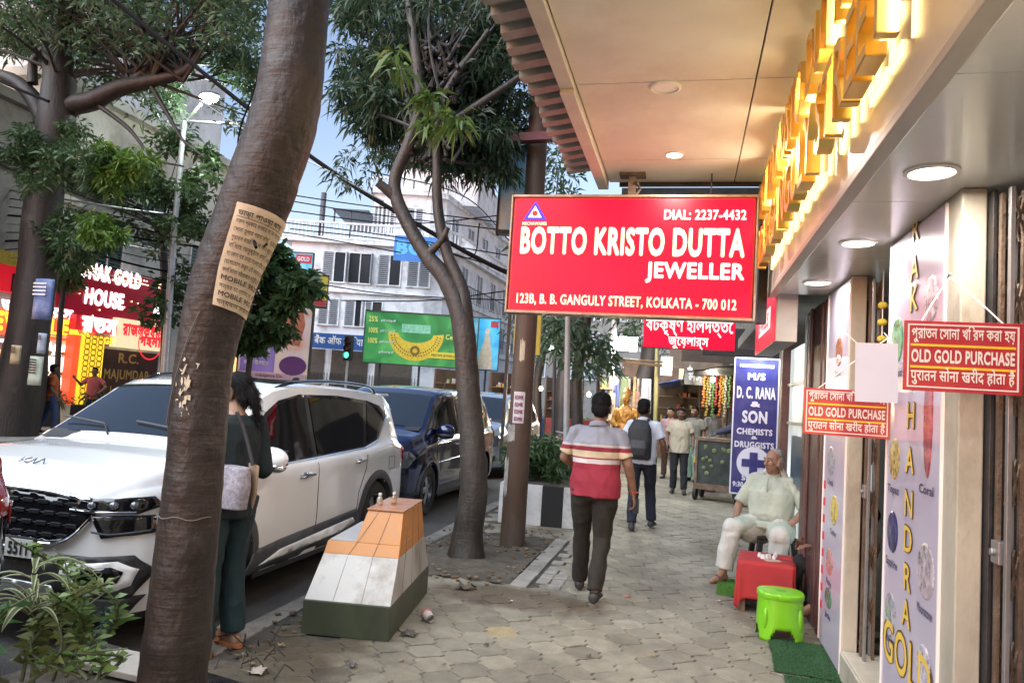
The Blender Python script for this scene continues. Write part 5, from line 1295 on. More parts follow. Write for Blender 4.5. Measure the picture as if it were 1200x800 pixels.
for s in 'LR':
    d=V3(((-.2 if s=='L' else .3),1,0)).normalized();a=J['ank'+s];c=V3((a.x,a.y,.012))+d*.04
    x=V3((d.y,-d.x,0));sp.loft([[c+d*(.13*math.cos(t)*(1.0))+x*.045*math.sin(t)+V3((0,0,z)) for t in np.linspace(0,2*math.pi,20,endpoint=False)] for z in (-.010,.006)])
    sp.tube(spline([c+d*.03+x*.045,c+d*.05+V3((0,0,.055)),c+d*.03-x*.045],[.012]*3,6)[0],.012,8)
sp.build('sandal',mat('sandal_brown',(.07,.045,.03),.6),p)
tw_=Blob();tw_.chain([V3((.09,-.06,1.02)),V3((.02,-.09,1.05)),V3((-.06,-.08,1.04)),V3((-.10,-.04,1.0))],[.026,.032,.034,.028]);tw_.build('neck_towel',clothmat('towel_white',(.6,.58,.5)),p,vox=.008,smooth=3,folds=.006,fs=14)
# 5. woman behind the trunk
Mteal=clothmat('kurta_teal',(.012,.026,.030));Mteal2=clothmat('trouser_teal',(.014,.040,.048))
p,J,q,M=person('young woman in dark teal kurta and trousers standing partly behind the big tree trunk',(-2.655,4.02,0),R(72),1.66,
 dict(kneeL=(-.09,.02,.48),kneeR=(.09,.03,.48),shL=(-.155,-.01,1.36),shR=(.155,-.01,1.36),elL=(-.20,-.03,1.08),wrL=(-.13,.20,1.10),elR=(.21,-.05,1.08),wrR=(.12,.20,1.09),hdL=(.5,.8,.1),hdR=(-.5,.8,.1),pnL=(1,0,-.3),pnR=(-1,0,-.3),curl=.7,fwd=(-.42,.9,-.2),head=(0,.035,1.55),build=.94),
 SK2,Mteal,Mteal2,hair='long',tail=[(0,-.10,.0,.045),(.0,-.125,-.05,.032),(.01,-.125,-.13,.020),(.02,-.115,-.20,.010)],sleeve=1.62,vox=.0065,hem=.80,pantw=1.12,pant_end=.055,collar=False,seed=11,shirtw=1.0)
hc=MB();hc.box(-.022,.022,-.004,.004,-.008,.008);hc.xf(Matrix.Translation(q(.06,-.10,.045))@Matrix.Rotation(R(75),4,'Z'));hc.build('hair_clip',M_OGW,p,bevel=.002)
bz=MB()
for k in range(3): bz.tube([J['wrL']+V3((.0,-.03-.012*k,0))+V3((.034*math.cos(a),.008*math.sin(a),.034*math.sin(a))) for a in np.linspace(0,2*math.pi,16)],.006,6)
bz.build('bangle',mat('bangle_red',(.45,.04,.03),.4),p)
bg_=empty('shoulder_bag',(-2.545,3.86,.99),R(72),'patterned cream and grey shoulder bag with brown flap held by the woman','bag')
f=Blob();f.loft([((0,.02,-.13),.06,.15),((.0,.02,0),.065,.17),((0,.02,.11),.05,.16)],20,3.0);f.build('bag',mat('bag_weave',(.30,.27,.30),.8,0,.5,45,.3,90),bg_,vox=.008,smooth=3)
MB().prism([(-.15,.12),(-.06,.13),(-.085,-.04),(-.125,-.13),(-.15,-.05)],'x',.066,.074).build('flap',mat('flap_tan',(.30,.20,.13),.6,0,.2,10),bg_,bevel=.004)
MB().tube(spline([(.05,-.12,.12),(.03,-.05,.3),(.0,.0,.42)],[.01]*3,6)[0],.011,6).build('strap',M_BLKP,bg_)
so2=MB()
for s in 'LR':
    a=J['ank'+s];c=V3((a.x,a.y+.045,.012));so2.loft([[c+V3((.045*math.sin(t),.13*math.cos(t),z)) for t in np.linspace(0,2*math.pi,20,endpoint=False)] for z in(-.010,.012)])
    so2.tube(spline([c+V3((.045,.03,0)),c+V3((0,.05,.06)),c+V3((-.045,.03,0))],[.014]*3,6)[0],.022,8)
so2.build('slipper',mat('slipper_orange',(.35,.12,.04),.6,0,.2,12),p)
# 6. orange t shirt man on the far pavement with blue backpack
p,J,q,M=person('man in orange t shirt and jeans on the far pavement beside the huge tree',on_z(55,509,0),R(-38),1.68,
 dict(kneeL=(-.1,-.05,.48),ankL=(-.13,-.2,.12),kneeR=(.1,.12,.48),ankR=(.12,.1,.085),elL=(-.25,-.06,1.1),wrL=(-.25,.05,.88),elR=(.26,-.05,1.1),wrR=(.30,.1,.9)),SK3,clothmat('tee_orange',(.50,.12,.03)),clothmat('jeans_blue',(.05,.08,.17)),shoes=mat('shoe_black',(.01,.01,.01)),vox=.011,hem=.82,seed=21)
b=Blob();b.loft([((0,0,-.24),.13,.08),((0,-.02,0),.16,.11),((0,0,.2),.10,.07)],16,2.6)
o=b.build('backpack',mat('bag_blue',(.03,.04,.12),.7,0,.2,10),None,vox=.012);o.location=V3(p.location)+Matrix.Rotation(R(-38),3,'Z')@V3((0,-.17,1.2));o.rotation_euler=(0,0,R(-38));tag(o,'navy blue backpack on the man in the orange t shirt','backpack')
# 7. man in red shirt at the far shop
person('man in red checked shirt standing by the yellow pillar of the far shops',(-15.9,17.3,0),R(200),1.68,dict(elL=(-.34,.05,1.15),wrL=(-.2,.15,.97),elR=(.33,.0,1.18),wrR=(.42,.2,1.35)),SK1,mat('shirt_redcheck',(.42,.10,.10),.8,0,.35,30),clothmat('jeans_blue',(.05,.08,.17)),vox=.012,seed=22,shoes=mat('shoe_black',(.01,.01,.01)))
# 8. passers-by on the road, seen over the car roofs, and at the stalls
road=[('person crossing the road in a dark shirt, head above the white suv roof',347,442,15.0,(.05,.05,.06),(.04,.04,.05),0),
('person with short hair on the road beside the purple hoarding',291,436,17.5,(.10,.10,.12),(.05,.05,.06),160),
('person in a bright yellow shirt near the bank shutter',362,462,26,(.55,.42,.05),(.05,.05,.06),30),
('person in white shirt standing under the green necklace hoarding',382,463,27,(.5,.5,.5),(.05,.05,.08),200),
('person with dark hair under the far end of the green hoarding',541,445,22,(.12,.10,.10),(.05,.05,.06),90),
('person on the road wearing a red top beside the steel pole',590,463,17,(.40,.06,.05),(.03,.03,.04),10)]
for i,(l,u,v,Y,c1,c2,rz) in enumerate(road):
    hp=on_y(u,v,Y);h=max(1.5,min(1.78,hp.z+.035));person(l,(hp.x,hp.y,-.035),R(rz),h,dict(wrL=(-.2,.1,.95)),SK3 if i%2 else SK1,clothmat('road_shirt_%d'%i,c1),clothmat('road_trouser_%d'%i,c2),vox=.014,face=False,seed=30+i,shoes=mat('shoe_black',(.01,.01,.01)))
person('woman in grey top and pale green long skirt standing at the garland stalls',(.18,17.0,0),R(150),1.66,dict(),SK3,clothmat('top_grey',(.17,.18,.16)),clothmat('skirt_green',(.22,.33,.26)),vox=.012,hair='long',pantw=1.45,face=False,seed=41,shoes=mat('shoe_black',(.01,.01,.01)))
person('man in striped grey shirt and blue jeans browsing the far stalls',(.62,17.6,0),R(20),1.72,dict(),SK3,clothmat('shirt_greystripe',(.28,.28,.27)),clothmat('jeans_mid',(.06,.08,.16)),vox=.012,face=False,seed=42,shoes=mat('shoe_black',(.01,.01,.01)))
person('man in dull pink shirt standing behind the man in the cream shirt',(-.35,17.2,0),R(170),1.6,dict(),SK1,clothmat('shirt_pink',(.36,.22,.22)),clothmat('trouser_brown',(.06,.05,.045)),vox=.012,face=False,seed=43,shoes=mat('shoe_black',(.01,.01,.01)))
# 9. person squatting in the doorway behind the farther pillar, arm stretched to the red table
p,J,q,M=person('person in white shirt leaning back in the doorway behind the red table',(1.30,6.62,.05),R(112),1.62,
 dict(pel=(0,-.02,.24),waist=(.02,-.10,.38),chest=(.02,-.16,.54),neck=(.02,-.16,.68),head=(.03,-.17,.80),hipL=(-.09,.0,.22),hipR=(.09,.0,.22),kneeL=(-.16,.30,.42),kneeR=(.14,.32,.36),ankL=(-.16,.36,.085),ankR=(.14,.42,.085),shL=(-.17,-.14,.62),shR=(.17,-.14,.62),elL=(-.2,.10,.56),wrL=(-.12,.34,.56),elR=(.28,.02,.48),wrR=(.2,.25,.5),fwd=(.35,.75,.62),curl=.3,hdL=(.2,1,-.1),pnL=(0,0,-1)),
 SK1,clothmat('shirt_white',(.58,.58,.58)),clothmat('trouser_black',(.014,.016,.018)),sleeve=1.8,vox=.008,hair='short',seed=50,face=True,hem=.93)
# ---------------------------------------------------------------- across the road and down the street
def at_d(u,v,d): return Vector(_ray(u,v)*(d/FPX))+Vector((0,0,CAMZ))
HEAD=math.atan2(-CM[0][0]*0+.0,1)
E_=Vector((CM[0][0],CM[1][0],0)).normalized();HZ=math.atan2(E_.y,E_.x)
M_WWALL=mat('whitewash',(.72,.74,.78),.85,0,.12,1.2,.2,12,(.16,.16,.17),.6,.9)
M_WTRIM=mat('white_trim',(.74,.76,.79),.8,0,.15,3,.1,20,(.13,.13,.13),.7,1.6)
M_PANE=mat('window_dark',(.025,.028,.034),.15)
M_SHUT=mat('shutter_grey',(.33,.36,.40),.7,0,.2,6)
M_SHUTG=mat('shutter_green',(.035,.075,.065),.7,0,.25,6)
M_LCREAM=mat('left_cream',(.62,.62,.56),.85,0,.15,1.0,.2,12,(.12,.11,.09),.6,.8)
M_LGREY=mat('left_grey',(.26,.255,.24),.85,0,.25,1.2,.2,12,(.06,.055,.05),.7,1.2)
M_IRON=mat('iron_rail',(.05,.05,.055),.6,.3,.2,10)
def window(parent,x,z,w,h,y=0,leaf='closed',m=None):
    """frame, dark panes and louvred leaves of one window in a wall facing -y"""
    f=MB();t=.07
    f.box(x-w/2-t,x+w/2+t,y-.06,y+.02,z+h/2,z+h/2+t).box(x-w/2-t,x+w/2+t,y-.10,y+.02,z-h/2-t,z-h/2).box(x-w/2-t,x-w/2,y-.06,y+.02,z-h/2,z+h/2).box(x+w/2,x+w/2+t,y-.06,y+.02,z-h/2,z+h/2).box(x-.03,x+.03,y-.05,y+.02,z-h/2,z+h/2)
    wn=f.build('window',M_WTRIM,parent)
    MB().box(x-w/2,x+w/2,y-.012,y-.004,z-h/2,z+h/2).build('pane',M_PANE,wn)
    s=MB()
    def leafbox(x0,x1):
        s.box(x0,x0+.05,y-.045,y-.015,z-h/2,z+h/2).box(x1-.05,x1,y-.045,y-.015,z-h/2,z+h/2);k=int(h/.11)
        for i in range(k): s.box(x0+.05,x1-.05,y-.04,y-.02,z-h/2+i*h/k+.02,z-h/2+i*h/k+.075)
    if leaf=='closed': leafbox(x-w/2,x-.03);leafbox(x+.03,x+w/2)
    elif leaf=='half': leafbox(x-w/2,x-.03)
    elif leaf=='upper':
        for i in range(5): s.box(x-w/2+.03,x+w/2-.03,y-.04,y-.02,z+.05+i*.1,z+.11+i*.1)
    elif leaf=='open':
        for sx in(-1,1): s.box(x+sx*(w/2+.08)-.02,x+sx*(w/2+.08)+.02,y-.5,y-.06,z-h/2,z+h/2)
    if s.v:s.build('shutter_leaf',m or M_SHUT,wn)
    return wn
D=42.0;o0=at_d(470,463,D)
wb=empty('corner_building',(o0.x,o0.y,0),HZ,'large whitewashed four storey corner building with terraces and louvred windows','building')
def S(u): return (u-470)*D/FPX
def Z(u,v): return CAMZ+(463+(u-470)*math.tan(R(3.7))-v)*D/FPX
PL=[(-6.9,0),(.9,0),(1.9,.35),(2.5,1.2),(7.2,19),(-6.9,19)]
MB().prism(PL,'z',-.3,9.7).build('wall',M_WWALL,wb)
PU=[(-2.7,1.6),(.7,1.6),(1.6,2.2),(6.6,19),(-2.7,19)]
MB().prism(PU,'z',9.9,13.2).build('upper_wall',M_WWALL,wb)
MB().prism([(-1.6,4),(3.3,4),(4.8,12),(-1.6,12)],'z',13.4,15.6).build('top_wall',M_WWALL,wb)
def off(P,d): 
    c=(sum(p[0] for p in P)/len(P),sum(p[1] for p in P)/len(P));return [(c[0]+(p[0]-c[0])*(1+d/6),c[1]+(p[1]-c[1])*(1+d/12)) for p in P]
MB().prism(off(PL,.5),'z',9.7,9.9).prism(off(PL,.25),'z',6.9,7.02).prism(off(PL,.25),'z',4.25,4.4).build('cornice',M_WTRIM,wb)
MB().prism(off(PU,.4),'z',13.2,13.4).build('roof_slab',M_WTRIM,wb)
rl=MB()
def rail(P,z0,h,step=.22,closed=False):
    for a,b in zip(P,P[1:]):
        L_=math.hypot(b[0]-a[0],b[1]-a[1]);n=max(1,int(L_/step))
        for i in range(n+1):
            x=lerp(a[0],b[0],i/n);y=lerp(a[1],b[1],i/n);rl.box(x-.035,x+.035,y-.035,y+.035,z0,z0+h)
        rl.bar((a[0],a[1],z0+h),(b[0],b[1],z0+h),.12,.12);rl.bar((a[0],a[1],z0+.08),(b[0],b[1],z0+.08),.1,.1)
O=off(PL,.45);rail(O[:5],9.9,.95);O2=off(PU,.35);rail(O2[:4],13.4,.7,.3)
rl.build('balustrade',M_WTRIM,wb)
ri=MB();A,B=PL[3],PL[4]
for zz in (4.5,7.1):
    for i in range(50):
        t_=i/50;x=lerp(A[0],B[0],t_)+.55;y=lerp(A[1],B[1],t_);ri.box(x-.015,x+.015,y-.015,y+.015,zz,zz+.9)
    ri.bar((A[0]+.55,A[1],zz+.9),(B[0]+.55,B[1],zz+.9),.05,.05)
ri.build('balcony_railing',M_IRON,wb)
for u,k in ((382,'half'),(413,'open'),(448,'half'),(483,'closed')): window(wb,S(u-3),8.35,1.25,1.7,0,k)
for u,k in ((377,'closed'),(408,'half'),(428,'half')): window(wb,S(u),5.75,1.1,1.45,0,k)
for u in (372,392,): pass
for s_,k in ((-1.9,'closed'),(-.2,'closed')): window(wb,s_,11.6,.95,1.6,1.6,k)
for x_,k in ((S(425),'closed'),): window(wb,x_,11.6,.9,1.6,1.6,k)
# windows on the wing facing the street: holder rotated along the wall
def wing(P,zs,n,pre):
    (ax,ay),(bx,by)=P;ang=math.atan2(by-ay,bx-ax);L_=math.hypot(bx-ax,by-ay)
    for z,h in zs:
        for i in range(n):
            t_=(i+.5)/n;wn=window(wb,0,0,1.1,h,0,random.choice(('closed','half','closed')))
            Mx=Matrix.Translation((lerp(ax,bx,t_),lerp(ay,by,t_),z))@Matrix.Rotation(ang,4,'Z')
            wn.matrix_local=Mx
wing((PL[3],PL[4]),((8.3,1.8),(5.7,1.5)),6,'w');wing((PU[2],PU[3]),((11.6,1.6),),6,'w')
sh=MB();sh.box(S(370),-2.72,.3,6,11.75,11.83);sh.xf(Matrix.Rotation(R(0),4,'X'))
sh.build('lean_to_roof',mat('tin_sheet',(.10,.11,.13),.6,.3,.3,4),wb)
MB().tube([(S(372),.5,9.9),(S(372),.5,11.75)],.05).tube([(S(392),.5,9.9),(S(392),.5,11.75)],.05).tube([(S(360),.0,9.9),(S(360),.0,12.6)],.16,10).build('terrace_post',mat('tin_sheet',(.1,.1,.1)),wb)
sh=MB();sh.box(S(422),S(505),3.4,8,16.3,16.4);sh.build('roof_shed',mat('tin_sheet',(.1,.1,.1)),wb)
MB().tube([(S(424),3.6,13.4),(S(424),3.6,16.3)],.05).tube([(S(455),3.6,13.4),(S(455),3.6,16.3)],.05).tube([(S(500),3.6,13.4),(S(500),3.6,16.3)],.05).build('shed_post',M_IRON,wb)
gf=MB()
for i in range(3): gf.box(-6.6+i*2.5,-4.5+i*2.5,-.05,-.01,.0,3.6)
gf.build('ground_shutter',mat('shutter_brown',(.09,.075,.06),.7,.2,.3,5),wb)
gr=MB()
for i in range(46): gr.box(-6.5+i*.16,-6.47+i*.16,-.14,-.10,.0,2.3)
gr.build('ground_grille',M_IRON,wb)
# bank fascia
bk=empty('bank_sign',at_d(395,400,41.2),HZ,'blue bank fascia with white Hindi letters on the white corner building','sign')
MB().box(-2.1,1.6,0,.15,-.42,.42).build('panel',mat('bank_blue',(.02,.09,.30),.4,0,.1,2),bk)
lettering('बैंक ऑफ इंडिया',.55,.02,frame_M((-1.25,-.02,-.17),(1,0,0),(0,0,1)),M_WTRIM,bk,width=2.7)
bz_=empty('letter_board',at_d(477,290,41.0),HZ,'blue board with pale letters on the first terrace of the white building','sign')
MB().box(-.72,1.7,0,.1,-.75,.65).build('panel',mat('board_sky',(.04,.19,.55),.4,0,.15,2),bz_)
lettering('BOI',1.0,.05,frame_M((-.6,-.02,-.36),(1,0,0),(0,0,1)),mat('board_pale',(.10,.42,.75),.4),bz_,width=2.0)
# hoardings
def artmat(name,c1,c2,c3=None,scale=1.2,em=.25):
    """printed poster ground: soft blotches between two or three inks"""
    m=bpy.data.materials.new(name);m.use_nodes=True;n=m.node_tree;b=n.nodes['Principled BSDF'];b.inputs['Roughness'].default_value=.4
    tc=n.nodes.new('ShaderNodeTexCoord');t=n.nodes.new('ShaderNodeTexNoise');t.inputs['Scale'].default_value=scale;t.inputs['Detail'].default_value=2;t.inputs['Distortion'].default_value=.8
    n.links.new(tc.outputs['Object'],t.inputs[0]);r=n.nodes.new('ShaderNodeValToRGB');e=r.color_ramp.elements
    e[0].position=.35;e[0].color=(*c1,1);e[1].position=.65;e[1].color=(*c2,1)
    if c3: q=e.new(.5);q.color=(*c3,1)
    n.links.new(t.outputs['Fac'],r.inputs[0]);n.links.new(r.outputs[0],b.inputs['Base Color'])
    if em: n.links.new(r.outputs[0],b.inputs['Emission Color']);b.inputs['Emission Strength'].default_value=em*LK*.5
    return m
def hoarding(name,u,v,wpx,hpx,d,m,lab,rz=0,legs=None,cat='hoarding',thick=.15):
    W=wpx*d/FPX;H=hpx*d/FPX;c=at_d(u,v,d);o=empty(name,c,HZ+rz,lab,cat)
    MB().box(-W/2,W/2,0,thick,-H/2,H/2).build('panel',m,o)
    f=MB();e=.05
    f.box(-W/2-e,W/2+e,-.03,thick+.02,H/2,H/2+e).box(-W/2-e,W/2+e,-.03,thick+.02,-H/2-e,-H/2).box(-W/2-e,-W/2,-.03,thick+.02,-H/2,H/2).box(W/2,W/2+e,-.03,thick+.02,-H/2,H/2)
    f.build('frame',M_IRON,o)
    if legs:
        q=MB()
        for x in legs: q.box(x*W-.05,x*W+.05,thick,thick+.1,-c.z,H/2)
        q.build('post',M_IRON,o)
    return o,W,H
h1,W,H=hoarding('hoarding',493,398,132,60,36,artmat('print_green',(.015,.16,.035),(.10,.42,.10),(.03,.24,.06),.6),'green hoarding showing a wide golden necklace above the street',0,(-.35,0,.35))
nk=MB();n=40
inn=[(-.24+1.1*0+.0+1.35*math.cos(a)*.62,.25+1.0*math.sin(a)*.42) for a in np.linspace(math.pi,2*math.pi,n)];out=[(-.24+1.35*math.cos(a),.30+1.35*math.sin(a)) for a in np.linspace(math.pi,2*math.pi,n)]
nk.v=[(p[0],-.012,p[1]) for p in inn]+[(p[0],-.012,p[1]) for p in out];nk.f=[(i,i+1,n+i+1,n+i) for i in range(n-1)];nk.m=[0]*len(nk.f)
nk.build('necklace_print',mat('print_gold',(.75,.55,.05),.4,0,.35,14),h1)
bd=MB()
for a in np.linspace(math.pi*1.05,math.pi*1.95,26):
    for r in (1.05,1.2): bd.ball((-.24+r*math.cos(a),-.02,.30+r*math.sin(a)*.93),(.035,.012,.035),6)
bd.lathe([(.12,-.03),(.24,-.03)],(-.24,0,-.55),20,axis='y');bd.build('bead_print',mat('print_brown',(.22,.13,.02),.5),h1)
MB().box(-.95,.45,-.02,-.014,.30,.72).build('choker_print',mat('print_mint',(.25,.60,.40),.4,0,.4,7),h1)
for i,(t_,z_,w_) in enumerate((('25%',.75,.45),('100%',.2,.5),('100%',-.3,.5))): lettering(t_,.36,.03,frame_M((-W/2+.15,-.02,z_),(1,0,0),(0,0,1)),mat('print_lime',(.65,.68,.15),.5),h1,width=w_)
for i,z_ in enumerate((.78,.28,-.25,-.75)): lettering('gold making off',.16,.02,frame_M((-W/2+.75,-.02,z_),(1,0,0),(0,0,1)),M_WTRIM,h1,width=.7)
MB().box(.5,2.5,-.02,-.014,-.85,-.55).build('strip_print',mat('print_yellow',(.75,.62,.05),.5),h1)
lettering('FESTIVE JEWELLERY OFFER',.17,.03,frame_M((.56,-.03,-.76),(1,0,0),(0,0,1)),mat('print_brown',(.2,.1,.02)),h1,width=1.9)
MB().box(1.55,2.25,-.02,-.014,.62,.98).build('logo_print',mat('print_red',(.5,.03,.06),.5),h1)
MB().box(W/2-1.0,W/2,-.02,-.014,-.4,H/2-.02).build('blue_print',artmat('print_teal',(.02,.14,.25),(.10,.38,.45),None,1.5),h1)
lettering('Celebrate',.34,.03,frame_M((1.2,-.02,.1),(1,0,0),(0,0,1)),mat('print_lime',(.6,.6,.1)),h1,width=1.2)
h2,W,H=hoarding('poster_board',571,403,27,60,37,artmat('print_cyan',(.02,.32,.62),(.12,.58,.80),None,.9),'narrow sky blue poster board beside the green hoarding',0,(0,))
f=MB();f.prism([(-.42,-1.25),(-.40,-.6),(-.2,0),(-.12,.45),(.1,.45),(.15,.1),(.25,-.5),(.35,-1.25)],'y',-.016,-.010);f.lathe([(0,-.016),(.13,-.016),(.13,-.01)],(-.02,0,.62),16,axis='y',sy=1.3);f.build('figure_print',mat('print_cream',(.62,.55,.42),.5,0,.25,4),h2)
MB().box(.12,.5,-.016,-.010,.85,1.15).build('logo_print',mat('print_red',(.5,.03,.06)),h2)
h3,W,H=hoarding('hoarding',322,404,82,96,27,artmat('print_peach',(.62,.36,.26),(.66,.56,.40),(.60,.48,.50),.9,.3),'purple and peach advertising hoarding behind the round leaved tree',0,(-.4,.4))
MB().box(-1.2,.05,-.02,-.014,-1.0,.75).build('violet_print',artmat('print_violet',(.12,.08,.33),(.26,.18,.52),None,1),h3)
for t_,z_,s_,w_ in (('নতুন',.3,.34,.8),('DIGI',-.25,.5,1.0),('বাংলার ঘরে ঘরে',-.5,.2,1.0),('সেরা উপহার',-.75,.2,.9)): lettering(t_,s_,.03,frame_M((-.6,-.03,z_),(1,0,0),(0,0,1)),M_WTRIM,h3,width=w_,align='c')
MB().box(-W/2+.02,W/2-.02,-.02,-.014,-1.22,-1.02).build('band_print',mat('print_pink',(.62,.45,.55),.5),h3)
MB().box(-W/2+.02,W/2-.02,-.02,-.014,-H/2+.02,-1.24).build('band_print',mat('print_purple',(.16,.05,.25),.5),h3)
MB().lathe([(0,-.02),(.5,-.02),(.5,-.014)],(.72,0,-.72),24,axis='y',sy=.7).build('seal_print',mat('print_plum',(.15,.05,.22),.5),h3)
lettering('Indulgence Co.',.16,.02,frame_M((-.1,-.03,-1.17),(1,0,0),(0,0,1)),mat('print_plum',(.1,.05,.2)),h3,width=1.0,align='c')
MB().prism([(.35,.1),(.3,.9),(.55,1.35),(.95,1.25),(1.05,.8),(.9,.0)],'y',-.02,-.014).build('orange_print',mat('print_orange',(.62,.20,.12),.5,0,.3,3),h3)
h4,W,H=hoarding('shop_board',350,320,30,48,39,artmat('print_aqua',(.06,.38,.55),(.35,.60,.62),None,1.2),'aqua shop board with a red panel high on the white building',0,None,'sign')
MB().box(-.2,.62,-.02,-.014,.55,1.0).build('red_panel',mat('print_red',(.5,.03,.06)),h4);lettering('GOLD',.3,.04,frame_M((.2,-.03,.66),(1,0,0),(0,0,1)),M_WTRIM,h4,width=.65,align='c')
h5,W,H=hoarding('projecting_sign',376,341,15,36,38,mat('sign_yellow',(.62,.48,.06),.5,0,.2,4),'yellow and grey projecting box sign on the white building',R(30),None,'sign',.7)
MB().box(-.3,.3,-.02,-.014,-.75,-.45).build('red_strip',mat('print_red',(.5,.03,.06)),h5)
# traffic signal
ts=empty('traffic_signal',on_z(402,470,-.12)*0+at_d(405,452,31)*1.0,0,'traffic signal showing green on a pale pole before the bank','traffic signal')
ts.location.z=-.035
MB().tube([(0,0,0),(0,0,3.1)],.055,10).build('pole',mat('signal_pole',(.45,.47,.47),.5,.2,.2,6),ts,smooth=True)
MB().box(-.17,.17,-.12,.12,2.7,3.75).build('housing',M_BLKP,ts,bevel=.02)
for z_,m_ in ((3.52,mat('lamp_red_off',(.08,.01,.01),.3)),(3.22,mat('lamp_amber_off',(.09,.05,.01),.3)),(2.92,emis('signal_green',(.05,1,.45),4))):
    MB().lathe([(0,-.15),(.10,-.145),(.12,-.125)],(0,0,z_),16,axis='y').build('lens',m_,ts);MB().lathe([(.13,-.24),(.14,-.12),(.12,-.12)],(0,0,z_),16,axis='y').build('visor',M_BLKP,ts)
# ------------------------------------------------ shops of the far pavement (facade X=-17)
FX=-17.0
lb=empty('far_shop_building',(FX,14,0),0,'cream building of jewellery shops across the road behind the huge tree','building')
def fp(mb,name,m,**k): return mb.xf(Matrix.Translation((-FX,-14,0))).build(name,m,lb,**k)
fp(MB().box(FX-9,FX,15.8,25.3,-.3,9.3),'wall',M_LCREAM)
fp(MB().box(FX-9.2,FX+.35,15.6,25.5,9.3,9.55).box(FX-.2,FX+.12,15.8,25.3,6.15,6.3),'cornice',M_LCREAM)
fp(MB().box(FX-9,FX-1.5,17,25.3,9.55,13.2),'upper_wall',M_WWALL)
def yz(u,v): p=on_x(u,v,FX);return p.y,p.z
def shutwin(u,v,w,h,X=FX):
    p=on_x(u,v,X);wn=window(lb,0,0,w,h,0,'closed',M_SHUTG)
    wn.matrix_local=Matrix.Translation((0.0,p.y-14,p.z))@Matrix.Rotation(R(90),4,'Z');return wn
shutwin(126,288,1.1,1.7);shutwin(235,300,1.1,1.7);shutwin(178,262,1.0,1.5)
cd_=MB()
for k in range(5): cd_.tube([(FX+.10+.03*k,14.0,6.55+.09*k),(FX+.10+.03*k,18,6.45+.09*k),(FX+.12,25,6.3+.09*k)],.035,6)
fp(cd_,'cable_duct',M_BLKP)
gb=empty('grey_building',(FX,12,0),0,'grey stained building with a tall shutter at the end of the far shops','building')
MB().box(-9,0,-7,3.75,-.3,8.2).build('wall',M_LGREY,gb);MB().box(-9,.25,-7,3.8,8.2,8.45).build('cornice',M_LGREY,gb)
MB().box(0,.06,-.2,1.5,4.6,7.6).build('shutter',M_SHUT,gb)
def fsign(name,u0,v0,u1,v1,m,lab,X=.25,cat='sign',thick=.25):
    """box sign on the far facade between two picture corners at that wall"""
    a=on_x(u0,v0,FX+X);b=on_x(u1,v1,FX+X);z0,z1=min(a.z,b.z),max(a.z,b.z);W=abs(b.y-a.y)
    o=empty(name,(FX+X,(a.y+b.y)/2,(z0+z1)/2),R(90),lab,cat);H=z1-z0
    MB().box(-W/2,W/2,0,thick-.02,-H/2,H/2).build('panel',m,o);return o,W,H
E1=1.0
M_REDW=emis('far_red',(.55,.01,.02),.45,(.4,.01,.02),.3,.8)
M_REDD=emis('far_maroon',(.25,.006,.02),.30,(.2,.01,.02),.3,.8)
M_LTW=emis('far_white',(1,.95,.97),2.2)
M_LTY=emis('far_yellow',(1,.55,.03),1.3)
M_LTR=emis('far_letter_red',(.85,.02,.03),.9)
s_,W,H=fsign('shop_sign',72,302,196,388,M_REDD,'maroon fascia sign with glowing white gold house letters across the road')
def FL(o,t,sz,b,x,z,m,w,al='l'): return lettering(t,sz,b,frame_M((x,-.03,z),(1,0,0),(0,0,1)),m,o,width=w,align=al)
FL(s_,'POONAK GOLD',.62,.05,-W/2+.1,.40,M_LTW,W*.66);FL(s_,'HOUSE',.62,.05,-W/2+.9,-.32,M_LTW,W*.34);FL(s_,'K',.6,.08,W/2-.75,-.45,M_LTW,.5)
fl_=MB();random.seed(5)
for k in range(110): fl_.ball((random.uniform(-W/2,W/2),-.03,random.choice((H/2-.1,H/2-.22,random.uniform(-H/2,H/2)))),.022,6)
fl_.build('fairy_lights',emis('fairy',(1,.7,.35),3),s_)
s_,W,H=fsign('shop_sign',-60,296,58,350,M_REDW,'plain glowing red fascia above the jewellers letters at the far shops')
MB().box(W/2-1.2,W/2-.3,-.03,-.01,-.3,.15).build('vent',M_DARK,s_)
MB().box(-W/2,W/2,-.02,.1,H/2,H/2+.35).build('yellow_trim',mat('trim_yellow',(.45,.33,.04),.6,0,.4,8),s_)
s_,W,H=fsign('shop_sign',-60,352,110,403,emis('far_orange',(.85,.09,.04),.8,(.6,.1,.04),.3,.8),'orange lit sign with yellow jewellers letters behind the huge tree trunk')
FL(s_,'JEWELLERS',.62,.06,-W/2*.58,-.2,M_LTY,W*.74);FL(s_,'জুেয়লার্স',.4,.03,-W/2*.4,.28,M_LTW,W*.5);FL(s_,'Guaranteed gold ornaments',.17,.03,-W/2*.5,-.52,M_LTW,W*.7)
s_,W,H=fsign('shop_sign',90,368,136,392,M_REDW,'small red sign with white Bengali word above the yellow pillar',.5)
FL(s_,'রতন',.62,.05,-.55,-.22,M_LTW,1.3)
s_,W,H=fsign('shop_sign',139,372,190,412,emis('far_cream',(.80,.68,.42),.55,(.6,.5,.3)),'cream sign with red Bengali letters and red round seal',.45)
FL(s_,'রাজলক্ষ্মী',.5,.05,-W/2+.2,H/2-.48,M_LTR,W*.85)
MB().lathe([(.50,-.03),(.54,-.03)],(W*.2,0,-.2),28,axis='y').build('seal_ring',M_LTR,s_);FL(s_,'গহনা',.42,.06,W*.2,-.3,M_LTR,.95,'c')
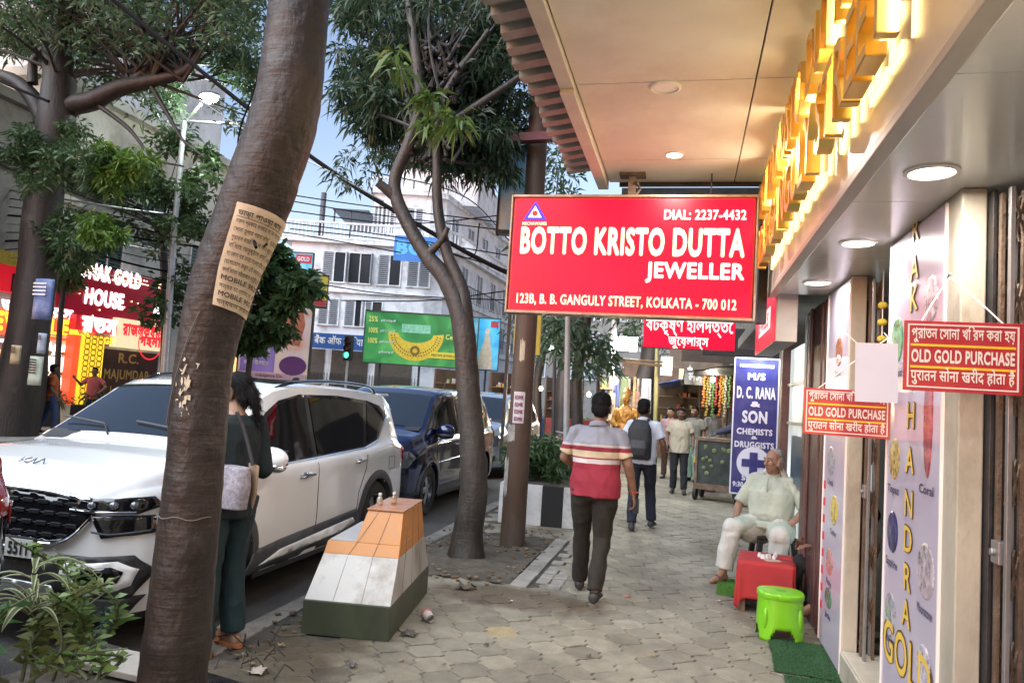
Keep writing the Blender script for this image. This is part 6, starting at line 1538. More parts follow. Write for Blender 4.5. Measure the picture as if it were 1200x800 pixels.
s_,W,H=fsign('shop_sign',113,393,137,404,M_REDD,'tiny maroon sign with yellow letters beside the yellow pillar',.3);FL(s_,'BGM',.26,.05,0,-.1,M_LTY,W*.8,'c')
s_,W,H=fsign('roller_shutter',112,407,180,474,mat('shutter_maroon',(.07,.035,.03),.55,.3,.3,4),'closed brown roller shutter with gold jewellery shop letters',.12,'shutter',.12)
r_=MB()
for i in range(30): r_.box(-W/2,W/2,-.02,.0,-H/2+i*H/30,-H/2+(i+.62)*H/30)
r_.build('slats',mat('shutter_maroon',(0,0,0)),s_)
MG=mat('shutter_gold',(.42,.27,.08),.5)
for t_,z_,q_ in (('R.C.',.55,.34),('MAJUMDAR',.05,.72),('Jewellers',-.45,.5)): FL(s_,t_,.40,.03,0,z_-.1,MG,W*q_,'c')
# yellow lattice pillar and red wall strip
o,W,H=fsign('ornate_pillar',99,392,114,484,emis('pillar_yellow',(.85,.55,.03),.7,(.7,.5,.05)),'bright yellow pillar with carved lattice pattern at the far shops',.7,'pillar',.5)
lt=MB()
for i in range(14):
    for j in range(3):
        cx=-W/2+.12+j*W/3.2;cz=-H/2+.15+i*H/14;lt.tube([(cx+.09*math.cos(a),-.02,cz+.09*math.sin(a)) for a in np.linspace(0,2*math.pi,10)],.014,4)
lt.build('lattice',mat('lattice_gold',(.35,.18,.01),.5),o)
o,W,H=fsign('red_wall_strip',88,392,98,482,emis('strip_red',(.85,.07,.02),.7,(.6,.05,.02)),'glowing orange red wall strip beside the yellow lattice pillar',.6,'wall panel',.3)
o,W,H=fsign('shop_interior',44,404,92,478,emis('shop_white',(1,.97,.88),1.3,None,.35,1.5),'brightly lit white jewellery shop front with display shelves',.15,'shop front',.2)
sh=MB()
for k in range(4): sh.box(-W/2+.05,W/2-.05,-.25,-.01,-H/2+.3+k*.55,-H/2+.34+k*.55)
sh.build('shelf',M_OGW,o)
gd=MB();random.seed(9)
for k in range(60): gd.ball((random.uniform(-W/2+.1,W/2-.1),-.1,-H/2+.40+.55*random.randrange(4)),(.05,.03,.06),8)
gd.build('display_goods',mat('display_tan',(.45,.33,.12),.5,0,.5,9),o)
o,W,H=fsign('shop_interior',-60,404,40,478,emis('shop_warm',(.9,.55,.28),.7,None,.5,1.2),'warm lit shop front at the end of the far pavement',.15,'shop front',.2)
# posters on the huge tree
def tree_poster(u,v,wp,hp,d,m,lab,lines=0):
    c=at_d(u,v,d);W=wp*d/FPX;H=hp*d/FPX;o=empty('poster',c,HZ+R(-14),lab,'poster')
    MB().grid(lambda a,b:((a-.5)*W,.10*((a-.5)*2)**2,(b-.5)*H),10,4).build('paper',m,o,smooth=True,thick=.004)
    for k in range(lines): MB().box(-W*.36,W*.3,-.012,-.006,H*.36-k*H*.09,H*.40-k*H*.09).build('print_line',M_WTRIM if 'blue' in lab else M_INK,o)
    return o
tree_poster(46,350,28,48,16.0,mat('poster_blue',(.10,.16,.36),.6,0,.3,3,0,1,(.5,.5,.5),.5,2),'blue film poster tied round the huge tree trunk',4)
tree_poster(37,434,20,34,15.8,mat('poster_green',(.42,.50,.42),.7,0,.2,5),'pale green notice low on the huge tree trunk',6)
tree_poster(45,402,11,24,15.8,mat('poster_bluegrey',(.35,.42,.5),.7,0,.2,5),'narrow pale grey notice pasted above the green notice',3)
tree_poster(14,415,14,22,15.6,mat('poster_tan',(.42,.34,.2),.7,0,.2,5),'tan notice on the side root of the huge tree',4)
# striped planter across the road
pb=empty('striped_planter',on_z(86,500,0),R(28),'low black and cream striped concrete planter across the road','planter')
for i in range(6): MB().box(-1.2+i*.4,-.8+i*.4,-.45,.45,0,.62).build('block',M_DARK if i%2 else mat('planter_cream',(.5,.45,.33),.7,0,.2,4),pb)
cl=[((random.uniform(-1,1),random.uniform(-.3,.3),random.uniform(.65,.95)),.25) for _ in range(12)]
quads_obj('plant',crown_leaves(cl,90,.24,.05,.4,0,sub=5,sz=.7),L_MID,pb)
# street lamp
lp=on_z(189,470,0);lp=on_y(189,500,17.0);sl_o=empty('street_lamp',(lp.x,lp.y,0),0,'tall grey street lamp post with a glowing white lamp on an angled arm','street lamp')
top=on_y(216,142,17.0);lam=on_y(246,112,16.6)
T=lambda p:Vector(p)-Vector((lp.x,lp.y,0))
MB().tube([(0,0,0),T(on_y(195,400,17)),T(on_y(205,260,17)),T(top)],[.12,.10,.08,.07],12).build('post',mat('lamp_post',(.36,.38,.40),.45,.5,.2,8),sl_o,smooth=True)
MB().tube([T(top),T(on_y(236,122,16.7))],.045,8).tube([T(top),T(on_y(290,146,17))],.04,8).build('arm',mat('lamp_post',(.3,.3,.3)),sl_o,smooth=True)
lt=MB();lt.ball(T(lam),(.30,.18,.09),16);lt.build('lamp_head',mat('lamp_head',(.4,.4,.42),.4,.3),sl_o,smooth=True)
MB().ball(T(lam)-Vector((0,.05,.10)),(.25,.18,.13),16).build('lamp_glass',emis('street_glow',(.92,1,.95),40),sl_o,smooth=True)
pl_=bpy.data.lights.new('street_lamp','POINT');pl_.energy=260*LK;pl_.shadow_soft_size=.25;pl_.color=(.92,1,.93)
po=bpy.data.objects.new('street_lamp_light',pl_);COL.objects.link(po);po.parent=sl_o;po.location=T(lam)-Vector((0,.05,.25))
# ---------------------------------------------------------------- street furniture and small things on the pavement
# rounded steel pole
pp=empty('steel_pole',(-1.78,8.02,0),0,'thick brown steel pole with peeling posters standing on the pavement','pole')
MB().tube([(0,0,-.05),(.005,0,1.84),(.0,0,4.2),(-.02,0,7.5)],[.136,.123,.113,.105],28).build('shaft',mat('pole_brown',(.085,.052,.034),.55,.1,.3,6,.15,40,(.10,.095,.085),.7,1.6,stretch=(1,1,.4)),pp,smooth=80)
def on_pole(a0,a1,z0,z1,r,nm,m,jag=0):
    r=r-.048
    g=MB();g.grid(lambda u,v:(r*math.cos(R(lerp(a0,a1,u))),r*math.sin(R(lerp(a0,a1,u))),lerp(z0,z1,v)+jag*noise.noise(Vector((u*6,v*6,z0)))),8,6);return g.build(nm,m,pp,smooth=True)
o=on_pole(245,300,1.32,1.66,.180,'handbill',mat('handbill_white',(.55,.50,.50),.8,0,.15,20))
for k in range(4):
    V,F,wd=text_geo('EDMK',.04);mq=MB();mq.add([(.1355*math.cos(R(252+42*p[0]/wd)),.1355*math.sin(R(252+42*p[0]/wd)),1.345+k*.078+p[1]*.058) for p in V],F);mq.build('handbill_print',mat('handbill_ink',(.25,.05,.14),.7),pp,recalc=False)
on_pole(205,262,1.12,1.30,.179,'paste_stain',mat('paste_stain',(.30,.27,.24),.9,0,.6,9),.05);on_pole(260,285,2.0,2.22,.176,'torn_paper',mat('scrap_paper',(.5,.4,.3)),.08)
on_pole(200,240,.55,.95,.184,'paste_stain',mat('paste_stain',(0,0,0)),.12)
# maroon beam with strap between pole and canopy
a=on_y(545,166,7.75);b=on_y(652,160,7.75)
bm_=MB();bm_.bar(a,b,.12,.09);bm_.bar(a+Vector((0,0,-.0)),a+Vector((-.02,0,0)),.14,.12)
o=bm_.build('steel_beam',mat('beam_maroon',(.10,.028,.035),.6,.2,.3,8),None);tag(o,'maroon steel beam jutting from the brown pole under the leaves','beam')
ab=empty('advert_box',on_y(606,222,9.4),R(10),'weathered blue and cream advertising box behind the brown pole','sign')
MB().box(-.22,.22,0,.16,-.55,.55).build('panel',mat('advert_art',(.16,.40,.60),.5,0,.4,3,0,1,(.6,.55,.35),.8,2),ab);MB().box(-.24,.24,-.01,.17,-.60,-.55).box(-.24,.24,-.01,.17,.55,.6).box(-.25,-.22,-.01,.17,-.6,.6).build('frame',M_STEELD,ab)
MB().box(-.02,.02,.16,.3,-3.6,.6).build('bracket',M_STEELD,ab)
# tricolour masonry block
tb=empty('tricolour_block',(-2.07,5.08,0),0,'sloping masonry block tiled in orange, white and green bands','block')
B0=[on_z(352,742),on_z(455,752),on_z(525,700),on_z(425,690)]
A_=Vector(B0[1]);Bx=Vector(B0[0]);Cx=Vector(B0[2])
ex=(Bx-A_);ey=(Cx-A_);ex.z=ey.z=0;wx=ex.length;wy=ey.length
ex.normalize();ey=Vector((-ex.y,ex.x,0)) if ey.dot(Vector((-ex.y,ex.x,0)))>0 else Vector((ex.y,-ex.x,0))
def bp_(a,b,z): 
    p=A_+ex*a+ey*b;return (p.x+2.07,p.y-5.08,z)
M_BG=mat('tile_green',(.050,.058,.032),.45,0,.3,4,.1,30,(.028,.03,.022),.8,2.4,stretch=(1,1,.45))
M_BW=mat('tile_white',(.40,.385,.36),.3,0,.08,3,0,1,(.17,.135,.095),.85,2.6,stretch=(1,1,.4))
M_BO=mat('tile_orange',(.42,.155,.012),.3,0,.08,4,0,1,(.34,.15,.065),.9,1.3)
M_BT=mat('tile_top',(.36,.16,.075),.22,0,.1,3,0,1,(.4,.32,.25),.4,2)
wy=1.22
# profile: front face slopes back; levels z: 0,.30,.58/.62,.86
def blk(z,off_f,off_s):  # corner ring at height z: near edge off_f back, side edge off_s in
    return [bp_(off_s,off_f,z),bp_(wx-off_s*.6,off_f,z),bp_(wx-off_s*.6,wy-off_f*.35,z),bp_(off_s,wy-off_f*.35,z)]
MB().loft([blk(0,0,0),blk(.215,.0,0)]).build('green_base',M_BG,tb,bevel=.004)
MB().loft([blk(.2155,.012,.006),blk(.46,.27,.035)]).build('white_band',M_BW,tb,bevel=.003)
def blk2(z,off_f,off_s,inl):
    return [bp_(off_s,off_f,z),bp_(wx-off_s*.6-inl,off_f,z),bp_(wx-off_s*.6-inl,wy-off_f*.35,z),bp_(off_s,wy-off_f*.35,z)]
r1=blk2(.4605,.272,.035,0);rm=blk2(.535,.325,.043,.0)
MB().loft([r1,rm]).build('lower_orange_band',M_BO,tb,bevel=.003)
MB().loft([[bp_(wx-.26,.335,z),bp_(wx-.035,.335,z),bp_(wx-.035,wy-.12,z),bp_(wx-.26,wy-.12,z)] for z in (.5352,.541)]).build('step_top',mat('step_grey',(.42,.42,.42),.3,0,.1,4),tb)
ru=blk2(.5354,.328,.0435,.19);r2=blk2(.74,.45,.065,.22)
MB().loft([ru,r2]).build('orange_band',M_BO,tb,bevel=.003)
MB().loft([blk2(.7405,.44,.06,.215),blk2(.752,.44,.06,.215)]).build('top_slab',M_BT,tb,bevel=.003)
# tile joints: thin grooves as dark lines
jn=MB()
for fx in (.34,.67):
    a0=Vector(blk(.217,.012,.006)[0]).lerp(Vector(blk(.217,.012,.006)[1]),fx);a1=Vector(blk(.46,.27,.035)[0]).lerp(Vector(blk(.46,.27,.035)[1]),fx);a2=Vector(r2[0]).lerp(Vector(r2[1]),fx)
    jn.bar(a0,a1,.002,.002);jn.bar(a1,a2,.002,.002)
for fy in (.25,.5,.75):
    q=[blk(z,o_,s_) for z,o_,s_ in ((.217,.012,.006),(.46,.27,.035),(.74,.45,.065))]
    p=[Vector(c[0]).lerp(Vector(c[3]),fy) for c in q];jn.bar(p[0],p[1],.003,.003);jn.bar(p[1],p[2],.003,.003)
jn.build('tile_joint',mat('joint_dark',(.13,.10,.08),.9),tb)
def bottle(fx,fy,lab,m):
    p=Vector(bp_(wx*fx,wy*fy,.7525))+Vector((-2.07,5.08,0));o=empty('small_bottle',p,0,lab,'bottle','empty bottles on the block')
    MB().lathe([(0,0),(.019,0),(.021,.008),(.021,.042),(.016,.054),(.011,.06),(.011,.07),(0,.07)],n=20).build('glass',m,o,smooth=True)
    MB().lathe([(.0215,.012),(.0217,.013),(.0217,.036),(.0215,.037)],n=20).build('wrapper',mat('bottle_label',(.42,.30,.2),.5,0,.4,40),o,smooth=True)
    MB().lathe([(0,.088),(.012,.086),(.013,.07),(.0,.069)],n=16).build('cap',mat('cap_white',(.6,.55,.5),.4),o,smooth=True)
bottle(.50,.52,'small label wrapped bottle standing nearer on the tricolour block',mat('bottle_pale',(.30,.26,.22),.15,0,.2,30,coat=.6))
bottle(.36,.60,'small brownish bottle standing behind the paler one on the tricolour block',mat('bottle_amber',(.20,.12,.06),.15,0,.2,30,coat=.6))
# striped planter near the pole
pl=empty('striped_planter',(-1.80,9.95,0),R(4),'black and white striped concrete planter full of green shrubs beside the steel pole','planter')
w0=-.52
for i,ww in enumerate((.17,.10,.28,.27,.16)):
    MB().prism([(w0,0),(w0+ww-.002,0),(w0+ww-.002,.50),(w0,.50)],'y',-.58,.9).build('wall_stripe',(M_DARK if i%2 else mat('planter_white',(.50,.50,.50),.6,0,.2,3,.1,30,(.10,.09,.08),.7,2.2)),pl,bevel=.003);w0+=ww
MB().box(-.47,.42,-.5,.85,.501,.51).build('soil',M_EARTH,pl)
cl=[((random.uniform(-.42,.35),random.uniform(-.4,.8),random.uniform(.6,1.02)),.17) for _ in range(30)]
quads_obj('shrub',crown_leaves(cl,130,.085,.035,.25,0,sub=6,sz=.8),L_MID,pl)
# --- planter of polished slabs with plants at the camera's feet
sp=empty('slab_planter',(-2.15,2.35,0),R(-8),'low planter of broken black and white stone slabs round the big tree trunk','planter')
MB().box(-.66,.42,-.55,.62,-.2,.26).build('wall',mat('planter_black',(.02,.02,.022),.25,0,.3,6,.1,40,(.10,.09,.08),.4,3),sp,bevel=.005)
MB().box(-.62,.37,-.5,.57,.262,.30).build('soil',M_EARTH,sp)
M_SLW=mat('slab_white',(.45,.42,.38),.35,0,.15,3,0,1,(.16,.13,.10),.6,3);M_SLB=mat('slab_black',(.018,.018,.020),.16,0,.3,5,.05,50,(.09,.08,.07),.4,4)
for i,(x0,x1,y0,y1,z,rz,m_) in enumerate(((-.05,.40,.30,.60,.305,-4,M_SLB),(-.42,-.06,.40,.63,.312,3,M_SLW),(-.66,-.43,.42,.66,.300,-3,M_SLB),(-.30,.20,-.05,.20,.308,9,M_SLW),(-.62,-.32,-.25,.1,.304,-7,M_SLB))):
    b_=MB().box(x0,x1,y0,y1,0,.028);c=((x0+x1)/2,(y0+y1)/2,0);b_.xf(Matrix.Translation((c[0],c[1],z))@Matrix.Rotation(R(rz),4,'Z')@Matrix.Rotation(R(random.uniform(-2,2)),4,'X')@Matrix.Translation((-c[0],-c[1],0)))
    b_.build('slab',m_,sp,bevel=.004)
def stemmed(loc,stems,h,lab,m,ln,wd,per,lean=.15,droop=.3,cat='plant',whorl=.05,bend=.5):
    o=empty('potted_shrub',loc,0,lab,cat,'plants in the slab planter');st=MB();LV=[]
    for s_ in range(stems):
        a=random.uniform(0,6.28);r=random.uniform(0,.08);hh=h*random.uniform(.6,1.05)
        P=[Vector((r*math.cos(a),r*math.sin(a),0)),Vector((r*math.cos(a)*1.6+random.gauss(0,lean*.3),r*math.sin(a)*1.6+random.gauss(0,lean*.3),hh*.5)),Vector((r*math.cos(a)*2+random.gauss(0,lean*.6),r*math.sin(a)*2+random.gauss(0,lean*.6),hh))]
        Q,rr=spline(P,[.008,.006,.003],10);st.tube(Q,rr,6)
        for q in range(int(hh/whorl)):
            f=.22+.78*q/(hh/whorl);i=min(len(Q)-1,int(f*(len(Q)-1)));p=np.array(Q[i])
            k=per;ang=np.arange(k)*6.283/k+q*1.3;d=np.stack([np.cos(ang),np.sin(ang),np.full(k,bend)],1)
            LV.append(leaf_quads(np.repeat(p[None],k,0),d+rng.normal(size=(k,3))*.15,ln*(1.1-.45*f),wd*(1.1-.4*f),droop))
    st.build('stem',mat('stem_green',(.06,.07,.03),.7),o,smooth=True);quads_obj('leaves',np.concatenate(LV),m,o);return o
random.seed(17)
L_GLOS=leafmat('leaf_bright',(.08,.15,.035),(.17,.25,.07),.35,.3)
L_BLUEG=leafmat('leaf_bluegreen',(.020,.060,.045),(.05,.11,.07),.4,.3)
L_OLIVE=leafmat('leaf_olive',(.09,.12,.03),(.20,.22,.07),.45,.3)
stemmed(on_y(92,768,2.55)*1.0,5,.46,'bushy small leaved shrub in front of the white car grille',L_GLOS,.060,.026,4,.22,.2,whorl=.022)
stemmed(on_y(70,790,2.7),3,.34,'bluish green shrub behind the slab planter edge',L_BLUEG,.055,.024,4,.25,.2,whorl=.024)
stemmed(on_y(25,800,2.35),5,.44,'yellowish leafy shrub at the corner of the slab planter',L_OLIVE,.075,.030,4,.25,.3,whorl=.028)
stemmed(on_y(0,775,2.2),2,.30,'dark green broad leaved plant by the slab planter',leafmat('leaf_deep',(.02,.07,.015),(.05,.13,.03),.35,.3),.11,.05,3,.2,.3,whorl=.05)
stemmed(on_y(105,800,2.3),5,.16,'low bright weed growing over the slab planter',L_GLOS,.05,.026,4,.2,.2,whorl=.02)
# variegated long leaves
vg=empty('spider_plant',on_y(36,705,2.28),0,'spider plant with long arching striped pale leaves','plant')
random.seed(8);gA=MB();gB=MB()
for k in range(26):
    a=random.uniform(0,6.28);l=random.uniform(.16,.27);up=random.uniform(.35,1.0);w_=random.uniform(.010,.015);z0=random.uniform(-.05,.13)
    dx,dy=math.cos(a),math.sin(a);n=9
    def pt(t,s_): 
        r=l*t*.85;z=z0+l*(up*t-1.0*t*t*(.55+.4*up));ww=w_*math.sin(math.pi*min(1,.15+t*.85))**.7
        return (dx*r-dy*ww*s_,dy*r+dx*ww*s_,z+abs(s_)*.004)
    gA.grid(lambda u,v:pt(v,(u-.5)*1.0),2,n);gB.grid(lambda u,v:tuple(np.array(pt(v,.55+.45*u))),1,n).grid(lambda u,v:tuple(np.array(pt(v,-.55-.45*u))),1,n)
gA.build('leaf_centre',leafmat('leaf_stripe_green',(.06,.10,.035),(.10,.14,.05)),vg,smooth=True);gB.build('leaf_edge',leafmat('leaf_stripe_cream',(.34,.34,.20),(.45,.43,.28)),vg,smooth=True)
# --- seat, tables, mats by the doorway
bs=empty('black_stool',(.87,7.72,0),R(8),'black plastic stool under the seated old man','stool')
MB().box(-.19,.19,-.17,.17,.40,.44).build('seat',mat('stool_black',(.014,.014,.015),.4,0,.2,12),bs,bevel=.015)
for sx in(1,-1):
    for sy in(1,-1): MB().loft([[(sx*.19+dx,sy*.18+dy,0) for dx,dy in((-.028,-.028),(.028,-.028),(.028,.028),(-.028,.028))],[(sx*.155+dx,sy*.135+dy,.40) for dx,dy in((-.025,-.025),(.025,-.025),(.025,.025),(-.025,.025))]]).build('leg',mat('stool_black',(0,0,0)),bs,bevel=.006)
MB().box(-.17,.17,-.012,.012,.20,.24).build('stretcher',mat('stool_black',(0,0,0)),bs)
cbx=MB().box(-.10,.10,-.08,.08,0,.22).build('carton',mat('carton_grey',(.16,.15,.15),.7,0,.2,6),None,bevel=.004);cbx.location=(.89,7.78,.0);tag(cbx,'grey carton stored beneath the black stool','carton')
rt=empty('red_table',(.70,6.62,0),R(-6),'low table draped in a plain red cloth before the seated man','table')
for sx in(1,-1):
    for sy in(1,-1): MB().box(sx*.17-.018,sx*.17+.018,sy*.19-.018,sy*.19+.018,0,.385).build('leg',M_RUSTY,rt)
MB().box(-.2,.2,-.22,.22,.385,.40).build('top',M_RUSTY,rt)
M_RCL=mat('cloth_red',(.36,.022,.024),.75,0,.1,5,.2,150)
def cloth(u,v):
    a=2*math.pi*u;n=5
    c,s_=math.cos(a),math.sin(a);e=.13;x=.225*math.copysign(abs(c)**e,c);y=.245*math.copysign(abs(s_)**e,s_)
    if v<.35: f=v/.35;return (x*f,y*f,.408+.002*math.sin(7*u+9*v))
    f=(v-.35)/.65;fold=.018*f*math.sin(a*9+.6)+.012*f*math.sin(a*4)
    m_=1+fold*2.2+.02*f;return (x*m_,y*m_,-.006+.408-f*(.345+.03*math.sin(a*2+1)+.03*math.sin(a*5)))
g=MB();g.grid(cloth,120,22);tcl=g.build('tablecloth',M_RCL,None,smooth=80,thick=.003);tcl.location=rt.location;tcl.rotation_euler=rt.rotation_euler;tag(tcl,'red cloth hanging in folds over the low table','tablecloth')
random.seed(4)
for k in range(7):
    o=MB().lathe([(0,0),(.016,0),(.017,.02),(.010,.028),(.010,.036),(0,.036)],n=14).build('stone_packet',mat('packet_white',(.6,.6,.62),.3,0,.15,40),None,smooth=True)
    x,y=random.uniform(-.07,.09),random.uniform(-.10,.10);o.location=Vector(rt.location)+Vector((x,y,.4115));tag(o,'tiny white gem packet among the cluster on the red table','packet','white gem packets on the red table')
pc=MB().box(-.06,.06,-.035,.035,0,.006).build('paper_slip',mat('slip',(.5,.35,.28),.6),None);pc.location=Vector(rt.location)+Vector((.03,-.14,.4115));pc.rotation_euler=(0,0,.3);tag(pc,'pink paper slip lying on the red table','paper')
gs_=empty('green_stool',(.72,5.82,0),R(4),'bright lime green plastic stool with arched openings','stool')
M_GRN=mat('plastic_lime',(.16,.47,.010),.28,0,.05,8,coat=.2)
n=72;rows=14
def sup(a,rx,ry,e=.42):
    c,s_=math.cos(a),math.sin(a);return (rx*math.copysign(abs(c)**e,c),ry*math.copysign(abs(s_)**e,s_))
g=MB();zs=[0+.30*i/rows for i in range(rows+1)]
for z in zs:
    t_=z/.30;rx=lerp(.165,.150,t_);ry=lerp(.150,.135,t_)
    for j in range(n):
        x,y=sup(2*math.pi*j/n,rx,ry,.8);g.v.append((x,y,z))
def hole(j,i):
    a=2*math.pi*(j+.5)/n;z=(zs[i]+zs[i+1])/2
    for c0 in (0,math.pi/2,math.pi,3*math.pi/2):
        d=(a-c0+math.pi)%(2*math.pi)-math.pi
        if (d/.42)**2+(z/.095)**2<1:return True
    return False
for i in range(rows):
    for j in range(n):
        if not hole(j,i):g.f.append((i*n+j,i*n+(j+1)%n,(i+1)*n+(j+1)%n,(i+1)*n+j));g.m.append(0)
g.build('skirt',M_GRN,gs_,smooth=60,thick=.004)
tp=MB();R_=[[(*sup(2*math.pi*j/n,rx,ry,.8),z) for j in range(n)] for rx,ry,z in((.158,.143,.285),(.162,.147,.292),(.162,.147,.318),(.155,.14,.328),(.14,.125,.331),(.02,.02,.329))]
tp.loft(R_);tp.build('seat',M_GRN,gs_,smooth=35)
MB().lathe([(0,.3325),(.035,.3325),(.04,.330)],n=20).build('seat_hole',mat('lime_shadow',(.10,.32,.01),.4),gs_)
for k in range(4):
    a=math.pi/4+k*math.pi/2;x,y=sup(a,.158,.143,.8);MB().ball((x*.97,y*.97,.15),(.022,.022,.08),14).build('corner_rib',M_GRN,gs_,smooth=True)
M_TURF=mat('turf',(.030,.105,.032),.95,0,.4,60,1.0,220,(.10,.13,.09),.45,4)
def turf(x0,x1,y0,y1,rz,lab,m,z=.006):
    rnd=random.Random(int(x0*100+y0*10));g=MB();nx,ny=24,24
    def f(u,v):
        e=.012*noise.noise(Vector((u*5,v*5,x0)));return (lerp(x0,x1,u)-(x0+x1)/2+(e if u in(0,1) else 0),lerp(y0,y1,v)-(y0+y1)/2+(e if v in (0,1) else 0),.006*noise.noise(Vector((u*4,v*4,y0)))+.004)
    g.grid(f,nx,ny);o=empty('turf_mat',((x0+x1)/2,(y0+y1)/2,z),rz,lab,'mat','green turf mats by the doorways')
    g.build('backing',m,o,smooth=True,thick=.006)
    N=9000;x=rng.uniform(x0,x1,N)-(x0+x1)/2;y=rng.uniform(y0,y1,N)-(y0+y1)/2
    C_=np.stack([x,y,np.full(N,.006)],1);D_=rng.normal(size=(N,3))*.5;D_[:,2]=1
    quads_obj('pile',leaf_quads(C_,D_,.012,.004,.2),leafmat('turf_blade' if m==M_TURF else 'turf_blade_bright',*(((.020,.075,.022),(.055,.155,.06)) if m==M_TURF else ((.06,.17,.02),(.12,.28,.05))),.8,.1),o)
turf(.62,1.12,5.02,5.72,R(-3),'green turf mat lying just below the lime stool',M_TURF)
turf(.66,1.10,4.28,4.98,R(2),'green turf mat nearest the marble step',M_TURF)
turf(.34,.78,6.86,7.50,R(-4),'brighter green mat under the seated man feet',mat('turf_bright',(.08,.22,.03),.9,0,.3,60,.8,200),.005)
# --- next shops beyond the canopy
ns=empty('neighbour_shops',(1.3,9,0),0,'row of old shops beyond the jeweller with a maroon wooden column and glass showcase','shop')
def np_(mb,name,m,**k): return mb.xf(Matrix.Translation((-1.3,-9,0))).build(name,m,ns,**k)
np_(MB().box(1.7,10,12.6,60,-.3,7.0),'wall',M_DULL)
for q_ in ((1.0,1.06,6.9,7.05,0,2.5),(1.0,1.34,6.02,6.12,0,2.5),(1.0,1.05,6.2,6.6,0,2.5),(1.0,1.05,6.66,6.86,0,2.5),(.98,1.0,6.60,6.66,0,2.5),(1.0,1.1,8.6,8.75,0,2.45)): np_(MB().box(*q_),'door_frame',M_MAROON,bevel=.006)
np_(MB().box(1.08,1.6,7.06,8.58,.35,2.3),'showcase',emis('showcase_light',(.75,.85,.85),.35,(.4,.45,.45),.5,2))
np_(MB().box(1.02,1.05,7.1,7.85,.95,1.4),'drawer_panel',mat('panel_teal',(.03,.08,.13),.4,0,.2,4))
sh=MB()
for z in (.9,1.5,1.9): sh.box(1.05,1.075,7.08,8.56,z,z+.03)
np_(sh,'shelf',M_STEEL)
np_(MB().box(.75,1.7,6.0,12.4,2.6,2.75),'awning_slab',mat('slab_grey',(.20,.19,.17),.8,0,.3,3))
np_(MB().box(-.62,.60,6.25,6.32,2.98,3.36),'beam_panel',mat('beam_grey',(.30,.31,.28),.7,0,.2,2,.1,20,(.12,.11,.09),.5,2))
np_(MB().box(.50,.57,6.05,6.2,2.3,3.36).box(-.62,.56,6.2,6.25,3.36,3.42),'beam_bracket',M_STEELD)
np_(MB().box(1.5,1.7,9.0,12.4,0,2.5),'shop_front',mat('front_brown',(.10,.06,.045),.7,0,.4,3))
tl=empty('tube_light',(1.15,13.0,2.72),0,'white tube light under the far awning above the chemist board','light')
MB().box(-.22,.22,-.04,.04,0,.03).build('batten',M_WTRIM,tl);MB().tube([(-.21,0,-.015),(.21,0,-.015)],.022,10).build('tube',emis('tube_glow',(.95,1,1),9),tl,smooth=True)
def arealamp(par,loc,sz,en,col,rot=(0,0,0)):
    l=bpy.data.lights.new('lamp','AREA');l.size=sz;l.energy=en*LK;l.color=col;o=bpy.data.objects.new('lamp_light',l);COL.objects.link(o);o.parent=par;o.location=loc;o.rotation_euler=rot
arealamp(tl,(0,0,-.06),.4,18,(.95,1,1))
ORD=('first','second','third','fourth','fifth','sixth','seventh','eighth','ninth','tenth','eleventh','twelfth','thirteenth','fourteenth','fifteenth','sixteenth','seventeenth','eighteenth','nineteenth','twentieth')
# ---------------------------------------------------------------- market stalls down the pavement
random.seed(77)
def tarp(x0,x1,y0,y1,z0,z1,m,lab,sag=.12):
    g=MB();g.grid(lambda u,v:(lerp(x0,x1,u),lerp(y0,y1,v),lerp(z0,z1,u)-sag*math.sin(math.pi*v)*math.sin(math.pi*u)+.05*noise.noise(Vector((u*5,v*7,x0+y0)))),16,20)
    o=g.build('tarpaulin',m,None,smooth=True,thick=.008);tag(o,lab,'tarpaulin','tarpaulins over the market stalls')
    return o
M_TBLK=mat('tarp_black',(.018,.018,.020),.5,0,.4,5,.3,20);M_TBLU=mat('tarp_blue',(.05,.10,.30),.45,0,.3,4,.2,20);M_TGRY=mat('tarp_grey',(.12,.12,.12),.6,0,.35,4,.3,20);M_TBRN=mat('tarp_brown',(.09,.065,.05),.7,0,.4,4,.3,20)
tarp(.1,1.8,14.8,19,2.35,2.65,M_TBLK,'black sagging tarpaulin over the stall behind the chemist board')
tarp(-.2,1.7,19.5,24,2.3,2.7,M_TGRY,'grey sagging tarpaulin over the farther garland stall')
tarp(-.9,.3,22,27,2.25,2.55,M_TBLU,'blue tarpaulin roof over the far stall')
tarp(.0,2.2,25,33,2.6,2.9,M_TBRN,'brown tarpaulin roof at the far end of the stalls')
tarp(-2.9,-1.3,24,30,2.5,2.4,M_TGRY,'grey tarpaulin over the stall on the road side')
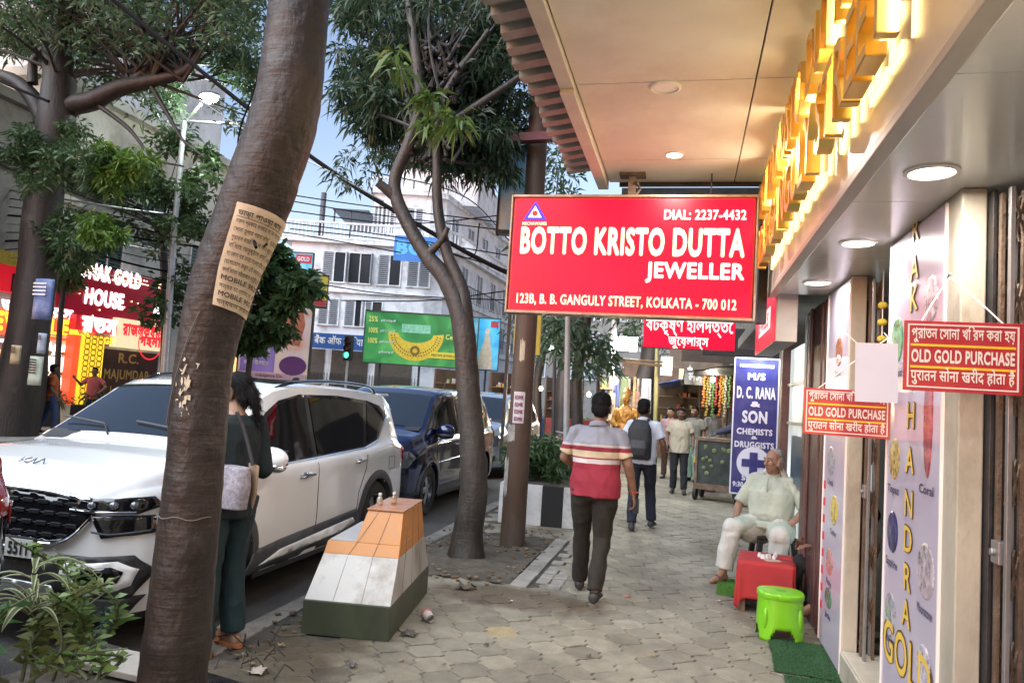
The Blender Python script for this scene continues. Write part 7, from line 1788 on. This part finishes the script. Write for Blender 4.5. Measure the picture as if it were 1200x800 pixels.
def stall(x,y,w,d,h,rz,lab,body,n=26,cols=None,back=True):
    o=empty('market_stall',(x,y,0),rz,lab,'stall','market stalls on the far pavement')
    MB().box(-w/2,w/2,-d/2,d/2,0,.75).build('counter',body,o,bevel=.01)
    p=MB()
    for sx in(1,-1):
        for sy in(1,-1): p.box(sx*w/2-.03,sx*w/2+.03,sy*d/2-.03,sy*d/2+.03,0,h)
    p.build('post',M_RUSTY,o)
    if back:
        MB().box(-w/2,w/2,d/2-.02,d/2,.75,h).build('back_panel',mat('stall_back',(.08,.06,.045),.8,0,.4,3),o)
    sh=MB()
    for z in (1.15,1.55,1.95): sh.box(-w/2,w/2,d/2-.3,d/2-.03,z,z+.025)
    sh.build('shelf',mat('stall_wood',(.20,.13,.07),.7,0,.3,6),o)
    cols=cols or [(.45,.10,.05),(.5,.38,.06),(.10,.22,.10),(.45,.42,.38),(.08,.12,.3),(.35,.2,.1)]
    for ci,c in enumerate(cols):
        g=MB()
        for k in range(max(2,n//len(cols))):
            z=random.choice((.75,1.175,1.575,1.975));xx=random.uniform(-w/2+.1,w/2-.1);yy=random.uniform(d/2-.25,d/2-.1) if z>.8 else random.uniform(-d/2+.1,d/2-.3)
            s_=random.uniform(.05,.12);g.box(xx-s_/2,xx+s_/2,yy-s_/2,yy+s_/2,z,z+s_*random.uniform(.8,2.0))
        g.build('goods',mat('goods_%d_%d'%(int(c[0]*100),int(c[1]*100)),c,.6,0,.3,9),o,bevel=.008)
    return o
stall(1.35,17.8,1.6,1.1,2.5,R(-90),'wooden stall with colourful packets behind the chemist board',mat('stall_wood',(.2,.13,.07)))
stall(1.45,20.5,1.8,1.0,2.5,R(-90),'dim wooden stall hung with goods under the grey tarpaulin',mat('stall_dark',(.05,.04,.035),.7))
stall(-.3,26,1.6,1.2,2.4,R(-10),'small kiosk under the blue tarpaulin',mat('stall_wood2',(.22,.12,.08),.7,0,.3,4))
stall(-1.75,19.5,1.3,.9,2.3,R(90),'wooden stall with pinkish panels beside the golden statue',mat('stall_pinkwood',(.26,.14,.10),.7,0,.3,4))
stall(-2.05,27,1.8,.9,2.4,R(90),'stall full of pale goods on the road side of the pavement',mat('stall_wood',(.2,.13,.07)),40,[(.5,.48,.42),(.45,.35,.15),(.5,.45,.3),(.3,.25,.2)])
def garland(x,y,z,l,c,lab,n=None):
    g=MB();n=n or int(l/.06)
    for k in range(n): g.ball((.012*math.sin(k*1.7),.012*math.cos(k*2.1),-k*l/n),(.035,.035,.034),6)
    o=g.build('garland',mat('flower_%d_%d'%(int(c[0]*100),int(c[1]*100)),c,.8,0,.4,30),None);o.location=(x,y,z);tag(o,lab,'garland','flower garlands hanging at the stalls')
cols=[((.30,.09,.015),'orange'),((.28,.20,.03),'yellow'),((.26,.25,.21),'white'),((.06,.14,.04),'leafy green'),((.22,.03,.025),'red')]
for i in range(20):
    c,nm=cols[i%5];x=.35+.065*i+random.uniform(-.02,.02);y=16.9+random.uniform(-.15,.15)
    garland(x,y,2.35+random.uniform(-.05,.08),random.uniform(.5,1.0),c,'%s flower garland, %s in the row counted from the stall sign side'%(nm,ORD[i]))
sg=empty('stall_sign',(.28,17.2,2.30),R(6),'small grey stall sign with white Bengali letters under the black tarpaulin','sign')
MB().box(-.36,.36,0,.03,-.17,.17).build('panel',mat('stall_sign_grey',(.16,.17,.16),.5),sg);lettering('লসি্য',.30,.03,frame_M((0,-.006,-.10),(1,0,0),(0,0,1)),M_WTRIM,sg,width=.55,align='c')
# cart with folded umbrella, red bin, statue, lamps, poles
ct=empty('glass_cart',(.62,13.9,0),R(-14),'old glass fronted vending cart standing before the chemist board','cart')
MB().box(-.34,.34,-.3,.3,.30,1.05).build('cabinet',mat('cart_glass',(.05,.06,.055),.12,0,.4,6,coat=.5),ct,bevel=.01)
MB().box(-.38,.38,-.34,.34,.20,.30).box(-.37,.37,-.33,.33,1.05,1.10).box(-.37,-.33,-.33,-.29,.3,1.05).box(.33,.37,-.33,-.29,.3,1.05).build('frame',M_RUSTY,ct)
g=MB()
for k in range(14): g.ball((random.uniform(-.28,.28),-.28,random.uniform(.45,.95)),random.uniform(.03,.06),8)
g.build('snacks',mat('snack_green',(.12,.15,.06),.6,0,.5,8),ct)
for sx in(1,-1):
    for sy in (1,-1): MB().lathe([(.03,-.03),(.11,-.03),(.12,-.02),(.12,.02),(.11,.03),(.03,.03)],(sx*.36,sy*.25,.12),18,axis='x').build('wheel',M_TYRE,ct,smooth=30)
um=MB();um.tube([(-.55,0,1.25),(-.1,-.05,1.42),(.35,-.05,1.62)],[.05,.14,.03],12);um.tube([(-.75,0,1.12),(.5,-.05,1.7)],.015,6)
o=um.build('folded_umbrella',mat('umbrella_navy',(.02,.025,.06),.7,0,.3,8),None,smooth=True);o.scale=(.62,.62,.62);o.location=(.86,13.62,.42);tag(o,'folded navy umbrella leaning over the vending cart','umbrella')
rb=empty('waste_bin',(.42,15.35,0),R(-6),'dark red bin with a yellow bag over its top beside the cart','bin')
MB().loft([[(-.18,-.16,0),(.18,-.16,0),(.18,.16,0),(-.18,.16,0)],[(-.22,-.2,.55),(.22,-.2,.55),(.22,.2,.55),(-.22,.2,.55)]]).build('body',mat('bin_red',(.13,.018,.022),.4,0,.2,8),rb,bevel=.01)
f=Blob();f.loft([((0,0,.52),.235,.215),((0,0,.62),.23,.21),((.02,0,.72),.16,.15),((.03,.0,.76),.06,.06)],20,4);f.build('bag',mat('bag_yellow',(.58,.33,.02),.4,0,.15,9),rb,vox=.012,smooth=2,folds=.012,fs=10)
st=empty('golden_statue',(-1.40,17.9,0),R(160),'golden orange draped statue standing at the stalls under the bulb','statue')
f=Blob();q,M=head_prims(f,(0,.02,1.72),1.15);f.ball((0,-.02,1.86),(.09,.09,.10)).ball((0,0,1.96),.045)
f.loft([((0,0,.62),.26,.22),((0,0,.9),.24,.20),((0,0,1.15),.20,.16),((0,0,1.40),.24,.15),((0,0,1.52),.14,.10),((0,0,1.60),.06,.06)],20);f.chain([(-.24,0,1.42),(-.30,.05,1.15),(-.12,.2,1.08)],[.075,.06,.045]).chain([(.24,0,1.42),(.30,.05,1.15),(.12,.2,1.08)],[.075,.06,.045])
f.build('figure',mat('statue_gold',(.38,.17,.025),.35,.3,.3,10),st,vox=.012,smooth=3,folds=.014,fs=9)
MB().box(-.32,.32,-.3,.3,0,.6).box(-.36,.36,-.34,.34,.6,.64).build('pedestal',mat('stall_pinkwood',(.2,.1,.1)),st,bevel=.01)
def bulb(x,y,z,r,en,col,lab,cat='lamp'):
    o=empty('hanging_bulb',(x,y,z),0,lab,cat);MB().ball((0,0,0),(r,r,r*1.2),14).build('bulb',emis('bulb_%d'%int(col[2]*100),col,14),o,smooth=True);MB().tube([(0,0,r*1.1),(0,0,r*1.1+.06)],.02,8).tube([(0,0,r*1.1+.05),(0,0,.9)],.006,5).build('holder',M_BLKP,o)
    l=bpy.data.lights.new('bulb','POINT');l.energy=en*LK;l.color=col;l.shadow_soft_size=r;q=bpy.data.objects.new('bulb_light',l);COL.objects.link(q);q.parent=o;q.location=(0,-.15,-.1)
p=on_y(720,446,18.5);bulb(p.x,p.y,p.z,.085,110,(1,.80,.42),'warm yellow bulb hanging over the golden statue')
p=on_y(808,440,21);bulb(p.x,p.y,p.z+.15,.06,110,(1,.93,.8),'white bulb hanging under the grey tarpaulin')
p=on_y(690,462,24);bulb(p.x,p.y,p.z,.07,120,(1,.85,.6),'warm bulb hanging at the road side stall')
p=on_y(836,430,16.6);bulb(p.x,p.y,2.25,.05,26,(1,.93,.75),'bulb hanging above the vending cart garlands')
fl=empty('flood_lamp',on_y(735,402,19.5),R(8),'bright white flood lamp panel on a pale post over the stalls','lamp')
MB().box(-.34,.26,0,.08,-.2,.16).build('housing',M_STEEL,fl);MB().prism([(-.33,.15),(.25,.12),(.22,-.15),(-.16,-.19)],'y',-.02,-.005).build('panel',emis('flood_glow',(.93,.97,1),6),fl)
arealamp(fl,(0,-.1,0),.6,150,(.93,.97,1),(R(65),0,0))
MB().tube([(-.36,.12,-fl.location.z),(-.36,.12,.9)],.07,12).build('post',mat('flood_post',(.42,.43,.43),.5,.2,.2,6),fl,smooth=True)
def pole(u,v0,v1,Y,r,m,lab,name='thin_pole'):
    a=on_y(u,v0,Y);b=on_y(u+2,v1,Y);o=MB().tube([(0,0,0),(b.x-a.x,0,b.z)],[r,r*.8],10).build(name,m,None,smooth=True);o.location=(a.x,Y,0);tag(o,lab,'pole')
pole(664,560,330,12.2,.055,mat('pole_grey',(.30,.30,.29),.6,.2,.2,6),'grey lamp pole rising behind the striped polo man')
pole(768,520,400,22,.07,mat('pole_yellow',(.20,.17,.06),.6,0,.2,6),'yellowish pole at the stalls beyond the man in blue')
pole(700,540,400,15.5,.045,M_IRON,'dark thin pole between the two walking men')
pole(648,560,420,13,.04,M_IRON,'dark iron pole behind the shrub planter')
def bg_tree(u,vb,vt,Y,r,cl,lab,lm=None,extra=6):
    b=on_y(u,vb,Y);t=empty('pavement_tree',(b.x,Y,0),0,lab,'tree','trees down the pavement')
    mb=MB();limb(mb,[Vector((0,0,-.05)),Vector((.03,0,1.0)),Vector((-.04,0,2.2)),Vector((.1,.1,3.6)),Vector((.0,.2,5))],[r*1.25,r,r*.9,r*.75,r*.4],12,6,.14,3)
    C=[(on_y(uu,vv,Y+random.uniform(-1,1))-t.location,random.uniform(.4,.7)) for uu,vv in cl];C+=[(Vector((random.gauss(0,1.2),random.gauss(0,1.2),random.uniform(3.6,6))),.7) for _ in range(extra)]
    twigs(mb,Vector((0,.1,3.4)),C,.03,2);mb.build('trunk',M_BARKD,t,smooth=80);quads_obj('crown',crown_leaves(C,110,.20,.06,.3,.25,sub=8,sz=.5),lm or L_DARK,t)
bg_tree(672,560,380,14.5,.12,[(660,392),(675,398),(690,400),(703,418),(680,412),(695,420),(668,385),(650,200),(660,215),(640,190)],'dark pavement tree with hanging leaves under the jeweller sign')
bg_tree(752,540,380,24,.35,[(745,385),(760,390)],'thick pale trunked tree among the stalls',L_MID)
bg_tree(655,540,400,22,.2,[(650,400),(640,410)],'tree standing farther along the road edge')
# motorcycle parked by the planter (mostly hidden)
mc=empty('motorcycle',(-2.05,12.6,0),R(78),'dark motorcycle parked behind the shrub planter','motorcycle')
for x in(-.62,.62):
    wq=MB();wq.lathe([(.25,-.05),(.29,-.05),(.31,0),(.29,.05),(.25,.05)],(x,0,.31),28,axis='y');wl=wq.build('wheel',M_TYRE,mc,smooth=30)
    sp_=MB()
    for k in range(10): a=k*math.pi/5;sp_.bar((x,0,.31),(x+.26*math.cos(a),0,.31+.26*math.sin(a)),.01,.01)
    sp_.build('spokes',M_ALLOY,wl)
f=Blob();f.chain([(.28,0,.86),(.0,0,.88),(-.1,0,.80)],[.13,.15,.10]);f.build('tank',mat('bike_red',(.14,.015,.02),.2,coat=.8),mc,vox=.012)
f=Blob();f.loft([((-.12,0,.80),.05,.11,(1,0,0)),((-.4,0,.82),.05,.13,(1,0,0)),((-.75,0,.90),.04,.10,(1,0,0))],16,3);f.build('seat',M_BLKP,mc,vox=.012)
MB().tube([(.62,.07,.31),(.45,.07,.95)],.022,8).tube([(.62,-.07,.31),(.45,-.07,.95)],.022,8).tube([(.40,-.34,1.05),(.46,0,1.0),(.40,.34,1.05)],.015,8).build('fork',M_STEEL,mc,smooth=True)
MB().box(-.15,.25,-.12,.12,.28,.62).build('engine',M_STEELD,mc,bevel=.03);MB().tube([(.05,.14,.3),(-.4,.15,.3),(-.8,.16,.42)],.04,10).build('exhaust',M_CHR,mc,smooth=True)
MB().ball((.56,0,.92),(.08,.1,.1),12).build('headlight',M_LAMP,mc,smooth=True)
# buildings that close the street
eb=empty('far_building',(-6,72,0),0,'pale apartment building closing the far end of the street','building')
MB().box(-14,5,0,10,-.3,12).build('wall',M_LGREY,eb)
for i in range(6):
    for z in (4.5,7.5,10.3): window(eb,-11+i*2.6,z,1.2,1.5,0,'closed')
MB().box(-14.2,5.2,-.3,10,12,12.3).build('cornice',M_WTRIM,eb)
# overhead cables
M_CABLE=mat('cable_black',(.008,.008,.009),.95,spec=.1)
def cable(pts,r,lab,m=M_CABLE,sag=.0):
    P=[on_y(u,v,Y) for u,v,Y in pts];Q,_=spline(P,[r]*len(P),8);o=MB().tube(Q,r,6).build('overhead_cable',m,None,smooth=True);tag(o,lab,'cable','overhead cables')
cable([(60,-60,12),(169,30,12),(297,132,12),(365,184,12),(450,240,12),(600,322,12.5),(700,345,13)],.045,'thickest black cable bundle slanting past the big trunk to the red sign')
cable([(-40,78,11),(20,104,11),(57,119,11)],.03,'short thick black cable at the branches of the huge tree')
cable([(318,-20,4.2),(315,40,4.2),(298,105,4.2),(279,165,4.2),(290,250,3.5),(300,290,2.4)],.006,'thin black wire drooping beside the big brown trunk')
cable([(235,118,10),(300,160,9),(380,198,9),(450,236,9)],.010,'thin grey wire crossing in front of the big trunk',M_STEEL)
W8=[((300,222),(420,240),(600,262)),((320,232),(430,250),(592,270)),((310,258),(440,274),(600,300)),((330,246),(470,262),(600,251)),((340,268),(480,285),(600,318)),((200,262),(330,272),(470,296)),((355,330),(460,345),(600,352)),((400,352),(500,352),(600,340)),((430,200),(540,228),(600,285)),((500,285),(552,302),(562,262))]
for i,(a,b,c) in enumerate(W8): cable([(a[0],a[1],24),(b[0],b[1],25),(c[0],c[1],24)],.022,'thin black wire across the white corner building, %s from the terrace'%ORD[i])
for i in range(9):
    y=225+i*9;cable([(-20,y-8+i*2,15.2),(60,y+6,15.2),(180,y+24+i*2,17),(300,y+36+i*3,19)],.014 if i%3 else .03,'dark wire sagging past the huge tree, %s from the top'%ORD[i],M_CABLE if i%4 else M_STEEL)
# litter
def scrap(u,v,s_,c,lab,seed,z=0.0,nm='litter_scrap'):
    p=on_z(u,v,z);rn=random.Random(seed);g=MB();g.grid(lambda a,b:((a-.5)*s_+rn.uniform(-.2,.2)*s_,(b-.5)*s_*.7+rn.uniform(-.15,.15)*s_,.004+abs(rn.gauss(0,.22))*s_),4,3)
    o=g.build(nm,mat('scrap_%d_%d_%d'%tuple(int(q*100) for q in c),c,.6,0,.3,20),None,smooth=True,thick=.002);o.location=(p.x,p.y,z+.004);tag(o,lab,'litter','litter scraps on the pavers');return o
o=empty('crumpled_cup',on_z(502,728,0),R(35),'crumpled white and pink paper cup lying beside the tricolour block','litter')
MB().lathe([(.026,-.05),(.032,0),(.040,.055),(.037,.055)],(0,0,.036),14,axis='y').build('cup',mat('cup_paper',(.55,.48,.46),.6,0,.2,20),o,smooth=True);MB().lathe([(.041,.03),(.043,.056)],(0,0,.036),14,axis='y').build('rim',mat('cup_pink',(.45,.15,.13),.6),o)
scrap(480,745,.09,(.10,.085,.07),'brown crushed leaf litter in front of the tricolour block',1)
scrap(412,782,.05,(.16,.16,.17),'small grey scrap on the pavers near the camera',2)
scrap(300,790,.075,(.35,.28,.24),'torn pale wrapper on the dirt near the woman feet',3)
scrap(270,738,.11,(.30,.38,.16),'green and white wrapper beside the woman feet',4,.03)
scrap(570,757,.03,(.05,.05,.05),'dark pebble sized scrap on the pavers',5)
scrap(551,762,.02,(.5,.5,.48),'tiny white paper fleck on the pavers',6)
scrap(545,690,.14,(.09,.07,.05),'heap of dark crumbs beside the tricolour block',7)
db=MB();random.seed(91)
for k in range(420):
    x=random.uniform(-2.55,-1.35) if k%3 else random.uniform(-2.7,-2.3);y=random.uniform(6.2,9.2) if k%3 else random.uniform(3.2,9)
    s_=random.uniform(.008,.03);db.ball((x,y,s_*.3+.004),(s_,s_*random.uniform(.5,1),s_*.45),5)
o=db.build('pit_rubble',islandmat('rubble',(.12,.09,.06),(.34,.30,.25),.9,.2,9,0,40,(.06,.05,.04),.3,3),None);tag(o,'scattered pebbles and dry bits round the forked tree and along the kerb','rubble',kind='stuff')
tg=MB()
for k in range(10):
    a=on_z(random.uniform(250,330),random.uniform(755,798),0);b=a+Vector((random.uniform(-.3,.2),random.uniform(-.1,.3),random.uniform(.01,.05)));tg.tube([a,(a+b)/2+Vector((0,0,.06)),b],.004,5)
o=tg.build('dry_twigs',M_BARKD,None);tag(o,'dry twigs lying on the dirt at the foot of the big tree','twigs',kind='stuff')
dm=MB();dm.grid(lambda u,v:(-2.62+u*.6,2.9+v*1.0,-.008+.022*math.exp(-((u-.3)/.35)**2-((v-.35)/.4)**2)+.012*noise.noise(Vector((u*6,v*9,2)))),20,30)
tag(dm.build('dirt_patch',M_EARTH,None,smooth=True),kind='structure')
sk=Blob();sk.ball((0,0,.05),(.16,.10,.06)).ball((.12,.03,.04),(.09,.08,.05)).ball((-.12,-.02,.035),(.1,.07,.04));o=sk.build('discarded_sack',mat('sack_grey',(.15,.145,.15),.8,0,.3,10,.3,60),None,vox=.01,smooth=2,folds=.02,fs=12);p=on_z(112,745,.0);o.location=(-2.75,3.35,-.11);tag(o,'crumpled grey sack on the road edge behind the shrubs','sack')

# clutter that closes the view between the stalls
random.seed(61)
for i,(x,y,z,w_,h,c,l) in enumerate(((.75,19.3,3.15,1.9,.75,(.045,.035,.03),'dark brown board over the dim stall roofs'),(.2,23.5,3.3,1.6,1.0,(.10,.075,.055),'faded brown hoarding back above the kiosk roofs'),(1.0,15.2,2.95,1.5,.55,(.02,.02,.022),'black rolled awning cloth over the chemist board'),(-.62,21.5,2.75,.34,.55,(.2,.2,.19),'small pale board hung beside the yellowish pole'),(-1.5,30,2.6,2.2,1.3,(.16,.11,.08),'brown plank wall closing the stalls far down'),(1.2,33,2.2,2.6,3.4,(.05,.04,.035),'tall dark shutter closing the far stalls'))):
    b=MB().box(-w_/2,w_/2,0,.06,-h/2,h/2).build('stall_board',mat('stall_board_%d'%i,c,.8,0,.4,3,.3,20),None,bevel=.01);b.location=(x,y,z);tag(b,l,'board','boards over the market stalls')
bar=MB().tube([(0,0,0),(1.9,.2,-.12)],.035,8).tube([(.3,0,0),(1.9,.25,-.02)],.025,8).build('bamboo_pole',mat('bamboo',(.12,.08,.05),.7,0,.3,8),None,smooth=True);p=on_y(688,418,19);bar.location=p;tag(bar,'brown bamboo crossbar tied over the stalls at the road side','pole')
cc=[((.45,.40,.33),'cream'),((.30,.10,.08),'rust red'),((.10,.12,.30),'blue'),((.40,.30,.08),'mustard'),((.33,.33,.36),'grey'),((.20,.24,.12),'olive'),((.45,.22,.25),'pink'),((.08,.07,.07),'black')]
for i in range(16):
    c,nm=cc[i%8];x=random.uniform(-2.5,-.95);y=random.uniform(19.6,24);z=random.uniform(1.7,2.5);w_=random.uniform(.16,.32);h=random.uniform(.5,1.0)
    g=MB();g.grid(lambda u,v:((u-.5)*w_*(1-.25*v),.03*math.sin(u*9+i),-h*(1-v)),8,6)
    o=g.build('hanging_cloth',clothmat('cloth_'+nm.replace(' ','_'),c),None,smooth=True,thick=.006);o.location=(x,y,z);tag(o,'%s %s cloth hanging at the road side stalls'%('longer' if h>.75 else 'shorter',nm),'cloth','clothes hanging at the road side stalls')
stall(-7.0,31,2.2,1.2,2.6,R(60),'lit stall across the road beyond the brown steel pole',mat('stall_bluepaint',(.05,.12,.28),.6,0,.3,4))
stall(-5.2,34,2.0,1.2,2.6,R(40),'colourful toy stall farther across the road',mat('stall_redpaint',(.28,.05,.04),.6,0,.3,4))
stall(-8.6,28,2.0,1.2,2.5,R(70),'stall with a blue counter beside the white building wing',mat('stall_bluepaint',(0,0,0)))
p=on_y(634,455,27);bulb(p.x,p.y,p.z,.07,130,(1,.7,.4),'orange bulb glowing across the road behind the steel pole')
p=on_y(646,408,20);bulb(p.x,p.y,p.z,.06,70,(.9,1,.97),'cold white bulb hanging between the steel pole and lamp pole')
bg_tree(800,540,380,38,.3,[(u,v) for u in range(775,866,15) for v in (372,388,402)],'dark leafy tree beyond the stalls under the red signs')
bg_tree(625,530,380,30,.22,[(u,v) for u in (630,646,660) for v in (372,385,400)],'leafy tree down the road behind the steel pole')
yb=MB().box(-.16,.16,0,.05,-.28,.28).build('yellow_board',mat('board_yellow_plain',(.55,.40,.04),.5,0,.15,4),None,bevel=.005);yb.location=on_y(618,388,8.6);tag(yb,'yellow board fixed behind the brown steel pole','sign')

random.seed(123)
LC=((.5,.48,.44),(.09,.07,.05),(.30,.22,.12),(.12,.12,.12),(.42,.20,.14),(.20,.24,.10))
LN=('white','brown','tan','dark','red','green')
spots=[(600,705),(640,742),(470,775),(520,780),(735,700),(790,650),(842,705),(690,770),(330,758),(620,668),(585,660),(660,655),(715,640),(855,770),(765,770),(440,768)]
for i,(u,v) in enumerate(spots):
    k=i%6;scrap(u,v,random.uniform(.018,.045),LC[k],'small %s litter fragment lying on the pavers, piece %s'%(LN[k],('near the striped polo man feet','in the open middle','by the tricolour block','at the front edge','before the red table','beside the tree pit')[i%6 if False else (0 if u in(600,640,620) else 2 if u<540 else 4 if u>780 else 5 if u in(585,660) else 1)]),200+i)
